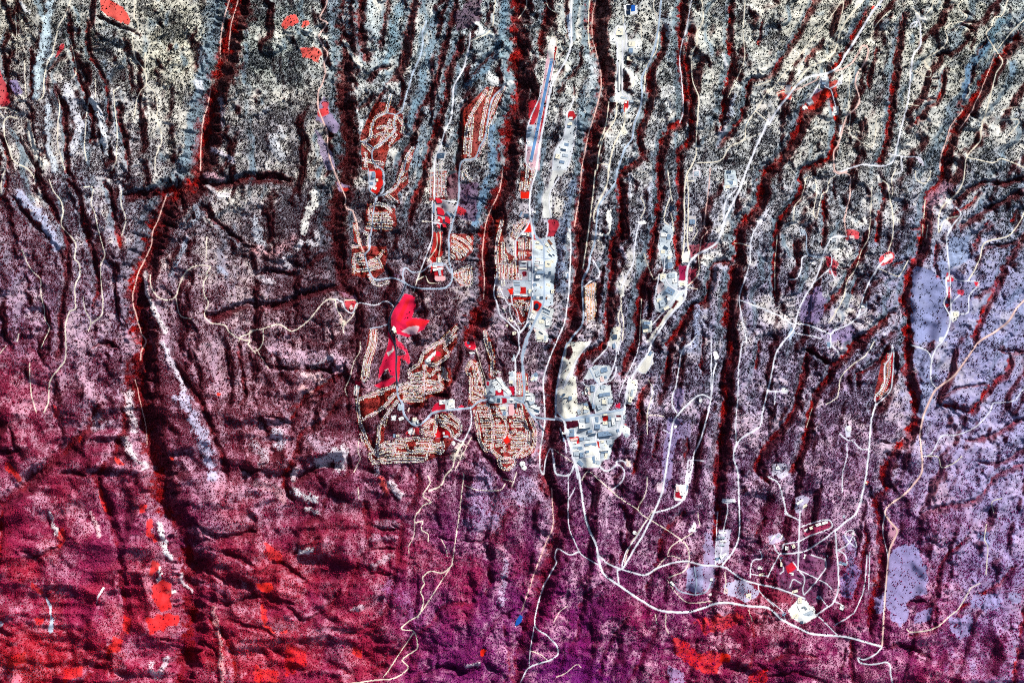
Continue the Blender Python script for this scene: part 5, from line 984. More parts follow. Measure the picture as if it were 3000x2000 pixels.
# streets lined with houses: (neighbourhood, streets, spacing)
ST = {
 'barranca': (["10:1240,870 1220,960 1195,1040", "10:1195,1040 1110,1080 1070,1150 1050,1270 980,1310", "10:1290,1060 1270,1150 1280,1200 1170,1310 1090,1370", "10:1110,1180 1200,1170 1280,1190", "10:1080,1260 1180,1230 1250,1240", "10:1240,1100 1200,1200 1140,1320", "10:980,1310 1070,1400", "10:980,1470 1070,1490 1150,1500", "10:1010,1400 1010,1540", "10:1290,1230 1220,1350", "10:1090,1540 1180,1500", "10:1310,1080 1350,1150 1340,1230"], 6.5),
 'heights': (["11:1050,330 1120,310 1200,330 1250,390", "11:1050,340 1040,450", "11:1060,400 1230,400", "11:1030,440 1250,440", "11:1020,480 1270,480", "11:1010,520 1260,530", "11:1160,400 1150,560", "11:990,570 1040,590 1030,650 1040,720"], 6.2),
 'ridge': (["11:1200,215 1290,150 1330,50 1360,0", "11:1200,220 1260,270 1310,300", "11:1330,100 1390,60", "10:1340,1568 1390,1440 1450,1350", "10:1380,1500 1430,1430"], 6.5),
 'grove': (["11:900,780 1000,760", "11:905,780 905,950", "11:900,850 1010,850 1120,800 1180,730", "11:910,920 1030,910 1150,880", "11:1110,790 1160,900", "11:880,700 970,690", "11:920,810 1010,800", "11:1010,880 1140,840", "11:1040,950 1080,1030 1140,1050 1230,1020", "11:900,500 930,560 960,680"], 6.2),
 'trailers': (["10:1650,1490 11:1640,250", "10:1680,1490 11:1670,250", "10:1710,1490 11:1700,250", "11:1610,20 1600,250", "11:1740,20 1735,240"], 4.6),
 'northmesa': (["10:2120,830 2040,960 1960,1100 1930,1250 1920,1420", "10:2170,800 2120,950 2080,1150 2060,1300", "10:2280,800 2200,950 2130,1150 2110,1280 2050,1420", "10:1990,1050 1970,1300 1960,1450", "11:1880,0 1890,100", "11:1910,0 1980,100", "11:1930,1568 1931,1569"], 6.2),
 'arcs': (["11:1800,600 1900,640 1970,700 1990,740", "11:1800,640 1880,690 1950,750", "11:1800,690 1870,730 1930,790", "11:1800,730 1850,760 1880,810", "11:1790,770 1830,810", "11:1940,600 1980,660"], 5.8),
 'fan': (["11:1810,950 1970,880", "11:1970,880 1970,1040 1920,1050 1810,970", "11:1850,930 1880,1020", "11:1890,915 1905,1040", "11:1930,900 1940,1040"], 6.0),
 'eastern': (["A:190,110 150,260 120,400 110,560 115,690", "A:190,400 195,560 190,690", "A:215,560 260,690", "A:130,700 125,896", "A:170,700 170,896", "A:215,690 215,896", "A:265,690 265,896", "A:315,680 315,896", "A:370,650 375,896", "A:415,790 415,896", "A:345,400 355,600", "B:110,0 110,90", "B:180,0 200,170", "B:260,0 260,90", "B:380,0 380,90", "A:130,690 300,680 380,600"], 5.6),
 'townhouses': (["A:540,110 450,180 400,250 350,350", "A:500,110 400,150 350,220 320,330", "A:420,360 420,500", "A:445,360 445,510", "A:490,350 490,500", "A:555,370 555,500", "A:415,530 415,620", "A:450,530 450,620", "A:480,530 480,610", "20:150,1500 21:120,190", "20:200,1540 21:160,190", "21:90,100 75,190", "21:30,500 20,600"], 5.2),
 'cottages': (["B:350,360 420,380 540,370", "B:340,400 400,440 480,440", "B:420,420 450,520 480,560", "B:260,600 330,640", "B:120,200 180,230", "B:120,290 200,310 250,340", "B:520,400 500,500"], 7.0),
 'pueblo': (["G:290,60 300,180 340,300 370,400 360,540", "G:330,180 350,260 380,360", "G:380,480 450,520", "G:340,500 420,560"], 6.0),
 'northridge': (["G:160,380 100,470 140,560 140,800", "G:160,400 190,560 200,690", "G:200,400 250,560 280,700 290,760", "G:150,690 290,750", "G:160,640 270,690", "G:150,760 280,790", "G:220,480 240,600", "G:150,800 240,810"], 5.6),
 'village': (["E:1075,130 950,270 830,330 720,420 680,520", "E:1075,220 980,300 940,350 990,400 960,450 860,520 740,530", "E:680,530 620,560 570,600 590,640 660,630 730,600", "E:740,620 800,640 850,580 920,570 950,610 900,650 1000,690", "E:460,760 600,710 730,700 870,720 920,760 900,790 730,830", "E:450,800 560,750 720,740 900,750", "E:440,830 600,790 730,780 850,790", "E:560,660 660,670 730,660", "E:730,530 730,896", "E:960,600 950,680", "E:880,620 900,700", "E:1010,180 900,290 800,360"], 6.0),
 'quemazon': (["E:180,160 170,300 110,500 80,690", "E:215,160 215,300 150,500 130,660 80,700"], 6.0),
 'westroad': (["E:60,890 250,810 440,750", "E:350,896 440,820", "F:40,100 160,70 300,30", "F:40,0 30,120 50,300 90,430 160,600 230,670", "F:60,310 200,240 300,170 380,80 440,40", "F:60,440 100,560", "F:440,110 380,180 300,290 250,370 240,500 230,590", "F:350,200 310,300 300,380"], 6.6),
 'westmesa': (["F:490,70 700,60", "F:480,110 690,110", "F:480,30 690,15", "F:160,640 250,590 310,540 400,540 510,550 540,620 640,630 780,620 860,640", "F:160,640 150,680 200,720 370,690 560,690 720,690 740,620 780,500", "F:410,500 400,600 370,690", "F:640,500 790,510", "F:620,540 760,545 880,560", "F:600,590 720,590 860,600", "F:200,660 300,620 400,600", "F:230,690 330,650 450,640 540,660", "F:170,740 300,730 450,720 600,720 700,710", "F:400,570 500,580", "F:300,580 390,575", "F:880,520 890,600 850,650", "F:690,400 680,430 790,480", "F:690,390 760,370", "F:830,250 800,480", "F:830,290 700,360", "F:840,310 980,340 1050,400", "F:870,250 950,300", "F:950,240 1050,330 1060,430 1000,490", "F:860,350 960,400 990,480", "F:720,420 780,440", "F:230,590 340,560", "F:420,500 500,510 640,490"], 6.0),
 'western': (["H:320,110 340,220 370,310 375,400 370,500 360,580 400,640 480,680 580,680 660,620 720,560 740,480 720,340 680,230 660,110", "H:180,180 210,330 240,500 300,600 370,600", "H:210,140 320,145", "H:200,190 330,195", "H:230,240 480,230", "H:240,290 350,295", "H:250,340 500,350", "H:260,390 500,395", "H:270,440 480,445", "H:280,490 480,500", "H:280,545 360,545", "H:400,140 430,200 510,290 520,370 480,480", "H:400,300 450,290", "H:440,520 490,550 500,600 450,610", "H:400,560 450,540", "H:580,240 700,240", "H:570,290 700,300", "H:560,340 720,350", "H:620,390 550,430 560,470", "H:620,420 730,430", "H:570,470 730,470", "H:560,520 730,515", "H:560,570 700,560", "H:530,620 640,620", "H:760,250 800,360 815,440 800,560 760,620 660,665", "H:770,400 770,540 720,600", "H:430,680 450,760 520,800 590,750 600,690", "H:460,720 580,720", "H:340,160 440,160", "H:620,150 640,210", "H:720,120 740,200"], 6.2),
 'pines': (["G:640,520 635,740", "G:665,520 660,740", "G:705,540 720,640", "22:0,1080 60,1040", "G:690,590 730,600"], 6.0),
 'royal': (["21:690,1070 690,1290", "21:710,1060 715,1390", "21:735,1050 740,1380", "21:755,1030 760,1300", "21:680,1300 690,1390"], 5.0),
 'circle': (["32:615,110 615,180 600,240 565,285", "32:635,60 628,180 600,270", "32:630,250 580,305"], 8.0),
}
# ---------------------------------------------------------------- ground colour and tree cover
cx = np.arange(-150, 3200, 50.0); cy = np.arange(-150, 2200, 50.0); CX, CY = np.meshgrid(cx, cy)
acc = np.zeros(CX.shape+(7,)); wt = np.zeros(CX.shape)
for fx, fy, g, t, d in FLD:
    fx *= 3000/2352; fy *= 3000/2352
    k = 1/(((CX-fx)**2+(CY-fy)**2)+2500.0)**1.7
    acc += k[..., None]*np.array(list(HX(g))+list(HX(t))+[d]); wt += k
acc /= wt[..., None]
def up(f):
    X = np.clip((GX+WN1*160+150)/50.0, 0, len(cx)-1.001); Y = np.clip((GY+WN2*160+150)/50.0, 0, len(cy)-1.001)
    xi = X.astype(int); yi = Y.astype(int); a = X-xi; b = Y-yi
    if f.ndim == 3: a = a[..., None]; b = b[..., None]
    return (f[yi, xi]*(1-a)+f[yi, xi+1]*a)*(1-b)+(f[yi+1, xi]*(1-a)+f[yi+1, xi+1]*a)*b
fld = up(acc); SOIL = fld[..., :3].copy(); CAN_C = fld[..., 3:6].copy(); DEN = fld[..., 6].copy()
def mixf(A, c, k): k = np.asarray(k)[..., None] if np.ndim(k) else k; return A*(1-k)+np.array(c)*k
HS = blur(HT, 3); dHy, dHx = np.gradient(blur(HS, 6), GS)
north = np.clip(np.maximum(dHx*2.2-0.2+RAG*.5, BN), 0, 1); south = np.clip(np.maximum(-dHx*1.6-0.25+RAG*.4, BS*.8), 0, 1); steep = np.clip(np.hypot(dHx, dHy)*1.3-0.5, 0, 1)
low = sstep(1150, 1700, GY)*(1-.55*sstep(1350, 1700, GX))
patchn = fbm(GX/48+WN1*2, GY/60, 4, 71)-0.5; fine = vnoise(GX/9, GY/10, 75)-0.5; fine2 = vnoise(GX/4.6, GY/4.6, 76)-0.5; mid = fbm(U/22, V/40, 3, 78)-0.5
warmth = sstep(500, 1500, GY-GX*0.12)
SOIL = mixf(SOIL, HX('F6F0E2'), np.clip((patchn-0.02)*2.6, 0, .75)*(1-0.9*warmth))
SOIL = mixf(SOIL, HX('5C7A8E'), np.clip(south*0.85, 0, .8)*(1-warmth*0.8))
SOIL = mixf(SOIL, HX('8E9CB4'), np.clip(-patchn*2.2, 0, .5)*(1-warmth))
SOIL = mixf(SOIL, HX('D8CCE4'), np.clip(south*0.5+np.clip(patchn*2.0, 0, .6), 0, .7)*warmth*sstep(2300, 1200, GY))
SOIL = mixf(SOIL, HX('B01028'), np.clip(-patchn*2.0, 0, .4)*low)
SOIL = mixf(SOIL, HX('F2B4D0'), np.clip(patchn*1.4+.22+fine*.4, 0, .6)*warmth)
lavm = sstep(2550, 2800, GX-(GY-1000)*.15+WN1*300)*sstep(500, 900, GY)
SOIL = mixf(SOIL, HX('A4A2D2'), lavm*.5)
hue = fbm(GX/130, GY/130, 4, 101)-.5
SOIL = mixf(SOIL, HX('8A5CC0'), np.clip(hue*1.6, 0, .10)*low); CAN_C = mixf(CAN_C, HX('5A1870'), np.clip(hue*1.6, 0, .10)*low)
SOIL = mixf(SOIL, HX('E01C18'), np.clip(-hue*1.6-.05, 0, .22)*low); CAN_C = mixf(CAN_C, HX('A80E18'), np.clip(-hue*1.6-.05, 0, .2)*low)
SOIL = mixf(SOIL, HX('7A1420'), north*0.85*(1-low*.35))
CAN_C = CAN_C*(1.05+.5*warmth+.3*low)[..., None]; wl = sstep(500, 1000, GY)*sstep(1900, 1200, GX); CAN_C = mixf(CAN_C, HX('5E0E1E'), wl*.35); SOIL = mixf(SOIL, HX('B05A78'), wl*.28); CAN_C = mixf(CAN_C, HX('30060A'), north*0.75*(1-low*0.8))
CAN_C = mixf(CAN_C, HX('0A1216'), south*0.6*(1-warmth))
redn = np.clip(red*(0.3+1.3*(fbm(GX/20, GY/20, 3, 91))), 0, 1)
SOIL = mixf(SOIL, HX('C81A10'), np.clip(redn*1.1, 0, .95)); CAN_C = mixf(CAN_C, HX('6E0A0A'), np.clip(redn, 0, .9))
DEN = DEN+north*0.30-south*0.10-patchn*(1.1-.7*low)-mid*(0.6-.4*low)-fine*(0.55-.2*low)-fine2*(0.6-.2*low)+redn*0.05+0.07-.03*low-lavm*.12
for s, hw, lift, gc, dn, k in RID:
    if lift == 0 or k < 0.05: continue
    p = P(s); p = curve(p, 10.0) if len(p) > 1 else np.vstack([p, p+1])
    sl_, D, A, SD = dist(p, hw*1.6+10, 14.0)
    m = (1-sstep(0.45, 1.15, D/hw+RAG[sl_]*1.5+RAG2[sl_]*1.0))*k
    SOIL[sl_] = mixf(SOIL[sl_], HX(gc), m); DEN[sl_] = DEN[sl_]*(1-m)+(dn-mid[sl_]*.5-fine[sl_]*.3)*m
for s, dn in NEI:
    sl_, m = inpoly(P(s), 3.0); m = m*0.92
    SOIL[sl_] = mixf(SOIL[sl_], HX('A02A1C'), m); CAN_C[sl_] = mixf(CAN_C[sl_], HX('50100C'), m*.9); DEN[sl_] = DEN[sl_]*(1-m)+(dn+0.06-fine[sl_]*.5)*m
for s, gc, dn, wp in PAT:
    sl_, m = inpoly(P(s), wp*2.2, 14 if wp >= 3 else 4)
    m = m.astype(float)
    if wp >= 3: m = blur(np.pad(m, 0), 5 if wp > 4 else 2); m = sstep(.32, .62, m+RAG[sl_]*(1.1 if wp > 4 else .5))*(.85 if wp > 4 else .96)
    v = 1+0.22*(fbm(GX[sl_]/10, GY[sl_]/10, 3, 95)-0.5)[..., None]*(1 if dn > 0.02 else .4)
    SOIL[sl_] = SOIL[sl_]*(1-m[..., None])+np.array(HX(gc))*v*m[..., None]; DEN[sl_] = DEN[sl_]*(1-m)+(dn-(fine[sl_]*.6 if dn > 0.04 else 0))*m
VERGE = {'asphalt': ('D4DCEA', .7), 'pale': ('DCDDEA', 1.0), 'dirt': ('EADFC8', .7), 'dark': ('5C6A80', .8), 'pinkdirt': ('D8A8A0', 1.2), 'street': ('C8A8A8', .7)}
ROADS = []
for nm, s, wd, kind in RD:
    p = P(s)
    if len(p) < 2: continue
    ROADS.append((curve(p, 3.0, 0.55 if wd < 2.6 else 0.2), wd*(.80 if wd > 3 else .85), kind))
STREETS = []
for nb, (ss, sp) in ST.items():
    for s in ss: STREETS.append((nb, curve(P(s), 3.0, 0.15), sp))
HR = blur(HT, 6)
for p, wd, kind in ROADS+[(q, 2.0, 'street') for nb, q, sp in STREETS]:
    c, kk = VERGE[kind]
    q = p[::3] if len(p) > 6 else p
    if len(p) > 6: q = np.vstack([q, p[-1:]])
    sl_, D, A, SD = dist(q, wd*2+8, 3.0)
    h = wd*0.5
    m = (1-sstep(h+kk*.4, h+kk*1.8, D))*(0.55+.5*vnoise(A/14, A*0+3, 4))
    SOIL[sl_] = mixf(SOIL[sl_], HX(c), np.clip(m, 0, .8))
    DEN[sl_] *= 1-(1-sstep(h+0.5, h+1.6, D))
    k = 1-sstep(h+1, h+6, D)
    HT[sl_] = HT[sl_]*(1-k)+HR[sl_]*k
def samp(A, x, y):
    X = np.clip((np.asarray(x)-X0)/GS, 0, NX-1.001); Y = np.clip((np.asarray(y)-Y0)/GS, 0, NY-1.001)
    xi = X.astype(int); yi = Y.astype(int); a = X-xi; b = Y-yi
    if A.ndim == 3: a = a[..., None]; b = b[..., None]
    return (A[yi, xi]*(1-a)+A[yi, xi+1]*a)*(1-b)+(A[yi+1, xi]*(1-a)+A[yi+1, xi+1]*a)*b
def zh(x, y): return float(samp(HT, np.array([x]), np.array([y]))[0])*S

# ---------------------------------------------------------------- materials
def mat(name, base, rough=0.9, var=0.12, scale=0.03, bump=0.0, metal=0.0, spec=0.3):
    m = bpy.data.materials.new(name); m.use_nodes = True; n = m.node_tree; b = n.nodes['Principled BSDF']
    b.inputs['Roughness'].default_value = rough; b.inputs['Metallic'].default_value = metal; b.inputs['Specular IOR Level'].default_value = spec
    tc = n.nodes.new('ShaderNodeNewGeometry'); nz = n.nodes.new('ShaderNodeTexNoise'); nz.inputs['Scale'].default_value = scale; nz.inputs['Detail'].default_value = 4
    n.links.new(tc.outputs['Position'], nz.inputs['Vector'])
    mx = n.nodes.new('ShaderNodeMix'); mx.data_type = 'RGBA'
    c = np.array(base); mx.inputs[6].default_value = (*np.clip(c*(1-var*2), 0, 1), 1); mx.inputs[7].default_value = (*np.clip(c*(1+var*2), 0, .95), 1)
    n.links.new(nz.outputs['Fac'], mx.inputs[0]); n.links.new(mx.outputs[2], b.inputs['Base Color'])
    if bump:
        bp = n.nodes.new('ShaderNodeBump'); bp.inputs['Strength'].default_value = bump; bp.inputs['Distance'].default_value = 3
        n.links.new(nz.outputs['Fac'], bp.inputs['Height']); n.links.new(bp.outputs[0], b.inputs['Normal'])
    return m
def attr_mat(name, attr, speck=None):
    m = bpy.data.materials.new(name); m.use_nodes = True; n = m.node_tree; b = n.nodes['Principled BSDF']
    b.inputs['Roughness'].default_value = 1.0; b.inputs['Specular IOR Level'].default_value = 0.05
    a = n.nodes.new('ShaderNodeVertexColor'); a.layer_name = attr
    geo = n.nodes.new('ShaderNodeNewGeometry'); nz = n.nodes.new('ShaderNodeTexNoise'); nz.inputs['Scale'].default_value = 0.06; nz.inputs['Detail'].default_value = 5; nz.inputs['Roughness'].default_value = .7
    n.links.new(geo.outputs['Position'], nz.inputs['Vector'])
    mr = n.nodes.new('ShaderNodeMapRange'); mr.inputs[1].default_value = .3; mr.inputs[2].default_value = .7; mr.inputs[3].default_value = .72; mr.inputs[4].default_value = 1.22
    n.links.new(nz.outputs['Fac'], mr.inputs[0])
    vm = n.nodes.new('ShaderNodeVectorMath'); vm.operation = 'SCALE'; n.links.new(a.outputs['Color'], vm.inputs[0]); n.links.new(mr.outputs[0], vm.inputs['Scale'])
    out = vm.outputs[0]
    if speck:       # low scrub growing between the trees
        s_ = n.nodes.new('ShaderNodeVertexColor'); s_.layer_name = speck
        n2 = n.nodes.new('ShaderNodeTexNoise'); n2.inputs['Scale'].default_value = 0.11; n2.inputs['Detail'].default_value = 3; n.links.new(geo.outputs['Position'], n2.inputs['Vector'])
        ad = n.nodes.new('ShaderNodeMath'); ad.operation = 'MULTIPLY_ADD'; ad.inputs[1].default_value = 0.34; n.links.new(s_.outputs['Alpha'], ad.inputs[0]); n.links.new(n2.outputs['Fac'], ad.inputs[2])
        r2 = n.nodes.new('ShaderNodeMapRange'); r2.inputs[1].default_value = .70; r2.inputs[2].default_value = .78; r2.inputs[4].default_value = .85; n.links.new(ad.outputs[0], r2.inputs[0])
        mx = n.nodes.new('ShaderNodeMix'); mx.data_type = 'RGBA'; n.links.new(r2.outputs[0], mx.inputs[0]); n.links.new(out, mx.inputs[6]); n.links.new(s_.outputs['Color'], mx.inputs[7]); out = mx.outputs[2]
    n.links.new(out, b.inputs['Base Color'])
    return m
def link(name, me, parent=None, **kw):
    o = bpy.data.objects.new(name, me); COL.objects.link(o)
    if parent: o.parent = parent
    for k, v in kw.items():
        if v: o[k] = v
    return o
def npmesh(name, V_, F_, cols=None, smooth=False):
    me = bpy.data.meshes.new(name); V_ = np.ascontiguousarray(V_, np.float32); F_ = np.ascontiguousarray(F_, np.int32); n, k = F_.shape
    me.vertices.add(len(V_)); me.vertices.foreach_set('co', V_.ravel())
    me.loops.add(n*k); me.loops.foreach_set('vertex_index', F_.ravel())
    me.polygons.add(n); me.polygons.foreach_set('loop_start', np.arange(0, n*k, k, dtype=np.int32)); me.polygons.foreach_set('loop_total', np.full(n, k, np.int32))
    if smooth: me.polygons.foreach_set('use_smooth', np.ones(n, bool))
    me.update(calc_edges=True)
    for an, c in (cols or {}).items():
        at = me.color_attributes.new(an, 'FLOAT_COLOR', 'POINT')
        c = np.asarray(c, np.float32); c = c if c.shape[1] == 4 else np.hstack([c, np.ones((len(c), 1), np.float32)])
        at.data.foreach_set('color', np.ascontiguousarray(c).ravel())
    return me

# ---------------------------------------------------------------- terrain: one sheet, with an apron reaching far out
SOIL = np.clip(SOIL, 0.004, .92); CAN_C = np.clip(CAN_C, 0.002, .9)
wx, wy = W2(GX, GY)
Vt = np.stack([wx, wy, HT*S], -1).reshape(-1, 3)
ix = np.arange(NX*NY).reshape(NY, NX)
Ft = np.stack([ix[:-1, :-1], ix[1:, :-1], ix[1:, 1:], ix[:-1, 1:]], -1).reshape(-1, 4)
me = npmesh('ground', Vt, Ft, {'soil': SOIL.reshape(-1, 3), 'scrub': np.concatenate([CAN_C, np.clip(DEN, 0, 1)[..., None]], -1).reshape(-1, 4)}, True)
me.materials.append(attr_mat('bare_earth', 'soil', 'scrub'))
link('ground', me, kind='structure')

# ---------------------------------------------------------------- woodland
sp = 3.5
tx, ty = np.meshgrid(np.arange(-60, 3060, sp), np.arange(-60, 2060, sp)); tx = (tx+rng.uniform(-.5, .5, tx.shape)*sp).ravel(); ty = (ty+rng.uniform(-.5, .5, ty.shape)*sp).ravel()
keep = rng.random(tx.size) < samp(DEN, tx, ty)
tx, ty = tx[keep], ty[keep]
TREEX, TREEY = tx, ty
def crowns(tx, ty, rmin, rmax, name, label, cat, cbase=None):
    n = len(tx)
    r = rng.uniform(rmin, rmax, n)*(1+0.6*(rng.random(n) < .08)); h = r*rng.uniform(1.3, 2.3, n)
    z0 = samp(HT, tx, ty); c = samp(CAN_C, tx, ty)
    c = c*rng.uniform(0.55, 1.7, n)[:, None]; c[:, 0] *= rng.uniform(.8, 1.3, n)
    K = 6; ang = rng.uniform(0, 6.28, n)[:, None]+np.arange(K)*(2*np.pi/K); rr = r[:, None]*rng.uniform(.65, 1.15, (n, K))
    wx_, wy_ = W2(tx, ty)
    ring = np.stack([wx_[:, None]+rr*np.cos(ang)*S, wy_[:, None]+rr*np.sin(ang)*S, ((z0-0.3+h*0.15)[:, None]+0*rr+rng.uniform(-.2, .35, (n, K))*h[:, None])*S], -1)
    top = np.stack([wx_+rng.uniform(-.25, .25, n)*r*S, wy_+rng.uniform(-.25, .25, n)*r*S, (z0+h)*S], -1)[:, None, :]
    V_ = np.concatenate([ring, top], 1).reshape(-1, 3)
    b = np.arange(n)[:, None]*(K+1); k = np.arange(K)
    F_ = np.stack([b+k, b+(k+1) % K, np.broadcast_to(b+K, (n, K))], -1).reshape(-1, 3)
    me = npmesh(name, V_, F_, {'leaf': np.repeat(np.clip(c, 0.002, .8), K+1, axis=0)})
    me.materials.append(LEAF)
    return link(name, me, label=label, category=cat, kind='stuff')
LEAF = attr_mat('leaves', 'leaf')
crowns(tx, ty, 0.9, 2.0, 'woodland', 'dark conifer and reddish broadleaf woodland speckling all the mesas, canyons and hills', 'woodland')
print('trees', len(tx))
# ---------------------------------------------------------------- roads
RM = {'asphalt': mat('asphalt', HX('A8BACF'), .9, .10, .02), 'pale': mat('worn_paving', HX('EDEEF6'), .95, .06, .01), 'dirt': mat('dirt_track', HX('F2E8D2'), 1, .10, .02),
      'dark': mat('fresh_asphalt', HX('142338'), .8, .10, .02), 'pinkdirt': mat('pink_gravel', HX('EFC9BE'), 1, .10, .02), 'street': mat('street_paving', HX('D6CCD6'), .9, .08, .02)}
def ribbon(p, wd, lift=0.32, across=2):
    d = np.gradient(p, axis=0); d /= np.linalg.norm(d, axis=1)[:, None]+1e-9; nrm = np.stack([-d[:, 1], d[:, 0]], 1)
    k = across+1; off = np.linspace(-.5, .5, k)*wd
    pts = p[:, None, :]+nrm[:, None, :]*off[None, :, None]
    z = samp(HT, pts[..., 0].ravel(), pts[..., 1].ravel()).reshape(len(p), k)
    zz = z.max(1, keepdims=True)*0.5+z*0.5+lift
    x, y = W2(pts[..., 0], pts[..., 1])
    V_ = np.stack([x, y, zz*S], -1).reshape(-1, 3); i = np.arange(len(p)*k).reshape(len(p), k)
    F_ = np.stack([i[:-1, :-1], i[:-1, 1:], i[1:, 1:], i[1:, :-1]], -1).reshape(-1, 4)
    return V_, F_
NAME = {'asphalt': 'road', 'pale': 'road', 'dirt': 'dirt_track', 'dark': 'road', 'pinkdirt': 'dirt_road', 'street': 'street'}
for i, (p, wd, kind) in enumerate(ROADS):
    V_, F_ = ribbon(p, wd, 0.30+0.02*(i % 9)); me = npmesh(NAME[kind], V_, F_); me.materials.append(RM[kind]); link(NAME[kind], me, kind='structure')
sv, sf, nb0 = {}, {}, {}
for i, (nb, p, spc) in enumerate(STREETS):
    V_, F_ = ribbon(p, 1.7, 0.20+0.015*(i % 7)); sv.setdefault(nb, []); sf.setdefault(nb, []); n0 = nb0.get(nb, 0)
    sv[nb].append(V_); sf[nb].append(F_+n0); nb0[nb] = n0+len(V_)
for nb in sv:
    me = npmesh('street', np.vstack(sv[nb]), np.vstack(sf[nb])); me.materials.append(RM['street']); link('street', me, kind='structure')
# sheets of paving and water
def sheet(name, s, m, lift=0.4, step=None, kindd='structure', flat=False):
    p = P(s) if isinstance(s, str) else s
    n = len(p); z = samp(HT, p[:, 0], p[:, 1]); zc = z.mean()
    x, y = W2(p[:, 0], p[:, 1])
    if flat: z[:] = z.max()
    V_ = [(x[i], y[i], (z[i]+lift)*S) for i in range(n)]
    me = bpy.data.meshes.new(name); me.from_pydata(V_+[(a, b, c-2.5*S) for a, b, c in V_], [], [list(range(n))]+[[i, (i+1) % n, n+(i+1) % n, n+i] for i in range(n)])
    me.materials.append(m); return link(name, me, kind=kindd)
WATER = mat('reservoir_water', HX('1E5CB8'), .25, .05, .01, spec=.3); DEEP = mat('pond_water', HX('16263F'), .25, .10, .02, spec=.3); RUN = mat('runway_asphalt', HX('5E8CC0'), .85, .06, .01)
LINE = mat('white_paint', HX('F4F4F4'), .7, .02, .02); TRK = mat('track_surface', HX('F3B8BC'), .9, .03, .02); FIELD = mat('watered_grass', HX('D81C34'), 1, .10, .02); SAND = mat('infield_sand', HX('F6E6E0'), 1, .05, .02); CONC = mat('concrete', HX('D9DEE4'), .9, .06, .02)
sheet('reservoir', "20:1095,55 1128,53 1128,108 1092,112", WATER, .6, flat=True); sheet('reservoir', "20:1050,55 1088,53 1086,95 1050,97", DEEP, .6, flat=True); sheet('reservoir', "20:1048,103 1086,101 1086,140 1048,140", DEEP, .6, flat=True)
sheet('reservoir', "23:42,535 56,545 50,572 32,590 16,592 22,566", WATER, .7, flat=True)
bx_, by_, bs_ = FR['B']
sheet('pond', np.array([(bx_+(636+28*math.cos(t))*bs_, by_+(435+40*math.sin(t))*bs_) for t in np.linspace(0, 6.28, 18, endpoint=False)]), DEEP, .5, flat=True)
sheet('reservoir', "21:1450,325 1468,325 1468,372 1450,372", DEEP, .6, flat=True); sheet('reservoir', "21:1474,322 1492,322 1492,368 1474,368", DEEP, .6, flat=True)
sheet('pond', "30:1008,58 1022,62 1016,76 1003,72", DEEP, .6, flat=True); sheet('pond', "30:1026,60 1040,64 1034,80 1020,77", DEEP, .6, flat=True)
rw = P("20:366,545 172,1490"); 
V_, F_ = ribbon(curve(rw, 4), 8.0, .75, 4); me = npmesh('runway', V_, F_); me.materials.append(RUN); link('runway', me, kind='structure')
for off in (-5.2, 5.2):
    q = curve(rw, 4)+np.array([off, off*.2]); V_, F_ = ribbon(q, 1.0, .6); me = npmesh('runway_shoulder', V_, F_); me.materials.append(LINE); link('runway_shoulder', me, kind='structure')
for t0 in (0.01, 0.985):
    for o in (-2.2, 0, 2.2):
        a = rw[0]+(rw[1]-rw[0])*t0; q = np.array([a+(o, 0), a+(o-1.0, 4.0)]); V_, F_ = ribbon(q, 1.0, 1.0); me = npmesh('runway_marking', V_, F_); me.materials.append(LINE); link('runway_marking', me, kind='structure')
tw = curve(P("20:395,560 350,800 300,1080 240,1480"), 4); V_, F_ = ribbon(tw, 2.6, .6); me = npmesh('taxiway', V_, F_); me.materials.append(RM['pale']); link('taxiway', me, kind='structure')
def ellipse(cx_, cy_, a, b, n=28, rot=0, t0=0, t1=2*math.pi, close=True):
    t = np.linspace(t0, t1, n, endpoint=not close); x = a*np.cos(t); y = b*np.sin(t); r = math.radians(rot)
    return np.stack([cx_+x*math.cos(r)-y*math.sin(r), cy_+x*math.sin(r)+y*math.cos(r)], 1)
def stadium(cx_, cy_, L, R, rot=0, n=12):
    a = np.linspace(-math.pi/2, math.pi/2, n); x = np.concatenate([L/2+R*np.cos(a), -L/2-R*np.cos(a)]); y = np.concatenate([R*np.sin(a), R*np.sin(a[::-1])]); r = math.radians(rot)
    return np.stack([cx_+x*math.cos(r)-y*math.sin(r), cy_+x*math.sin(r)+y*math.cos(r)], 1)
def FP(f, x, y): a = FR[f]; return a[0]+x*a[2], a[1]+y*a[2]
for (f, x, y, L, R, rot) in (('11', 1693, 993, 18, 7.0, 0), ('H', 565, 181, 18, 7.5, 90)):
    c = FP(f, x, y); sheet('running_track', stadium(c[0], c[1], L, R, rot), TRK, .9, flat=True); sheet('sports_field', stadium(c[0], c[1], L, R-2.0, rot), FIELD, 1.2, flat=True)
def ballfield(f, x, y, r, a0):
    c = FP(f, x, y); a = np.radians(np.linspace(a0-55, a0+55, 16)); pts = np.vstack([[c], np.stack([c[0]+r*np.cos(a), c[1]+r*np.sin(a)], 1)])
    sheet('sports_field', pts, FIELD, .8, flat=True)
    m = np.array(c)+0.30*r*np.array([math.cos(math.radians(a0)), math.sin(math.radians(a0))]); sheet('baseball_diamond', ellipse(m[0], m[1], r*.27, r*.27, 14), SAND, 1.1, flat=True); sheet('sports_field', ellipse(m[0], m[1], r*.14, r*.14, 12), FIELD, 1.35, flat=True)
for a in (('11', 1670, 400, 20, -40), ('11', 1668, 465, 15, -30), ('11', 1735, 470, 16, -30), ('11', 1665, 300, 15, -60), ('11', 1660, 520, 10, -30), ('11', 1720, 520, 10, -50)): ballfield(*a)

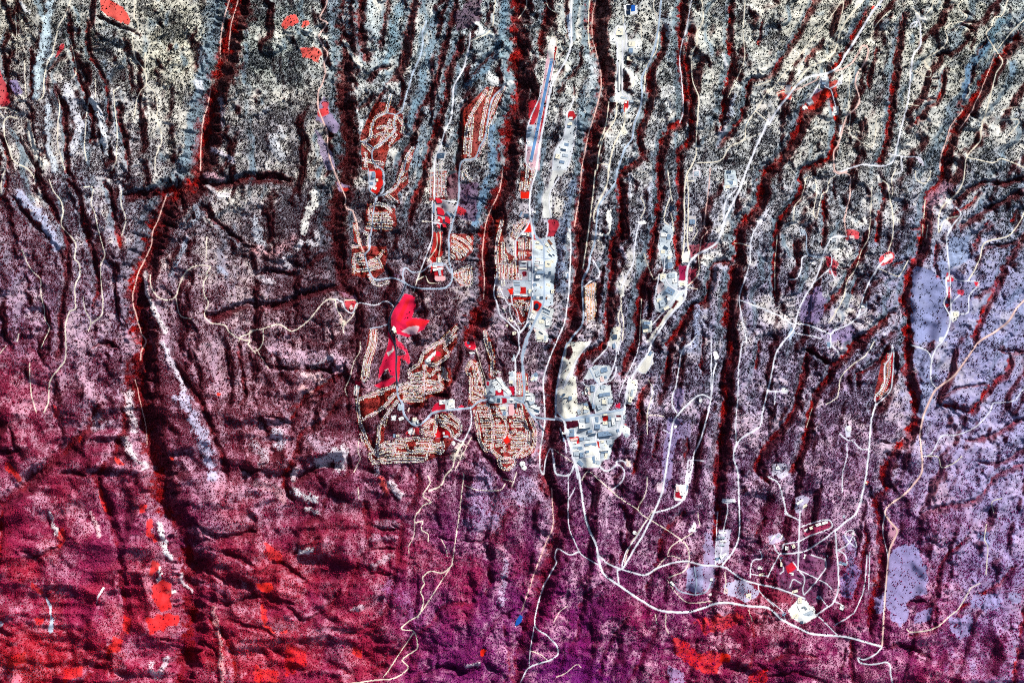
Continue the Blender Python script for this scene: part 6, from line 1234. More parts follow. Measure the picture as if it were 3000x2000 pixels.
# ---------------------------------------------------------------- buildings
ROOF = {'white': mat('white_roof', HX('F8F8F4'), .8, .03, .05), 'cream': mat('cream_roof', HX('F6EFD8'), .8, .05, .05), 'grey': mat('grey_roof', HX('B9C6D2'), .8, .06, .05), 'blue': mat('blue_grey_roof', HX('7F98B4'), .8, .06, .05),
        'dark': mat('dark_roof', HX('39506A'), .8, .08, .05), 'tan': mat('tan_roof', HX('D8B088'), .85, .08, .05), 'brown': mat('brown_roof', HX('8A5A44'), .85, .08, .05), 'pink': mat('pinkish_roof', HX('F0D2CC'), .85, .05, .05)}
WALL = mat('building_wall', HX('C9C2BA'), .9, .05, .05); UNIT = mat('rooftop_unit_metal', HX('8C98A4'), .6, .05, .05, metal=.3); TANKM = mat('tank_paint', HX('FBFBF6'), .6, .02, .02)
def boxm(name, x0, x1, y0, y1, z0, z1, m, parent, slope=0):
    v = [(x0, y0, z0), (x1, y0, z0), (x1, y1, z0), (x0, y1, z0), (x0, y0, z1), (x1, y0, z1), (x1, y1, z1), (x0, y1, z1)]
    me = bpy.data.meshes.new(name); me.from_pydata(v, [], [(3, 2, 1, 0), (4, 5, 6, 7), (0, 1, 5, 4), (1, 2, 6, 5), (2, 3, 7, 6), (3, 0, 4, 7)]); me.materials.append(m)
    return link(name, me, parent)
def building(f, x, y, bw, bh, rot, ht, roof, label, cat='building', name='building', group=None, units=1, unitpx=True):
    a = FR[f]; px, py = a[0]+x*a[2], a[1]+y*a[2]
    if unitpx: bw, bh = bw*a[2], bh*a[2]
    hw, hh = bw*S/2, bh*S/2; ht = ht*S
    wx_, wy_ = W2(px, py); z = min(zh(px+i*bw*.5, py+j*bh*.5) for i in (-1, 0, 1) for j in (-1, 0, 1))-2; zt = zh(px, py)
    e = bpy.data.objects.new(name, None); COL.objects.link(e); e.location = (wx_, wy_, zt); e.rotation_euler = (0, 0, math.radians(rot)); e.empty_display_size = 5
    e['label'] = label; e['category'] = cat
    if group: e['group'] = group
    boxm('wall', -hw, hw, -hh, hh, z-zt, ht, WALL, e)
    # roof slab with a raised rim
    o = .8; r = 2.2; zz = ht+.4
    v = [(-hw-o, -hh-o, ht-1.2), (hw+o, -hh-o, ht-1.2), (hw+o, hh+o, ht-1.2), (-hw-o, hh+o, ht-1.2), (-hw-o, -hh-o, ht+1.4), (hw+o, -hh-o, ht+1.4), (hw+o, hh+o, ht+1.4), (-hw-o, hh+o, ht+1.4),
         (-hw+r, -hh+r, ht+1.4), (hw-r, -hh+r, ht+1.4), (hw-r, hh-r, ht+1.4), (-hw+r, hh-r, ht+1.4), (-hw+r, -hh+r, zz), (hw-r, -hh+r, zz), (hw-r, hh-r, zz), (-hw+r, hh-r, zz)]
    fc = [(3, 2, 1, 0), (0, 1, 5, 4), (1, 2, 6, 5), (2, 3, 7, 6), (3, 0, 4, 7)]+[(4+i, 4+(i+1) % 4, 8+(i+1) % 4, 8+i) for i in range(4)]+[(8+i, 8+(i+1) % 4, 12+(i+1) % 4, 12+i) for i in range(4)]+[(12, 13, 14, 15)]
    me = bpy.data.meshes.new('roof'); me.from_pydata(v, [], fc); me.materials.append(ROOF[roof]); link('roof', me, e)
    for k in range(units):
        ux, uy = random.uniform(-.55, .4)*hw, random.uniform(-.5, .3)*hh; us = min(hw, hh)*random.uniform(.18, .32)
        boxm('rooftop_unit', ux, ux+us*1.6, uy, uy+us, zz, zz+4+us*.2, UNIT, e)
    CLR.append((px, py, max(bw, bh)*.6)); return e
def tank(f, x, y, r, ht, label, roof='white', name='water_tank', group=None):
    a = FR[f]; px, py = a[0]+x*a[2], a[1]+y*a[2]; wx_, wy_ = W2(px, py); z = zh(px, py); R = r*S; n = 28; h = ht*S
    e = bpy.data.objects.new(name, None); COL.objects.link(e); e.location = (wx_, wy_, z); e['label'] = label; e['category'] = 'tank'
    if group: e['group'] = group
    c = [(math.cos(2*math.pi*i/n), math.sin(2*math.pi*i/n)) for i in range(n)]
    me = bpy.data.meshes.new('shell'); me.from_pydata([(R*a_, R*b_, -6) for a_, b_ in c]+[(R*a_, R*b_, h) for a_, b_ in c], [], [(i, (i+1) % n, n+(i+1) % n, n+i) for i in range(n)]); me.materials.append(TANKM); link('shell', me, e)
    me = bpy.data.meshes.new('domed_roof'); me.from_pydata([((R+.8)*a_, (R+.8)*b_, h) for a_, b_ in c]+[(R*.6*a_, R*.6*b_, h+R*.10) for a_, b_ in c]+[(0, 0, h+R*.14)], [], [(i, (i+1) % n, n+(i+1) % n, n+i) for i in range(n)]+[(n+i, n+(i+1) % n, 2*n) for i in range(n)]); me.materials.append(ROOF[roof]); link('domed_roof', me, e)
    boxm('hatch', R*.3, R*.3+R*.2, -R*.1, R*.1, h+R*.09, h+R*.09+3, UNIT, e)
CLR = []
BL = [
 # frame, x, y, width, depth, turn, height, roof, label, category
 ('A', 640, 405, 62, 30, 0, 1.6, 'cream', 'cream flat-roofed shop building just inside the fork of the two main town streets', 'shop'),
 ('A', 658, 470, 122, 46, 0, 1.8, 'cream', 'long cream-roofed supermarket, largest roof south of the town street fork', 'supermarket'),
 ('A', 660, 618, 60, 14, -3, 1.5, 'cream', 'narrow pale office block below the striped town parking lot', 'office building'),
 ('A', 648, 652, 50, 9, -3, 1.4, 'pink', 'first thin pinkish apartment row below the town parking lot', 'apartment block'),
 ('A', 643, 680, 56, 9, -3, 1.4, 'white', 'second thin white apartment row below the town parking lot', 'apartment block'),
 ('A', 640, 708, 50, 9, -3, 1.4, 'pink', 'third thin pinkish apartment row below the town parking lot', 'apartment block'),
 ('A', 700, 672, 42, 44, 0, 1.8, 'white', 'square white-roofed block beside the three thin apartment rows', 'office building'),
 ('A', 788, 688, 78, 82, 0, 2.4, 'cream', 'very large square cream roof at the east edge of the town mesa', 'warehouse'),
 ('A', 680, 738, 64, 30, 0, 1.7, 'white', 'white office block with stepped front in mid town', 'office building'),
 ('A', 632, 762, 40, 26, 0, 1.5, 'white', 'small white hall west of the stepped town office', 'hall'),
 ('A', 684, 800, 92, 26, 0, 1.7, 'blue', 'long blue-grey roofed town building with a dark front', 'office building'),
 ('A', 655, 856, 60, 40, 0, 1.8, 'white', 'white-roofed town hall with grey yard south of the blue-grey building', 'hall'),
 ('A', 775, 437, 50, 30, -32, 1.8, 'cream', 'tilted cream warehouse near the eastern street curve', 'warehouse'),
 ('A', 812, 402, 28, 80, 40, 1.6, 'brown', 'long slanted brownish storage shed on the northeast town edge', 'storage shed'),
 ('A', 850, 470, 18, 70, 38, 1.5, 'white', 'long thin white shed along the northeast town edge road', 'storage shed'),
 ('A', 810, 500, 15, 48, 40, 1.4, 'cream', 'short cream shed parallel to the long thin white shed', 'storage shed'),
 ('A', 790, 525, 14, 44, 42, 1.4, 'cream', 'westernmost cream shed of the slanting yard rows', 'storage shed'),
 ('A', 818, 578, 20, 56, 48, 1.6, 'dark', 'slanted dark-roofed building in the white gravel yard', 'warehouse'),
 ('A', 858, 572, 18, 36, 48, 1.5, 'dark', 'smaller dark-roofed building east of the slanted dark one', 'warehouse'),
 ('A', 845, 655, 30, 40, 0, 1.4, 'cream', 'cream house-sized block on the tip right of the very large square roof', 'building'),
 ('A', 812, 803, 30, 36, 0, 1.6, 'dark', 'dark blue-roofed block at the east town edge', 'building'),
 ('A', 765, 800, 30, 40, 0, 1.5, 'grey', 'grey-roofed block beside the dark blue-roofed block', 'building'),
 ('A', 470, 300, 60, 26, 0, 1.6, 'white', 'white school wing below the red triangular park', 'school'),
 ('A', 525, 305, 22, 40, 0, 1.6, 'cream', 'cream school hall right of the white wing below the red park', 'school'),
 ('A', 562, 328, 28, 20, 0, 1.3, 'blue', 'small blue-grey roof beside the cream school hall', 'building'),
 ('A', 455, 660, 100, 14, 0, 1.6, 'white', 'topmost white bar of the courtyard complex west of the town street', 'apartment block'),
 ('A', 460, 706, 86, 16, 0, 1.6, 'grey', 'middle grey bar of the courtyard complex west of the town street', 'apartment block'),
 ('A', 458, 750, 96, 16, 0, 1.6, 'cream', 'bottom cream bar of the courtyard complex west of the town street', 'apartment block'),
 ('A', 550, 600, 55, 34, 0, 1.6, 'dark', 'dark-fronted building on the west side of the main town street', 'building'),
 ('A', 547, 545, 50, 14, 0, 1.4, 'pink', 'thin pinkish building with red lawn north of the dark-fronted one', 'building'),
 ('A', 545, 688, 30, 70, 0, 1.5, 'grey', 'tall narrow grey block beside the courtyard complex', 'apartment block'),
 ('A', 545, 845, 26, 55, 0, 1.5, 'white', 'narrow white block right of the dark red park', 'apartment block'),
 ('A', 500, 52, 60, 40, 0, 1.5, 'dark', 'dark-roofed medical block west of the northern road junction', 'hospital'),
 ('A', 430, 40, 20, 70, -25, 1.4, 'blue', 'narrow blue-grey roof left of the dark medical block', 'building'),
 ('A', 600, 8, 50, 24, 0, 1.4, 'white', 'white building at the top of the town road junction', 'building'),
 ('B', 548, 40, 34, 110, 0, 1.6, 'grey', 'long grey courtyard building beside the upper main street', 'building'),
 ('B', 612, 158, 40, 46, 0, 1.7, 'blue', 'square blue-grey roof at the heart of downtown', 'office building'),
 ('B', 655, 165, 34, 50, 0, 1.6, 'white', 'white block right of the square blue-grey downtown roof', 'office building'),
 ('B', 610, 235, 44, 40, 0, 1.6, 'grey', 'grey downtown block with a small courtyard', 'office building'),
 ('B', 606, 320, 34, 44, 0, 1.7, 'blue', 'blue-grey block just north of the pond park', 'office building'),
 ('B', 652, 322, 34, 34, 0, 1.5, 'white', 'white block at the north edge of the pond park', 'office building'),
 ('B', 702, 325, 34, 38, 0, 1.6, 'dark', 'dark-roofed block northeast of the pond park', 'office building'),
 ('B', 550, 240, 38, 60, 0, 1.8, 'cream', 'bright cream hall west of the downtown street', 'hall'),
 ('B', 495, 295, 90, 20, 0, 1.6, 'white', 'long white school building above the red hedge row', 'school'),
 ('B', 375, 240, 90, 18, 0, 1.6, 'grey', 'grey school wing west of the red schoolyard', 'school'),
 ('B', 380, 285, 80, 18, 0, 1.6, 'white', 'white school wing just above the red hedge row at its west end', 'school'),
 ('B', 380, 120, 76, 10, 0, 1.4, 'grey', 'grey solar-striped school roof, upper of two', 'school'),
 ('B', 380, 155, 76, 10, 0, 1.4, 'blue', 'blue-grey solar-striped school roof, lower of two', 'school'),
 ('B', 700, 190, 24, 36, 0, 1.4, 'cream', 'small cream block by the east downtown street', 'building'),
 ('B', 790, 305, 50, 46, 0, 1.8, 'white', 'white-roofed hall inside the grey lot east of downtown', 'hall'),
 ('B', 765, 330, 20, 30, 0, 1.3, 'brown', 'small brown-roofed building beside the white east hall', 'building'),
 ('B', 860, 240, 70, 50, 0, 1.5, 'cream', 'cream industrial shed on the eastern spur of the town', 'warehouse'),
 ('B', 790, 165, 50, 50, -10, 1.5, 'cream', 'cream building on the red slope above the eastern spur', 'building'),
 ('B', 595, 505, 44, 36, -20, 1.6, 'cream', 'cream library block directly below the pond', 'library'),
 ('B', 565, 560, 22, 80, -25, 1.5, 'white', 'slanted white building left of the red lawn below the pond', 'building'),
 ('B', 598, 580, 40, 50, -25, 1.6, 'white', 'white square block below the cream library', 'building'),
 ('B', 765, 480, 110, 16, -28, 1.6, 'dark', 'long slanting dark-fronted building southeast of the pond', 'shop row'),
 ('B', 770, 510, 90, 22, -28, 1.5, 'grey', 'grey slanted row parallel to the dark-fronted building', 'shop row'),
 ('B', 735, 590, 50, 30, -28, 1.5, 'blue', 'blue-grey slanted hall at the lower east side of the town', 'hall'),
 ('B', 700, 635, 60, 40, 0, 1.6, 'cream', 'large cream shed in the southeast yard', 'warehouse'),
 ('B', 780, 650, 50, 70, 0, 1.7, 'white', 'white curved-front building on the southeast rim', 'building'),
 ('B', 545, 700, 24, 40, -20, 1.6, 'white', 'bright white box between the converging town roads', 'building'),
 ('B', 520, 690, 26, 60, -20, 1.4, 'dark', 'dark building left of the bright white box', 'building'),
 ('B', 612, 750, 46, 16, -60, 1.5, 'pink', 'curled pinkish building with a red courtyard south of town', 'building'),
 ('B', 690, 780, 12, 60, 55, 1.5, 'dark', 'slanted dark narrow roof in the southern white yard', 'building'),
 ('B', 680, 850, 70, 34, 10, 1.6, 'cream', 'cream block in the hexagonal southern yard', 'building'),
 ('B', 750, 850, 30, 60, -8, 1.6, 'grey', 'grey ribbed block in the hexagonal southern yard', 'building'),
 ('B', 255, 695, 46, 44, 0, 1.5, 'cream', 'cream round-cornered hall among dark trees west of the road', 'hall'),
 ('B', 305, 625, 36, 34, 35, 1.4, 'cream', 'cream church-like block above the diagonal road', 'church'),
 ('B', 400, 665, 24, 24, 30, 1.3, 'cream', 'small tilted cream hut between the two southern loop roads', 'hut'),
 ('B', 345, 790, 50, 44, 0, 1.5, 'cream', 'cream building left of the three-road junction', 'building'),
 ('B', 190, 460, 60, 9, -28, 1.3, 'white', 'upper thin slanted barracks left of the curving road', 'apartment block'),
 ('B', 195, 485, 60, 9, -10, 1.3, 'cream', 'middle thin barracks left of the curving road', 'apartment block'),
 ('B', 200, 512, 64, 9, 12, 1.3, 'white', 'lower thin slanted barracks left of the curving road', 'apartment block'),
 ('20', 400, 1340, 0, 0, 0, 0, 'white', '', ''),
 ('C', 710, 100, 90, 60, 15, 2.2, 'blue', 'big blue-grey laboratory at the top of the north spur', 'laboratory'),
 ('C', 630, 150, 60, 66, 20, 1.8, 'grey', 'grey laboratory left of the big blue-grey one', 'laboratory'),
 ('C', 600, 70, 60, 34, 20, 1.6, 'grey', 'small grey laboratory at the top left of the north spur', 'laboratory'),
 ('C', 685, 225, 44, 60, 12, 1.8, 'pink', 'pinkish square laboratory by the spur road bend', 'laboratory'),
 ('C', 735, 195, 24, 30, 10, 1.5, 'blue', 'little blue-grey annex right of the pinkish laboratory', 'laboratory'),
 ('C', 568, 345, 56, 78, 0, 1.4, 'blue', 'blue-grey cooling building above the utility stack yard', 'power plant'),
 ('C', 700, 325, 64, 50, 8, 1.8, 'grey', 'grey laboratory north of the long blue-grey hall', 'laboratory'),
 ('C', 720, 425, 140, 44, 8, 2.0, 'blue', 'long blue-grey laboratory hall on the east side of the spur', 'laboratory'),
 ('C', 800, 505, 62, 60, 5, 1.8, 'grey', 'square grey laboratory at the east rim with a round lawn below', 'laboratory'),
 ('C', 715, 520, 54, 54, 0, 1.7, 'cream', 'cream courtyard laboratory left of the square grey one', 'laboratory'),
 ('C', 520, 405, 36, 40, 10, 1.6, 'pink', 'pinkish round-cornered building in the stack yard', 'power plant'),
 ('C', 474, 405, 24, 34, 0, 1.4, 'white', 'small white shed left of the pinkish building in the stack yard', 'shed'),
 ('C', 432, 408, 22, 40, 0, 1.4, 'grey', 'isolated small grey shed in the trees west of the stack yard', 'shed'),
 ('C', 478, 555, 60, 34, -10, 1.6, 'blue', 'blue-grey building of the small western cluster', 'laboratory'),
 ('C', 480, 595, 70, 50, -5, 1.8, 'cream', 'cream building in the middle of the small western cluster', 'laboratory'),
 ('C', 482, 648, 70, 40, -5, 1.8, 'grey', 'grey building at the foot of the small western cluster', 'laboratory'),
 ('C', 385, 650, 40, 60, 20, 1.6, 'grey', 'grey building at the southwest corner of the small western cluster', 'laboratory'),
 ('C', 575, 570, 36, 80, 0, 1.6, 'blue', 'narrow blue-grey building on the spur road above the crossing', 'laboratory'),
 ('C', 655, 585, 60, 60, 20, 1.7, 'grey', 'grey building east of the spur road above the crossing', 'laboratory'),
 ('C', 215, 470, 64, 10, 0, 1.4, 'dark', 'thin dark bar building on the cream fill area', 'building'),
 ('C', 190, 430, 34, 34, 0, 1.4, 'dark', 'square dark roof on the cream fill area', 'building'),
 ('C', 270, 470, 40, 50, 0, 1.4, 'blue', 'blue-grey building right of the thin dark bar', 'building'),
 ('D', 430, 140, 70, 28, 0, 2.0, 'grey', 'grey laboratory in the second block from the west gate', 'laboratory'),
 ('D', 498, 130, 50, 60, 0, 1.8, 'blue', 'blue-grey laboratory just under the main laboratory road', 'laboratory'),
 ('D', 425, 210, 80, 64, 0, 2.0, 'white', 'big white laboratory left of the small red lawn square', 'laboratory'),
 ('D', 470, 250, 190, 18, 12, 2.4, 'dark', 'long dark slanting hall crossing the laboratory centre', 'laboratory'),
 ('D', 275, 300, 96, 96, 3, 1.9, 'blue', 'large blue-grey striped roof at the west side of the laboratory', 'laboratory'),
 ('D', 620, 125, 40, 70, 0, 1.8, 'blue', 'blue-grey tower block beside the central avenue', 'office building'),
 ('D', 625, 215, 70, 60, 0, 2.0, 'blue', 'mottled blue-grey hall east of the central avenue', 'laboratory'),
 ('D', 730, 60, 50, 20, 8, 1.5, 'cream', 'cream hall at the top of the red lawn block', 'building'),
 ('D', 728, 170, 60, 40, 5, 1.8, 'cream', 'cream hall directly under the red lawn block', 'laboratory'),
 ('D', 790, 180, 34, 64, 5, 1.9, 'grey', 'narrow grey block right of the red lawn block', 'laboratory'),
 ('D', 832, 150, 36, 90, 5, 1.9, 'white', 'tall white block two over from the red lawn block', 'laboratory'),
 ('D', 790, 105, 34, 50, 5, 1.8, 'blue', 'small blue-grey block right beside the red lawn', 'laboratory'),
 ('D', 740, 310, 210, 60, 8, 2.0, 'blue', 'very long blue-grey hall across the east half of the laboratory', 'laboratory'),
 ('D', 720, 365, 140, 14, 8, 2.2, 'dark', 'thin dark bar under the very long blue-grey hall', 'laboratory'),
 ('D', 800, 415, 90, 60, 8, 1.8, 'grey', 'pale grey hall at the southeast corner of the laboratory', 'laboratory'),
 ('D', 690, 415, 40, 30, 5, 1.6, 'cream', 'small cream hall left of the pale grey corner hall', 'laboratory'),
 ('D', 820, 460, 60, 24, 15, 1.5, 'dark', 'dark building on the south rim below the pale grey corner hall', 'building'),
 ('D', 735, 465, 24, 24, 0, 1.5, 'cream', 'little cream block between two red lawns', 'building'),
 ('D', 720, 525, 110, 16, 6, 1.8, 'white', 'long thin white building on the south terrace', 'laboratory'),
 ('D', 720, 555, 90, 14, 6, 1.7, 'blue', 'thin blue-grey building under the long thin white one', 'laboratory'),
 ('D', 690, 600, 44, 60, 0, 1.7, 'grey', 'grey building at the tip of the south terrace', 'laboratory'),
 ('D', 740, 600, 34, 70, -15, 1.6, 'cream', 'slanted cream building at the tip of the south terrace', 'building'),
 ('D', 560, 320, 90, 22, 12, 2.2, 'dark', 'dark slanting hall in the lower laboratory centre', 'laboratory'),
 ('D', 490, 370, 80, 40, 5, 1.9, 'grey', 'grey hall below the dark slanting hall', 'laboratory'),
 ('D', 420, 380, 56, 44, 5, 1.8, 'blue', 'blue-grey hall left of the grey one in the lower centre', 'laboratory'),
 ('D', 530, 280, 60, 34, 8, 1.8, 'blue', 'blue-grey hall in the laboratory centre under the red square', 'laboratory'),
 ('D', 320, 385, 96, 30, 10, 1.7, 'pink', 'pinkish building framed by red lawns at the west side', 'laboratory'),
 ('D', 320, 430, 70, 30, 10, 1.6, 'white', 'white building under the pinkish red-framed one', 'laboratory'),
 ('D', 330, 490, 80, 24, 6, 1.8, 'grey', 'first grey wing of the southwest laboratory block', 'laboratory'),
 ('D', 400, 500, 60, 40, 6, 1.8, 'blue', 'blue-grey wing right of the first grey wing', 'laboratory'),
 ('D', 340, 530, 90, 18, 6, 1.7, 'white', 'white middle wing of the southwest laboratory block', 'laboratory'),
 ('D', 350, 575, 70, 50, 4, 1.8, 'grey', 'grey lower wing of the southwest laboratory block', 'laboratory'),
 ('D', 425, 585, 54, 60, 4, 1.8, 'blue', 'blue-grey lower wing of the southwest laboratory block', 'laboratory'),
 ('D', 540, 450, 150, 34, 5, .4, 'blue', 'blue-grey shaded parking strip above the big white lot', 'carport'),
 ('D', 495, 545, 44, 30, 5, 1.6, 'blue', 'small blue-grey building inside the big white lot', 'building'),
 ('D', 612, 628, 50, 60, 3, 1.9, 'white', 'bright white block at the bottom right of the white lots', 'building'),
 ('D', 570, 650, 44, 90, 3, .6, 'blue', 'blue-grey paved deck left of the bright white block', 'carport'),
 ('D', 620, 690, 70, 50, 3, 1.6, 'grey', 'grey building at the south end of the laboratory by the last bend', 'building'),
 ('D', 405, 695, 80, 44, -40, 1.8, 'blue', 'tilted blue-grey striped hall beside the southwest gate', 'hall'),
 ('D', 185, 400, 20, 80, 0, 1.3, 'blue', 'narrow blue-grey shed outside the western road', 'shed'),
 ('D', 185, 300, 44, 30, 0, 1.4, 'white', 'white guard building outside the western road', 'building'),
 ('D', 900, 120, 60, 34, 8, 1.0, 'white', 'white paved store east of the tall white block', 'building'),
 ('D', 895, 270, 30, 40, 8, 1.5, 'blue', 'small blue-grey block at the east loop road', 'building'),
 ('D', 985, 90, 34, 50, 0, 1.5, 'grey', 'grey building on the east rim above the red strip', 'building'),
 ('D', 1010, 330, 50, 40, -30, 1.4, 'grey', 'grey building at the foot of the teardrop east rim', 'building'),
 ('F', 882, 130, 56, 44, 0, 1.8, 'white', 'white school block above the crimson playing field by the wide road', 'school'),
 ('F', 975, 155, 60, 60, 0, 1.9, 'white', 'big white school building right of the crimson playing field', 'school'),
 ('F', 972, 120, 40, 16, 10, 1.6, 'cream', 'cream school annex on top of the big white school', 'school'),
 ('F', 565, 420, 60, 20, 50, 1.6, 'white', 'slanted white school with red playing field by the loop road', 'school'),
 ('F', 600, 420, 14, 70, -25, 1.5, 'pink', 'thin slanted pinkish wing beside the slanted white school', 'school'),
 ('F', 920, 472, 50, 20, 0, 1.4, 'grey', 'grey school roof below the red park in the west suburb', 'school'),
 ('F', 900, 440, 24, 20, 0, 1.4, 'white', 'small white pavilion in the red park in the west suburb', 'pavilion'),
 ('F', 400, 465, 24, 34, 0, 1.4, 'blue', 'small blue-grey building inside the wide loop road', 'building'),
 ('F', 435, 465, 30, 24, 10, 1.4, 'cream', 'small cream building right beside the blue-grey one inside the loop', 'building'),
 ('F', 395, 285, 40, 40, 20, 1.5, 'white', 'white hall northwest of the wide loop road', 'hall'),
 ('F', 470, 292, 50, 30, 20, 1.6, 'white', 'white tilted block east of the hall at the wide loop road', 'building'),
 ('F', 605, 300, 40, 34, 0, 1.6, 'cream', 'cream building inside the bend of the wide blue road', 'building'),
 ('F', 640, 325, 24, 30, 20, 1.4, 'white', 'small white building right of the cream one in the road bend', 'building'),
 ('F', 460, 185, 34, 50, 15, 1.4, 'grey', 'grey fire station beside the junction of the dark road', 'fire station'),
 ('F', 538, 220, 20, 80, -12, 1.4, 'pink', 'long thin pinkish building beside the junction', 'building'),
 ('F', 20, 35, 14, 60, -10, 1.5, 'pink', 'small pinkish school building at the far west of the suburb', 'school'),
 ('E', 770, 480, 40, 40, 10, 1.6, 'white', 'white school building among the upper suburb loops', 'school'),
 ('E', 808, 440, 60, 12, 35, 1.5, 'white', 'thin slanted white school wing pointing to the red field', 'school'),
 ('E', 420, 170, 30, 50, 15, 1.5, 'cream', 'cream clubhouse between the golf fairways and dark road', 'clubhouse'),
 ('E', 18, 770, 12, 60, -8, 1.5, 'white', 'narrow white school at the left edge by the straight street', 'school'),
 ('G', 450, 600, 24, 110, 38, 1.9, 'white', 'long slanted white school hall north of the wide road', 'school'),
 ('G', 515, 685, 40, 100, 50, 1.9, 'white', 'large tilted white school building above the wide road', 'school'),
 ('G', 395, 605, 60, 10, 30, 1.5, 'white', 'first of four slanted school wings, topmost', 'school'),
 ('G', 405, 625, 60, 10, 30, 1.5, 'white', 'second of four slanted school wings', 'school'),
 ('G', 418, 645, 60, 10, 30, 1.5, 'white', 'third of four slanted school wings', 'school'),
 ('G', 430, 665, 60, 10, 30, 1.5, 'white', 'fourth of four slanted school wings, lowest', 'school'),
 ('G', 365, 690, 40, 34, -40, 1.6, 'grey', 'grey tilted block at the left of the school grounds', 'school'),
 ('G', 155, 298, 60, 12, 0, 1.2, 'white', 'lone white narrow building at the tip of the canyon meadow', 'building'),
 ('G', 790, 570, 50, 20, 40, 1.5, 'cream', 'cream slanted building on the small canyon-side spur', 'building'),
 ('G', 822, 522, 34, 34, 35, 1.3, 'blue', 'blue-grey square lot roof on the small canyon-side spur', 'building'),
 ('G', 590, 345, 14, 60, -15, 1.4, 'grey', 'narrow grey hall in the bulge of the north road', 'hall'),
 ('G', 562, 605, 36, 30, 0, 1.6, 'cream', 'cream hall beside the dark crimson field', 'hall'),
 ('G', 565, 520, 40, 44, 10, 1.5, 'grey', 'grey building by the north road above the cream hall', 'building'),
 ('G', 740, 735, 60, 18, 0, 1.6, 'white', 'topmost white block on the shopping terrace east of the road fork', 'shop'),
 ('G', 760, 780, 70, 40, -10, 1.8, 'white', 'big white block on the shopping terrace east of the road fork', 'shop'),
 ('G', 735, 700, 30, 20, 0, 1.4, 'cream', 'small cream block at the top of the shopping terrace', 'shop'),
 ('H', 435, 75, 30, 40, 0, 1.5, 'dark', 'dark-roofed block south of the wide road left of the crimson field', 'building'),
 ('H', 375, 75, 70, 30, -15, 1.6, 'grey', 'grey slanted building south of the wide road', 'building'),
 ('H', 480, 160, 60, 30, 0, 1.8, 'cream', 'cream high school block under the crimson field', 'school'),
 ('H', 495, 215, 30, 44, -15, 1.6, 'blue', 'blue-grey school gym left of the running track', 'school'),
 ('H', 560, 65, 60, 24, -12, 1.6, 'white', 'white slanted building right of the crimson field on the wide road', 'building'),
 ('H', 615, 130, 20, 50, 0, 1.5, 'dark', 'dark narrow building just right of the running track', 'building'),
 ('H', 555, 290, 20, 34, 0, 1.4, 'cream', 'cream pool house below the running track', 'pool house'),
 ('H', 770, 80, 50, 80, 25, 1.8, 'grey', 'grey tilted block at the upper medical campus', 'hospital'),
 ('H', 780, 140, 70, 24, -25, 1.7, 'white', 'white slanted bar across the medical campus', 'hospital'),
 ('H', 830, 190, 60, 30, -15, 1.7, 'dark', 'dark-fronted block at the tip of the medical campus', 'hospital'),
 ('11', 1672, 905, 90, 24, 10, 1.8, 'white', 'white cross bar of the school inside the big northern road loop', 'school'),
 ('11', 1690, 935, 22, 60, 10, 1.8, 'grey', 'grey stem wing of the school inside the big northern road loop', 'school'),
 ('11', 1645, 880, 40, 20, 0, 1.6, 'white', 'white front block of the school inside the big northern road loop', 'school'),
 ('11', 1655, 865, 60, 24, 0, 1.4, 'grey', 'grey entrance hall above the northern school', 'school'),
 ('11', 1685, 820, 26, 50, 0, 1.4, 'cream', 'cream arena at the foot of the long red meadow', 'arena'),
 ('11', 1635, 345, 14, 90, 0, 1.5, 'blue', 'thin blue-grey grandstand by the northern ball fields', 'grandstand'),
 ('11', 1775, 400, 20, 60, 40, 1.6, 'blue', 'slanted blue-grey rink roof right of the ball fields', 'rink'),
 ('11', 1805, 410, 14, 50, 40, 1.6, 'dark', 'second slanted dark roof beside the rink', 'building'),
 ('11', 1085, 40, 24, 50, 0, 1.6, 'blue', 'blue-grey school on the oval red campus', 'school'),
 ('11', 1065, 120, 30, 24, 0, 1.5, 'blue', 'lower blue-grey school wing on the oval red campus', 'school'),
 ('11', 1095, 165, 30, 26, -20, 1.5, 'white', 'small white school wing at the foot of the oval red campus', 'school'),
 ('11', 1115, 90, 20, 24, 0, 1.4, 'cream', 'cream pavilion in the middle of the oval red campus', 'pavilion'),
 ('10', 1697, 1432, 60, 44, 10, 1.2, 'dark', 'dark slate-roofed yard building at the north mesa fork', 'building'),
 ('11', 875, 1255, 30, 40, 20, 1.4, 'pink', 'pinkish stable in the round red meadow by the forest road', 'stable'),
 ('11', 800, 1395, 30, 40, -10, 1.4, 'cream', 'cream stable on the small pale yard below the round meadow', 'stable'),
 ('11', 1270, 1450, 30, 40, -20, 1.4, 'white', 'white maintenance shed beside the dark road at the golf course', 'shed'),
 # airport, eastern mesas
 ('20', 165, 1175, 34, 12, 5, 1.5, 'blue', 'topmost blue-grey hangar row on the west side of the runway', 'hangar'),
 ('20', 163, 1200, 36, 12, 5, 1.5, 'dark', 'second hangar row from the top beside the runway, dark roofed', 'hangar'),
 ('20', 160, 1225, 36, 12, 5, 1.5, 'blue', 'third hangar row from the top beside the runway', 'hangar'),
 ('20', 158, 1250, 36, 12, 5, 1.5, 'dark', 'fourth hangar row from the top beside the runway', 'hangar'),
 ('20', 155, 1320, 28, 40, 5, 1.5, 'white', 'white terminal building at the lower west side of the runway', 'terminal'),
 ('20', 1050, 285, 0, 0, 0, 0, 'white', '', ''),
 ('20', 985, 300, 60, 60, 0, 1.8, 'cream', 'cream hall at the top loop of the long eastern laboratory strip', 'laboratory'),
 ('20', 925, 360, 50, 60, 0, 1.8, 'white', 'white block left of the top loop of the eastern laboratory strip', 'laboratory'),
 ('20', 985, 620, 14, 440, 0, 1.8, 'white', 'extremely long thin white accelerator building down the eastern strip', 'laboratory'),
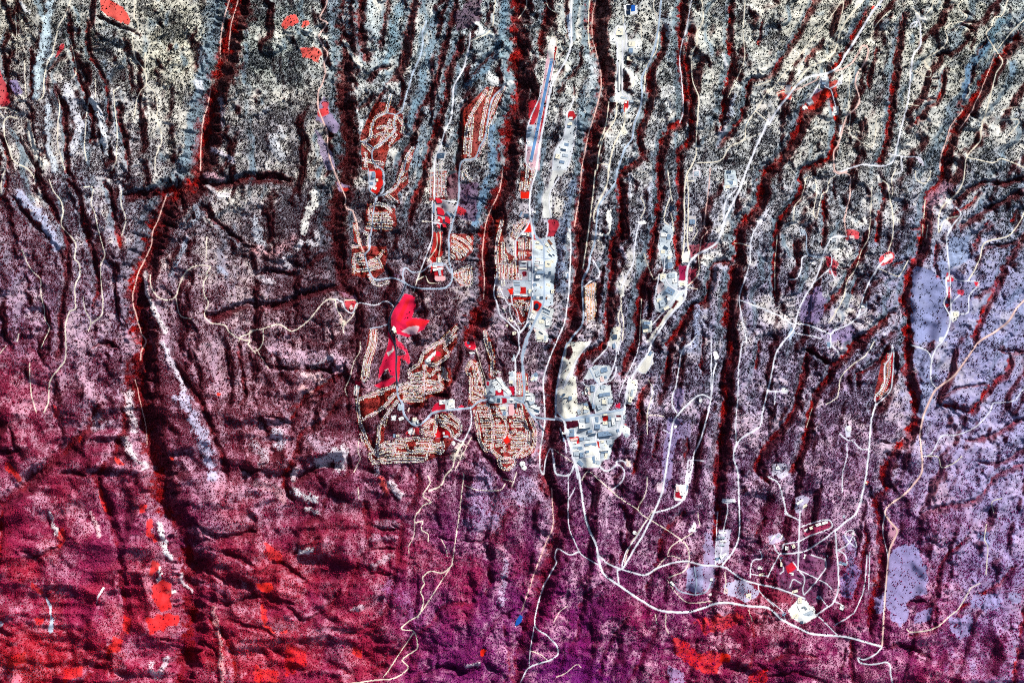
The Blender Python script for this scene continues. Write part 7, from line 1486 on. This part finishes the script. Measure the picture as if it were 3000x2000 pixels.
 ('20', 1000, 620, 6, 430, 0, 1.2, 'dark', 'long dark narrow roof beside the accelerator building', 'laboratory'),
 ('20', 1100, 410, 60, 40, 0, 1.8, 'cream', 'cream block right of the strip near the round canyon head', 'laboratory'),
 ('20', 1150, 430, 40, 50, 10, 1.6, 'white', 'white block beside the cream one right of the eastern strip', 'laboratory'),
 ('20', 1090, 470, 34, 40, 0, 1.5, 'blue', 'small blue-grey block right of the eastern strip', 'laboratory'),
 ('20', 1080, 545, 50, 34, -10, 1.5, 'cream', 'cream shed on the spur below the cream block', 'shed'),
 ('20', 960, 800, 24, 90, 0, 1.6, 'white', 'white narrow block at the lower end of the accelerator', 'laboratory'),
 ('20', 985, 930, 80, 24, 0, 1.8, 'white', 'white cross bar building below the accelerator', 'laboratory'),
 ('20', 1030, 905, 60, 16, -15, 1.6, 'grey', 'grey slanted building right above the red lawn', 'laboratory'),
 ('20', 1010, 1015, 24, 34, 5, 1.5, 'blue', 'blue-grey block left of the curved red lawn', 'laboratory'),
 ('20', 1045, 945, 16, 16, 0, 1.5, 'white', 'little white block inside the curved red lawn', 'laboratory'),
 ('20', 1095, 935, 30, 20, 0, 1.5, 'grey', 'grey block right of the curved red lawn', 'laboratory'),
 ('20', 1030, 1220, 34, 30, 20, 1.6, 'cream', 'cream outpost building between the two eastern roads', 'building'),
 ('20', 530, 1140, 40, 26, 0, 1.6, 'cream', 'cream block in the upper part of the canyon-rim site east of the runway', 'laboratory'),
 ('20', 520, 1165, 34, 20, 0, 1.5, 'blue', 'blue-grey block under the cream one on the rim site', 'laboratory'),
 ('20', 500, 1330, 40, 26, -10, 1.6, 'blue', 'blue-grey roof in the middle of the rim site', 'laboratory'),
 ('20', 470, 1380, 50, 20, -10, 1.6, 'dark', 'dark bar in the middle of the rim site', 'laboratory'),
 ('20', 490, 1430, 50, 26, -10, 1.6, 'grey', 'grey bar below the dark one on the rim site', 'laboratory'),
 ('20', 460, 1490, 44, 24, -10, 1.6, 'blue', 'lowest blue-grey bar of the rim site', 'laboratory'),
 ('20', 540, 1090, 30, 20, 0, 1.4, 'white', 'white block in the red top of the rim site', 'laboratory'),
 ('20', 420, 1440, 40, 40, -10, 1.5, 'cream', 'cream block at the left of the rim site', 'laboratory'),
 ('20', 530, 160, 14, 60, 0, 1.3, 'grey', 'grey roadside building at the top mesa road', 'building'),
 ('30', 510, 735, 40, 20, 0, 1.6, 'white', 'white block at the highway interchange', 'building'),
 ('30', 515, 770, 44, 18, 0, 1.6, 'blue', 'blue-grey block at the highway interchange', 'building'),
 ('30', 500, 800, 40, 14, 0, 1.5, 'dark', 'dark bar at the foot of the highway interchange', 'building'),
 ('30', 380, 945, 34, 30, 40, 1.5, 'grey', 'grey building on the diagonal spur below the interchange', 'building'),
 ('30', 340, 990, 30, 20, 20, 1.4, 'white', 'white shed at the end of the diagonal spur', 'shed'),
 ('30', 615, 1020, 30, 50, 0, 1.5, 'white', 'white building at the end of the short southeast spur', 'building'),
 ('30', 655, 745, 16, 30, 10, 1.4, 'white', 'small white building in the oval drive east of the interchange', 'building'),
 ('30', 295, 645, 14, 80, -25, 1.0, 'cream', 'long cream shed standing alone above the merging roads', 'shed'),
 ('30', 665, 1195, 14, 40, -10, 1.4, 'white', 'white hut in the small roadside oval of the southeast road', 'hut'),
 ('21', 1695, 30, 44, 40, 0, 1.5, 'grey', 'grey substation building in the red square yard', 'substation'),
 ('21', 2010, 60, 60, 40, 0, 1.8, 'grey', 'grey laboratory at the top of the roadside science campus', 'laboratory'),
 ('21', 2000, 110, 50, 30, 0, 1.7, 'blue', 'blue-grey laboratory in the middle of the roadside science campus', 'laboratory'),
 ('21', 2040, 120, 24, 34, 0, 1.6, 'white', 'white block right of the blue-grey one on the science campus', 'laboratory'),
 ('21', 1975, 150, 40, 26, 0, 1.6, 'cream', 'cream block at the foot of the science campus', 'laboratory'),
 ('21', 1990, 15, 40, 26, 0, 1.6, 'dark', 'dark block at the very top of the science campus', 'laboratory'),
 ('21', 1655, 470, 50, 40, 0, 1.5, 'blue', 'blue-grey square compound on the eastern narrow mesa', 'building'),
 ('21', 1640, 540, 34, 40, 0, 1.4, 'cream', 'cream yard shed under the square compound', 'shed'),
 ('21', 1420, 540, 50, 34, -30, 1.7, 'grey', 'grey block at the top of the narrow plutonium mesa strip', 'laboratory'),
 ('21', 1400, 590, 60, 34, 0, 1.7, 'white', 'white block in the upper narrow mesa strip', 'laboratory'),
 ('21', 1440, 610, 34, 44, -10, 1.7, 'blue', 'blue-grey block in the upper narrow mesa strip', 'laboratory'),
 ('21', 1380, 640, 50, 34, 0, 1.6, 'grey', 'grey block left in the upper narrow mesa strip', 'laboratory'),
 ('21', 1410, 710, 44, 26, -35, 1.8, 'dark', 'slanted dark block in the middle narrow mesa strip', 'laboratory'),
 ('21', 1385, 745, 34, 30, 0, 1.6, 'cream', 'cream block in the middle narrow mesa strip', 'laboratory'),
 ('21', 1450, 750, 30, 34, 0, 1.6, 'white', 'white block right in the middle narrow mesa strip', 'laboratory'),
 ('21', 1445, 800, 34, 30, 0, 1.6, 'cream', 'cream block in the lower narrow mesa strip', 'laboratory'),
 ('21', 1450, 870, 44, 50, 0, 1.7, 'blue', 'blue-grey square block at the foot of the narrow mesa strip', 'laboratory'),
 ('21', 1465, 965, 60, 40, 0, 1.8, 'grey', 'grey block at the head of the large mesa campus', 'laboratory'),
 ('21', 1490, 1010, 40, 44, 10, 1.7, 'white', 'white block in the upper right of the large mesa campus', 'laboratory'),
 ('21', 1385, 980, 50, 60, 0, 1.6, 'cream', 'cream block inside the little loop of the large mesa campus', 'laboratory'),
 ('21', 1450, 1105, 80, 50, -30, .5, 'blue', 'blue parking canopy in the middle of the large mesa campus', 'carport'),
 ('21', 1385, 1215, 60, 60, 15, 2.0, 'grey', 'round-shouldered grey laboratory at the left of the large mesa campus', 'laboratory'),
 ('21', 1435, 1180, 24, 30, 15, 1.6, 'white', 'small white laboratory beside the red lawn on the large mesa campus', 'laboratory'),
 ('21', 1350, 1190, 40, 30, 15, 1.6, 'cream', 'cream laboratory on the left rim of the large mesa campus', 'laboratory'),
 ('21', 1420, 1260, 60, 24, 30, 1.6, 'cream', 'cream slanted laboratory at the foot of the large mesa campus', 'laboratory'),
 ('21', 1560, 1040, 44, 30, 0, 1.8, 'cream', 'bright cream shed below the dark crimson square field', 'warehouse'),
 ('21', 1240, 1400, 60, 26, 0, 1.7, 'blue', 'blue-grey upper block of the small roadside campus', 'laboratory'),
 ('21', 1235, 1435, 60, 24, 0, 1.7, 'dark', 'dark middle block of the small roadside campus', 'laboratory'),
 ('21', 1225, 1470, 44, 24, 10, 1.6, 'cream', 'cream lowest block of the small roadside campus', 'laboratory'),
 ('21', 945, 1525, 34, 40, 0, 1.8, 'dark', 'dark round-cornered shed on the cream yard of the middle mesa', 'building'),
 ('21', 965, 1450, 24, 30, 0, 1.5, 'cream', 'small cream shed on top of the cream yard of the middle mesa', 'shed'),
 ('21', 505, 965, 24, 40, 0, 1.5, 'blue', 'blue-grey roadside building beside the canyon road', 'building'),
 ('21', 520, 600, 14, 40, 0, 1.4, 'white', 'white roadside hut at the upper canyon road', 'hut'),
 ('22', 1110, 380, 40, 34, 0, 1.7, 'cream', 'cream block at the top of the southeast road-rim strip', 'building'),
 ('22', 1115, 430, 50, 16, -25, 1.6, 'white', 'slanted white block of the southeast road-rim strip', 'building'),
 ('22', 1100, 470, 20, 60, -12, 1.5, 'grey', 'grey narrow block of the southeast road-rim strip', 'building'),
 ('22', 1085, 530, 30, 50, -10, 1.5, 'cream', 'cream lowest block of the southeast road-rim strip', 'building'),
 ('22', 1270, 110, 24, 40, -30, 1.2, 'blue', 'blue-grey building in the fenced oval beside the diagonal road', 'building'),
 ('22', 1730, 530, 20, 50, -10, 1.4, 'white', 'curved white block just under the hook of the south mesa road', 'building'),
 ('22', 1515, 1350, 24, 50, 0, 1.4, 'pink', 'pinkish block inside the red oval of the south mesa site', 'building'),
 ('22', 1560, 1380, 34, 60, -10, 1.8, 'white', 'white block right of the red oval of the south mesa site', 'laboratory'),
 ('22', 1600, 1340, 24, 50, -10, 1.6, 'blue', 'blue-grey narrow block at the right of the south mesa site', 'laboratory'),
 ('22', 1940, 1460, 14, 20, 0, 1.4, 'white', 'left white block of the H-shaped compound', 'building'),
 ('22', 2035, 1460, 14, 24, 0, 1.4, 'white', 'right white block of the H-shaped compound', 'building'),
 ('22', 1000, 1115, 0, 0, 0, 0, 'white', '', ''),
 ('22', 1060, 1130, 24, 30, -25, 1.3, 'pink', 'pinkish building at the end of the looping track below the laboratory', 'building'),
 ('23', 1105, 105, 40, 10, 0, 1.4, 'white', 'topmost white row building of the southern ladder-shaped site', 'building'),
 ('23', 1100, 130, 34, 9, 0, 1.4, 'grey', 'grey row building, second on the ladder-shaped site', 'building'),
 ('23', 1108, 150, 34, 9, 0, 1.4, 'white', 'white row building, third on the ladder-shaped site', 'building'),
 ('23', 1100, 170, 30, 9, 0, 1.4, 'grey', 'grey row building, lowest on the ladder-shaped site', 'building'),
 ('23', 1110, 228, 40, 22, 30, 1.7, 'white', 'white slanted hall at the foot of the ladder-shaped site', 'building'),
 ('23', 1080, 245, 24, 20, 0, 1.4, 'blue', 'small blue-grey hall beside the white slanted hall', 'building'),
 ('23', 1045, 350, 14, 14, 0, 1.4, 'white', 'small white block at the right end of the bowl-shaped drive', 'building'),
 ('23', 840, 370, 26, 12, -50, 1.4, 'white', 'white block at the left end of the bowl-shaped drive', 'building'),
 ('23', 1040, 432, 14, 18, 10, 1.4, 'white', 'white block under the bowl-shaped drive', 'building'),
 ('23', 1240, 440, 26, 34, 0, 1.4, 'cream', 'cream hall on the grey cleared field by the southern road', 'building'),
 ('23', 1120, 410, 20, 26, 0, 1.3, 'pink', 'pinkish shed on the left of the grey cleared field', 'shed'),
 ('23', 1300, 290, 24, 16, 0, 1.4, 'white', 'upper white block inside the small southern loop road', 'building'),
 ('23', 1310, 325, 30, 12, 10, 1.4, 'cream', 'lower cream block inside the small southern loop road', 'building'),
 ('33', 185, 500, 50, 60, 25, 2.0, 'white', 'white core building of the southern explosives plant', 'factory'),
 ('33', 205, 535, 60, 24, 25, 1.8, 'grey', 'grey slanted wing of the southern plant', 'factory'),
 ('33', 235, 515, 24, 50, 25, 1.8, 'white', 'white right wing of the southern plant', 'factory'),
 ('33', 175, 575, 14, 14, 0, 1.6, 'dark', 'small dark square block at the foot of the southern plant', 'factory'),
 ('33', 165, 460, 20, 30, 0, 1.6, 'cream', 'cream top block of the southern plant', 'factory'),
 ('33', 140, 545, 40, 26, 20, .8, 'cream', 'cream yard roof left of the southern plant', 'factory'),
 ('33', 80, 530, 20, 14, 30, 1.4, 'blue', 'small blue-grey block left of the southern plant', 'building'),
 ('33', 265, 445, 20, 16, -35, 1.4, 'blue', 'blue-grey outlying block above the southern plant', 'building'),
 ('33', 385, 495, 20, 26, -20, 1.4, 'white', 'white block at the east tip of the plant loop road', 'building'),
 ('33', 195, 95, 30, 14, 20, 1.5, 'white', 'first white block of the slanted row within the oval drive', 'building'),
 ('33', 230, 78, 30, 14, 20, 1.5, 'cream', 'second cream block of the slanted row within the oval drive', 'building'),
 ('33', 262, 62, 30, 14, 20, 1.5, 'white', 'third white block of the slanted row within the oval drive', 'building'),
 ('33', 295, 52, 30, 14, 20, 1.5, 'white', 'last white block of the slanted row within the oval drive', 'building'),
 ('33', 20, 135, 40, 10, 50, 1.4, 'white', 'left slanted white block of the small western drive', 'building'),
 ('33', 45, 130, 40, 10, 50, 1.4, 'grey', 'middle slanted grey block of the small western drive', 'building'),
 ('33', 70, 128, 34, 10, 50, 1.4, 'white', 'right slanted white block of the small western drive', 'building'),
 ('33', 95, 185, 16, 20, 0, 1.4, 'white', 'left white block between the two lower drives', 'building'),
 ('33', 130, 175, 16, 20, 20, 1.4, 'cream', 'right cream block between the two lower drives', 'building'),
 ('33', 190, 230, 12, 24, -20, 1.4, 'white', 'white block right of the northbound drive', 'building'),
 ('33', 70, 270, 14, 24, 0, 1.4, 'cream', 'cream block inside the left round drive', 'building'),
 ('33', 120, 320, 22, 14, 0, 1.4, 'white', 'white block at the foot of the round drive', 'building'),
 ('33', 130, 415, 50, 14, 15, 1.5, 'cream', 'cream bar by the road above the southern plant', 'building'),
 ('33', 390, 265, 40, 12, -20, 1.4, 'blue', 'blue-grey block in the small kite-shaped road', 'building'),
 ('33', 440, 110, 20, 14, 0, 1.4, 'white', 'white block at the round track east of the oval drive', 'building'),
 ('33', 395, 20, 14, 14, 0, 1.4, 'grey', 'grey block at the top by the road fork', 'building'),
 ('32', 50, 660, 24, 20, 0, 1.4, 'white', 'white shed on the mottled pale knoll', 'building'),
 ('32', 165, 840, 40, 12, 35, 1.4, 'white', 'upper white block in the trapezium drive', 'building'),
 ('32', 185, 865, 40, 12, 35, 1.4, 'cream', 'lower cream block in the trapezium drive', 'building'),
 ('32', 511, 739, 10, 10, 0, 1.6, 'cream', 'cream hut in the little red circle by the road', 'hut'),
 ('32', 85, 255, 24, 18, 0, 1.3, 'white', 'white hut at the end of the short western spur', 'hut'),
 ('32', 315, 15, 16, 24, 0, 1.4, 'blue', 'blue-grey block at the top edge of the canyon rim', 'building'),
 ('31', 875, 1245, 44, 22, 10, 1.5, 'white', 'white block at the fork of the diagonal eastern road', 'building'),
 ('31', 205, 1465, 20, 50, -30, 1.4, 'blue', 'blue-grey narrow block above the west road junction', 'building'),
 ('31', 315, 560, 24, 40, 20, 1.4, 'grey', 'grey block at the top of the thin curving eastern road', 'building'),
 ('31', 1095, 790, 30, 40, 20, 1.4, 'pink', 'pinkish block in the red oval at the track end', 'building'),
 ('31', 1647, 990, 20, 26, 0, 1.5, 'white', 'bright white block left of the red crossroads', 'building'),
 ('31', 1715, 1320, 40, 34, 0, 1.5, 'cream', 'cream block at the meeting of the thin eastern loops', 'building'),
 ('31', 765, 615, 34, 18, 0, 1.4, 'pink', 'pinkish block at the eastern end of the round red meadow', 'building'),
 ('31', 1010, 75, 20, 20, 0, 1.4, 'white', 'white hut on the bright mesa clearing at the top', 'hut'),
 ('31', 410, 850, 24, 20, 0, 1.4, 'white', 'white hut beside the western red clearing', 'hut'),
 ('22', 455, 505, 34, 12, 5, 1.3, 'blue', 'thin blue-grey roof on the cream fill by the west laboratory fence', 'building'),
 ('22', 935, 40, 24, 40, 10, 1.4, 'blue', 'blue-grey narrow roof on the white spur between two mesa roads', 'building'),
]
for b in BL:
    if b[3] == 0: continue
    lab = b[8].replace('plutonium ', '').replace('explosives ', '')
    nm = {'laboratory': 'laboratory', 'school': 'school_building'}.get(b[9], b[9].replace(' ', '_'))
    big = b[3]*b[4]*FR[b[0]][2]**2
    building(*b[:8], lab, b[9], nm, None, 0 if big < 40 else (1 if big < 150 else (2 if big < 400 else 4)))
tank('F', 990, 543, 7.2, 1.6, 'large round white water tank south of the west suburb by the ridge track')
tank('H', 683, 744, 8.2, 1.7, 'upper one of two touching white water tanks south of the western suburb')
tank('H', 700, 785, 7.6, 1.7, 'lower one of two touching white water tanks south of the western suburb')
tank('G', 442, 695, 5.2, 1.6, 'round white domed auditorium amid the slanted school wings', name='auditorium')
tank('23', 643, 104, 6.0, 1.3, 'round blue-white water tank beside the road to the highway junction')
tank('22', 1499, 783, 4.6, 1.3, 'round white target tank in the purple clearing by the straight south mesa road')
tank('32', 420, 457, 7.6, 1.5, 'large round pale tank on the eastern knoll with its own short road')
tank('C', 483, 350, 2.4, 2.6, 'upper dark round cooling tank in the utility yard', 'dark', 'cooling_tank')
tank('C', 495, 378, 3.0, 2.6, 'lower dark round cooling tank in the utility yard', 'dark', 'cooling_tank')
tank('33', 68, 237, 4.2, 1.0, 'dark round tank beside the crossroads of the southern site', 'dark', 'settling_tank')
tank('G', 113, 193, 5.0, .8, 'dark round settling tank in the red canyon meadow', 'dark', 'settling_tank')
tank('G', 130, 235, 3.4, .8, 'small grey settling tank below the dark one in the canyon meadow', 'grey', 'settling_tank')
tank('22', 1870, 120, 4.0, 1.2, 'white round tank on the bright clearing at the top of the south mesa road')
tank('33', 312, 228, 3.2, 1.2, 'small white tank at the top of the inner south road')
# the steel arch bridge over the canyon
def bridge():
    a = np.array(FP('22', 226, 697)); b = np.array(FP('22', 396, 716)); c = (a+b)/2; L = np.linalg.norm(b-a)*S; rot = -math.atan2(b[1]-a[1], b[0]-a[0])
    za, zb = zh(*a), zh(*b); zd = max(za, zb)+4; wx_, wy_ = W2(*c); e = bpy.data.objects.new('arch_bridge', None); COL.objects.link(e); e.location = (wx_, wy_, zd); e.rotation_euler = (0, 0, rot)
    e['label'] = 'steel arch bridge carrying the wide road across the deep canyon west of the laboratory'; e['category'] = 'bridge'
    boxm('deck', -L/2, L/2, -14, 14, -3, 1.5, RM['asphalt'], e)
    for s_ in (-1, 1): boxm('railing', -L/2, L/2, s_*14-.8, s_*14+.8, 1.5, 4, CONC, e)
    n = 16; R = []
    for s_ in (-1, 1):
        v = []; f = []
        for i in range(n+1):
            t = i/n*2-1; x = t*L*.42; z = -6-70*t*t
            for dy in (-1.5, 1.5):
                for dz in (-2, 2): v.append((x, s_*9+dy, z+dz))
            if i:
                o = (i-1)*4; p = i*4; f += [(o, o+1, p+1, p), (o+2, p+2, p+3, o+3), (o+1, o+3, p+3, p+1), (o, p, p+2, o+2)]
        me = bpy.data.meshes.new('arch_rib'); me.from_pydata(v, [], f); me.materials.append(UNIT); link('arch_rib', me, e)
    for i in range(7):
        t = (i-3)/3.2; x = t*L*.42; boxm('column', x-1.5, x+1.5, -8, 8, -6-70*t*t, -3, CONC, e)
bridge()

# ---------------------------------------------------------------- houses
def house_mesh(lx, ly, rf, kind):
    hx, hy = lx*S/2, ly*S/2; h = 5.5; rh = 2.6 if kind else 1.2; o = 1.0
    v = [(-hx, -hy, -6), (hx, -hy, -6), (hx, hy, -6), (-hx, hy, -6), (-hx, -hy, h), (hx, -hy, h), (hx, hy, h), (-hx, hy, h), (-hx, 0, h+rh), (hx, 0, h+rh),
         (-hx-o, -hy-o, h-.3), (hx+o, -hy-o, h-.3), (hx+o, 0, h+rh+.4), (-hx-o, 0, h+rh+.4), (hx+o, hy+o, h-.3), (-hx-o, hy+o, h-.3)]
    f = [(0, 1, 5, 4), (1, 2, 6, 9, 5), (2, 3, 7, 6), (3, 0, 4, 8, 7), (10, 11, 12, 13), (13, 12, 14, 15)]
    if kind == 2:      # a wing at right angles
        b = len(v); w_ = hy*.8
        v += [(0, -hy*1.9, -6), (w_*2, -hy*1.9, -6), (w_*2, 0, -6), (0, 0, -6), (0, -hy*1.9, h-.5), (w_*2, -hy*1.9, h-.5), (w_*2, 0, h-.5), (0, 0, h-.5), (w_, -hy*1.9, h+rh-.7), (w_, 0, h+rh-.7)]
        f += [(b, b+1, b+5, b+8, b+4), (b+1, b+2, b+6, b+5), (b+3, b, b+4, b+7), (b+4, b+8, b+9, b+7), (b+8, b+5, b+6, b+9)]
    me = bpy.data.meshes.new('house'); me.from_pydata(v, [], f); me.materials.append(WALL); me.materials.append(ROOF[rf])
    for i, p in enumerate(me.polygons): p.material_index = 1 if i in (4, 5) or (kind == 2 and i >= 9) else 0
    return me
HM = [(house_mesh(lx, ly, rf, k), lx*ly) for lx, ly, rf, k in ((3.6, 2.5, 'cream', 1), (4.0, 2.7, 'white', 2), (3.2, 2.4, 'white', 1), (3.5, 2.5, 'tan', 1), (4.2, 2.5, 'cream', 2), (3.3, 2.3, 'cream', 0), (3.8, 2.4, 'pink', 1))]
TR = [(house_mesh(3.6, 1.4, rf, 0), 5) for rf in ('white', 'cream', 'grey')]
occ = {}
def free(x, y, r):
    c = (int(x//6), int(y//6))
    for i in (-1, 0, 1):
        for j in (-1, 0, 1):
            for (a, b, q) in occ.get((c[0]+i, c[1]+j), ()):
                if (a-x)**2+(b-y)**2 < (r+q)**2: return False
    occ.setdefault(c, []).append((x, y, r)); return True
for (x, y, r) in CLR:
    n = int(r*2//3)+1
    for i in range(-n, n+1):
        for j in range(-n, n+1):
            if (i*i+j*j)*9 < (r*1.1)**2*1.2: occ.setdefault((int((x+i*3)//6), int((y+j*3)//6)), []).append((x+i*3, y+j*3, 1.5))
rmask = np.zeros_like(HT)
for p, wd, kind in ROADS+[(q, 1.7, 'street') for nb, q, sp in STREETS]:
    q = p[::3] if len(p) > 6 else p
    sl_, D, A, SD = dist(np.vstack([q, p[-1:]]), wd+4); rmask[sl_] = np.maximum(rmask[sl_], D < wd/2+1.0)
HS_ = []
for nb, p, spc in STREETS:
    seg = np.linalg.norm(np.diff(p, axis=0), axis=1); s = np.concatenate([[0], np.cumsum(seg)])
    mobile = nb == 'trailers'
    offd = 3.4 if mobile else (3.7 if nb in ('royal', 'townhouses', 'arcs', 'fan') else 4.0)
    for t in np.arange(spc*.4, s[-1], spc*.78):
        x = np.interp(t, s, p[:, 0]); y = np.interp(t, s, p[:, 1]); x2 = np.interp(t+1, s, p[:, 0]); y2 = np.interp(t+1, s, p[:, 1])
        if t+1 >= s[-1]: continue
        dx, dy = x2-x, y2-y; L = math.hypot(dx, dy)+1e-9; dx /= L; dy /= L
        for sd in (-1, 1):
            if random.random() < .05: continue
            o = offd+random.uniform(-.4, .5); hx_, hy_ = x-dy*o*sd+random.uniform(-.4, .4), y+dx*o*sd+random.uniform(-.4, .4)
            if samp(rmask, np.array([hx_]), np.array([hy_]))[0] > .3: continue
            if not free(hx_, hy_, 1.35 if mobile else 1.75): continue
            a = math.atan2(-dy, dx)+(math.pi/2 if mobile else 0)+random.uniform(-.15, .15)+(math.pi/2 if random.random() < .25 and not mobile else 0)
            me, ar = random.choice(TR if mobile else HM)
            HS_.append((ar*random.uniform(.95, 1.05), nb, hx_, hy_, a+(math.pi if sd > 0 else 0), me))
print('houses', len(HS_))
LAB = {'barranca': 'small pale-roofed house in the reddish suburb above the oval school campus', 'heights': 'small pale-roofed house on the rows just below the oval school campus', 'ridge': 'small pale-roofed house along the slanting ridge street right of the oval school campus',
 'grove': 'small cream house in the reddish grid where the forest road meets the suburb road', 'trailers': 'narrow mobile home in the dense park north of the ball fields', 'northmesa': 'small pale house along the long parallel mesa streets right of the mobile homes', 'arcs': 'pale townhouse on the curved terraces right of the long red meadow', 'fan': 'pale house in the fan-shaped estate at the corner of the big road loop',
 'eastern': 'small cream house on the western half of the main town mesa', 'townhouses': 'closely packed tan townhouse near the red triangular park', 'cottages': 'scattered cottage among dark trees west of the pond', 'pueblo': 'pale house along the narrow ridge street north of the slanted school wings', 'northridge': 'pale house on the pointed ridge left of the school wings', 'village': 'pale house on the looping streets right of the golf fairways', 'quemazon': 'pale house on the long double street left of the golf fairways',
 'westroad': 'pale house along the far western streets left of the wide loop road', 'westmesa': 'pale house among the long curved streets around the wide loop road', 'western': 'pale house in the round densely built suburb under the high school track', 'pines': 'small pale house between the two roads above the high school', 'royal': 'tan mobile home in the rows beside the grey highway on the middle mesa', 'circle': 'small white house on the red-lawned loop of the eastern ridge'}
GRP = {k: 'houses: '+v.split(' ', 1)[1] for k, v in LAB.items()}
HS_.sort(key=lambda h: -h[0])
rest = []
cnt = {'home': 0, 'house': 0}
for ar, nb, x, y, a, me in HS_:
    key = 'home' if nb == 'trailers' else 'house'
    if cnt[key] >= 298: rest.append((x, y, a, me)); continue
    cnt[key] += 1
    wx_, wy_ = W2(x, y); o = bpy.data.objects.new('mobile_home' if key == 'home' else 'house', me); COL.objects.link(o)
    o.location = (wx_, wy_, zh(x, y)+1.0); o.rotation_euler = (0, 0, a); o['label'] = LAB[nb]; o['category'] = 'mobile home' if key == 'home' else 'house'; o['group'] = GRP[nb]
if rest:
    vs_, fs_, mi = [], [], []; mats = []
    for x, y, a, me in rest:
        wx_, wy_ = W2(x, y); z = zh(x, y)+1.0; b = len(vs_); ca, sa = math.cos(a), math.sin(a)
        for v in me.vertices: vs_.append((wx_+v.co.x*ca-v.co.y*sa, wy_+v.co.x*sa+v.co.y*ca, z+v.co.z))
        for p in me.polygons:
            fs_.append([b+i for i in p.vertices]); m = me.materials[p.material_index]
            if m not in mats: mats.append(m)
            mi.append(mats.index(m))
    me = bpy.data.meshes.new('distant_houses'); me.from_pydata(vs_, [], fs_)
    for m in mats: me.materials.append(m)
    me.polygons.foreach_set('material_index', mi)
    link('distant_houses', me, label='rows of smaller pale-roofed houses filling the streets of all the mesa suburbs', category='houses', kind='stuff')
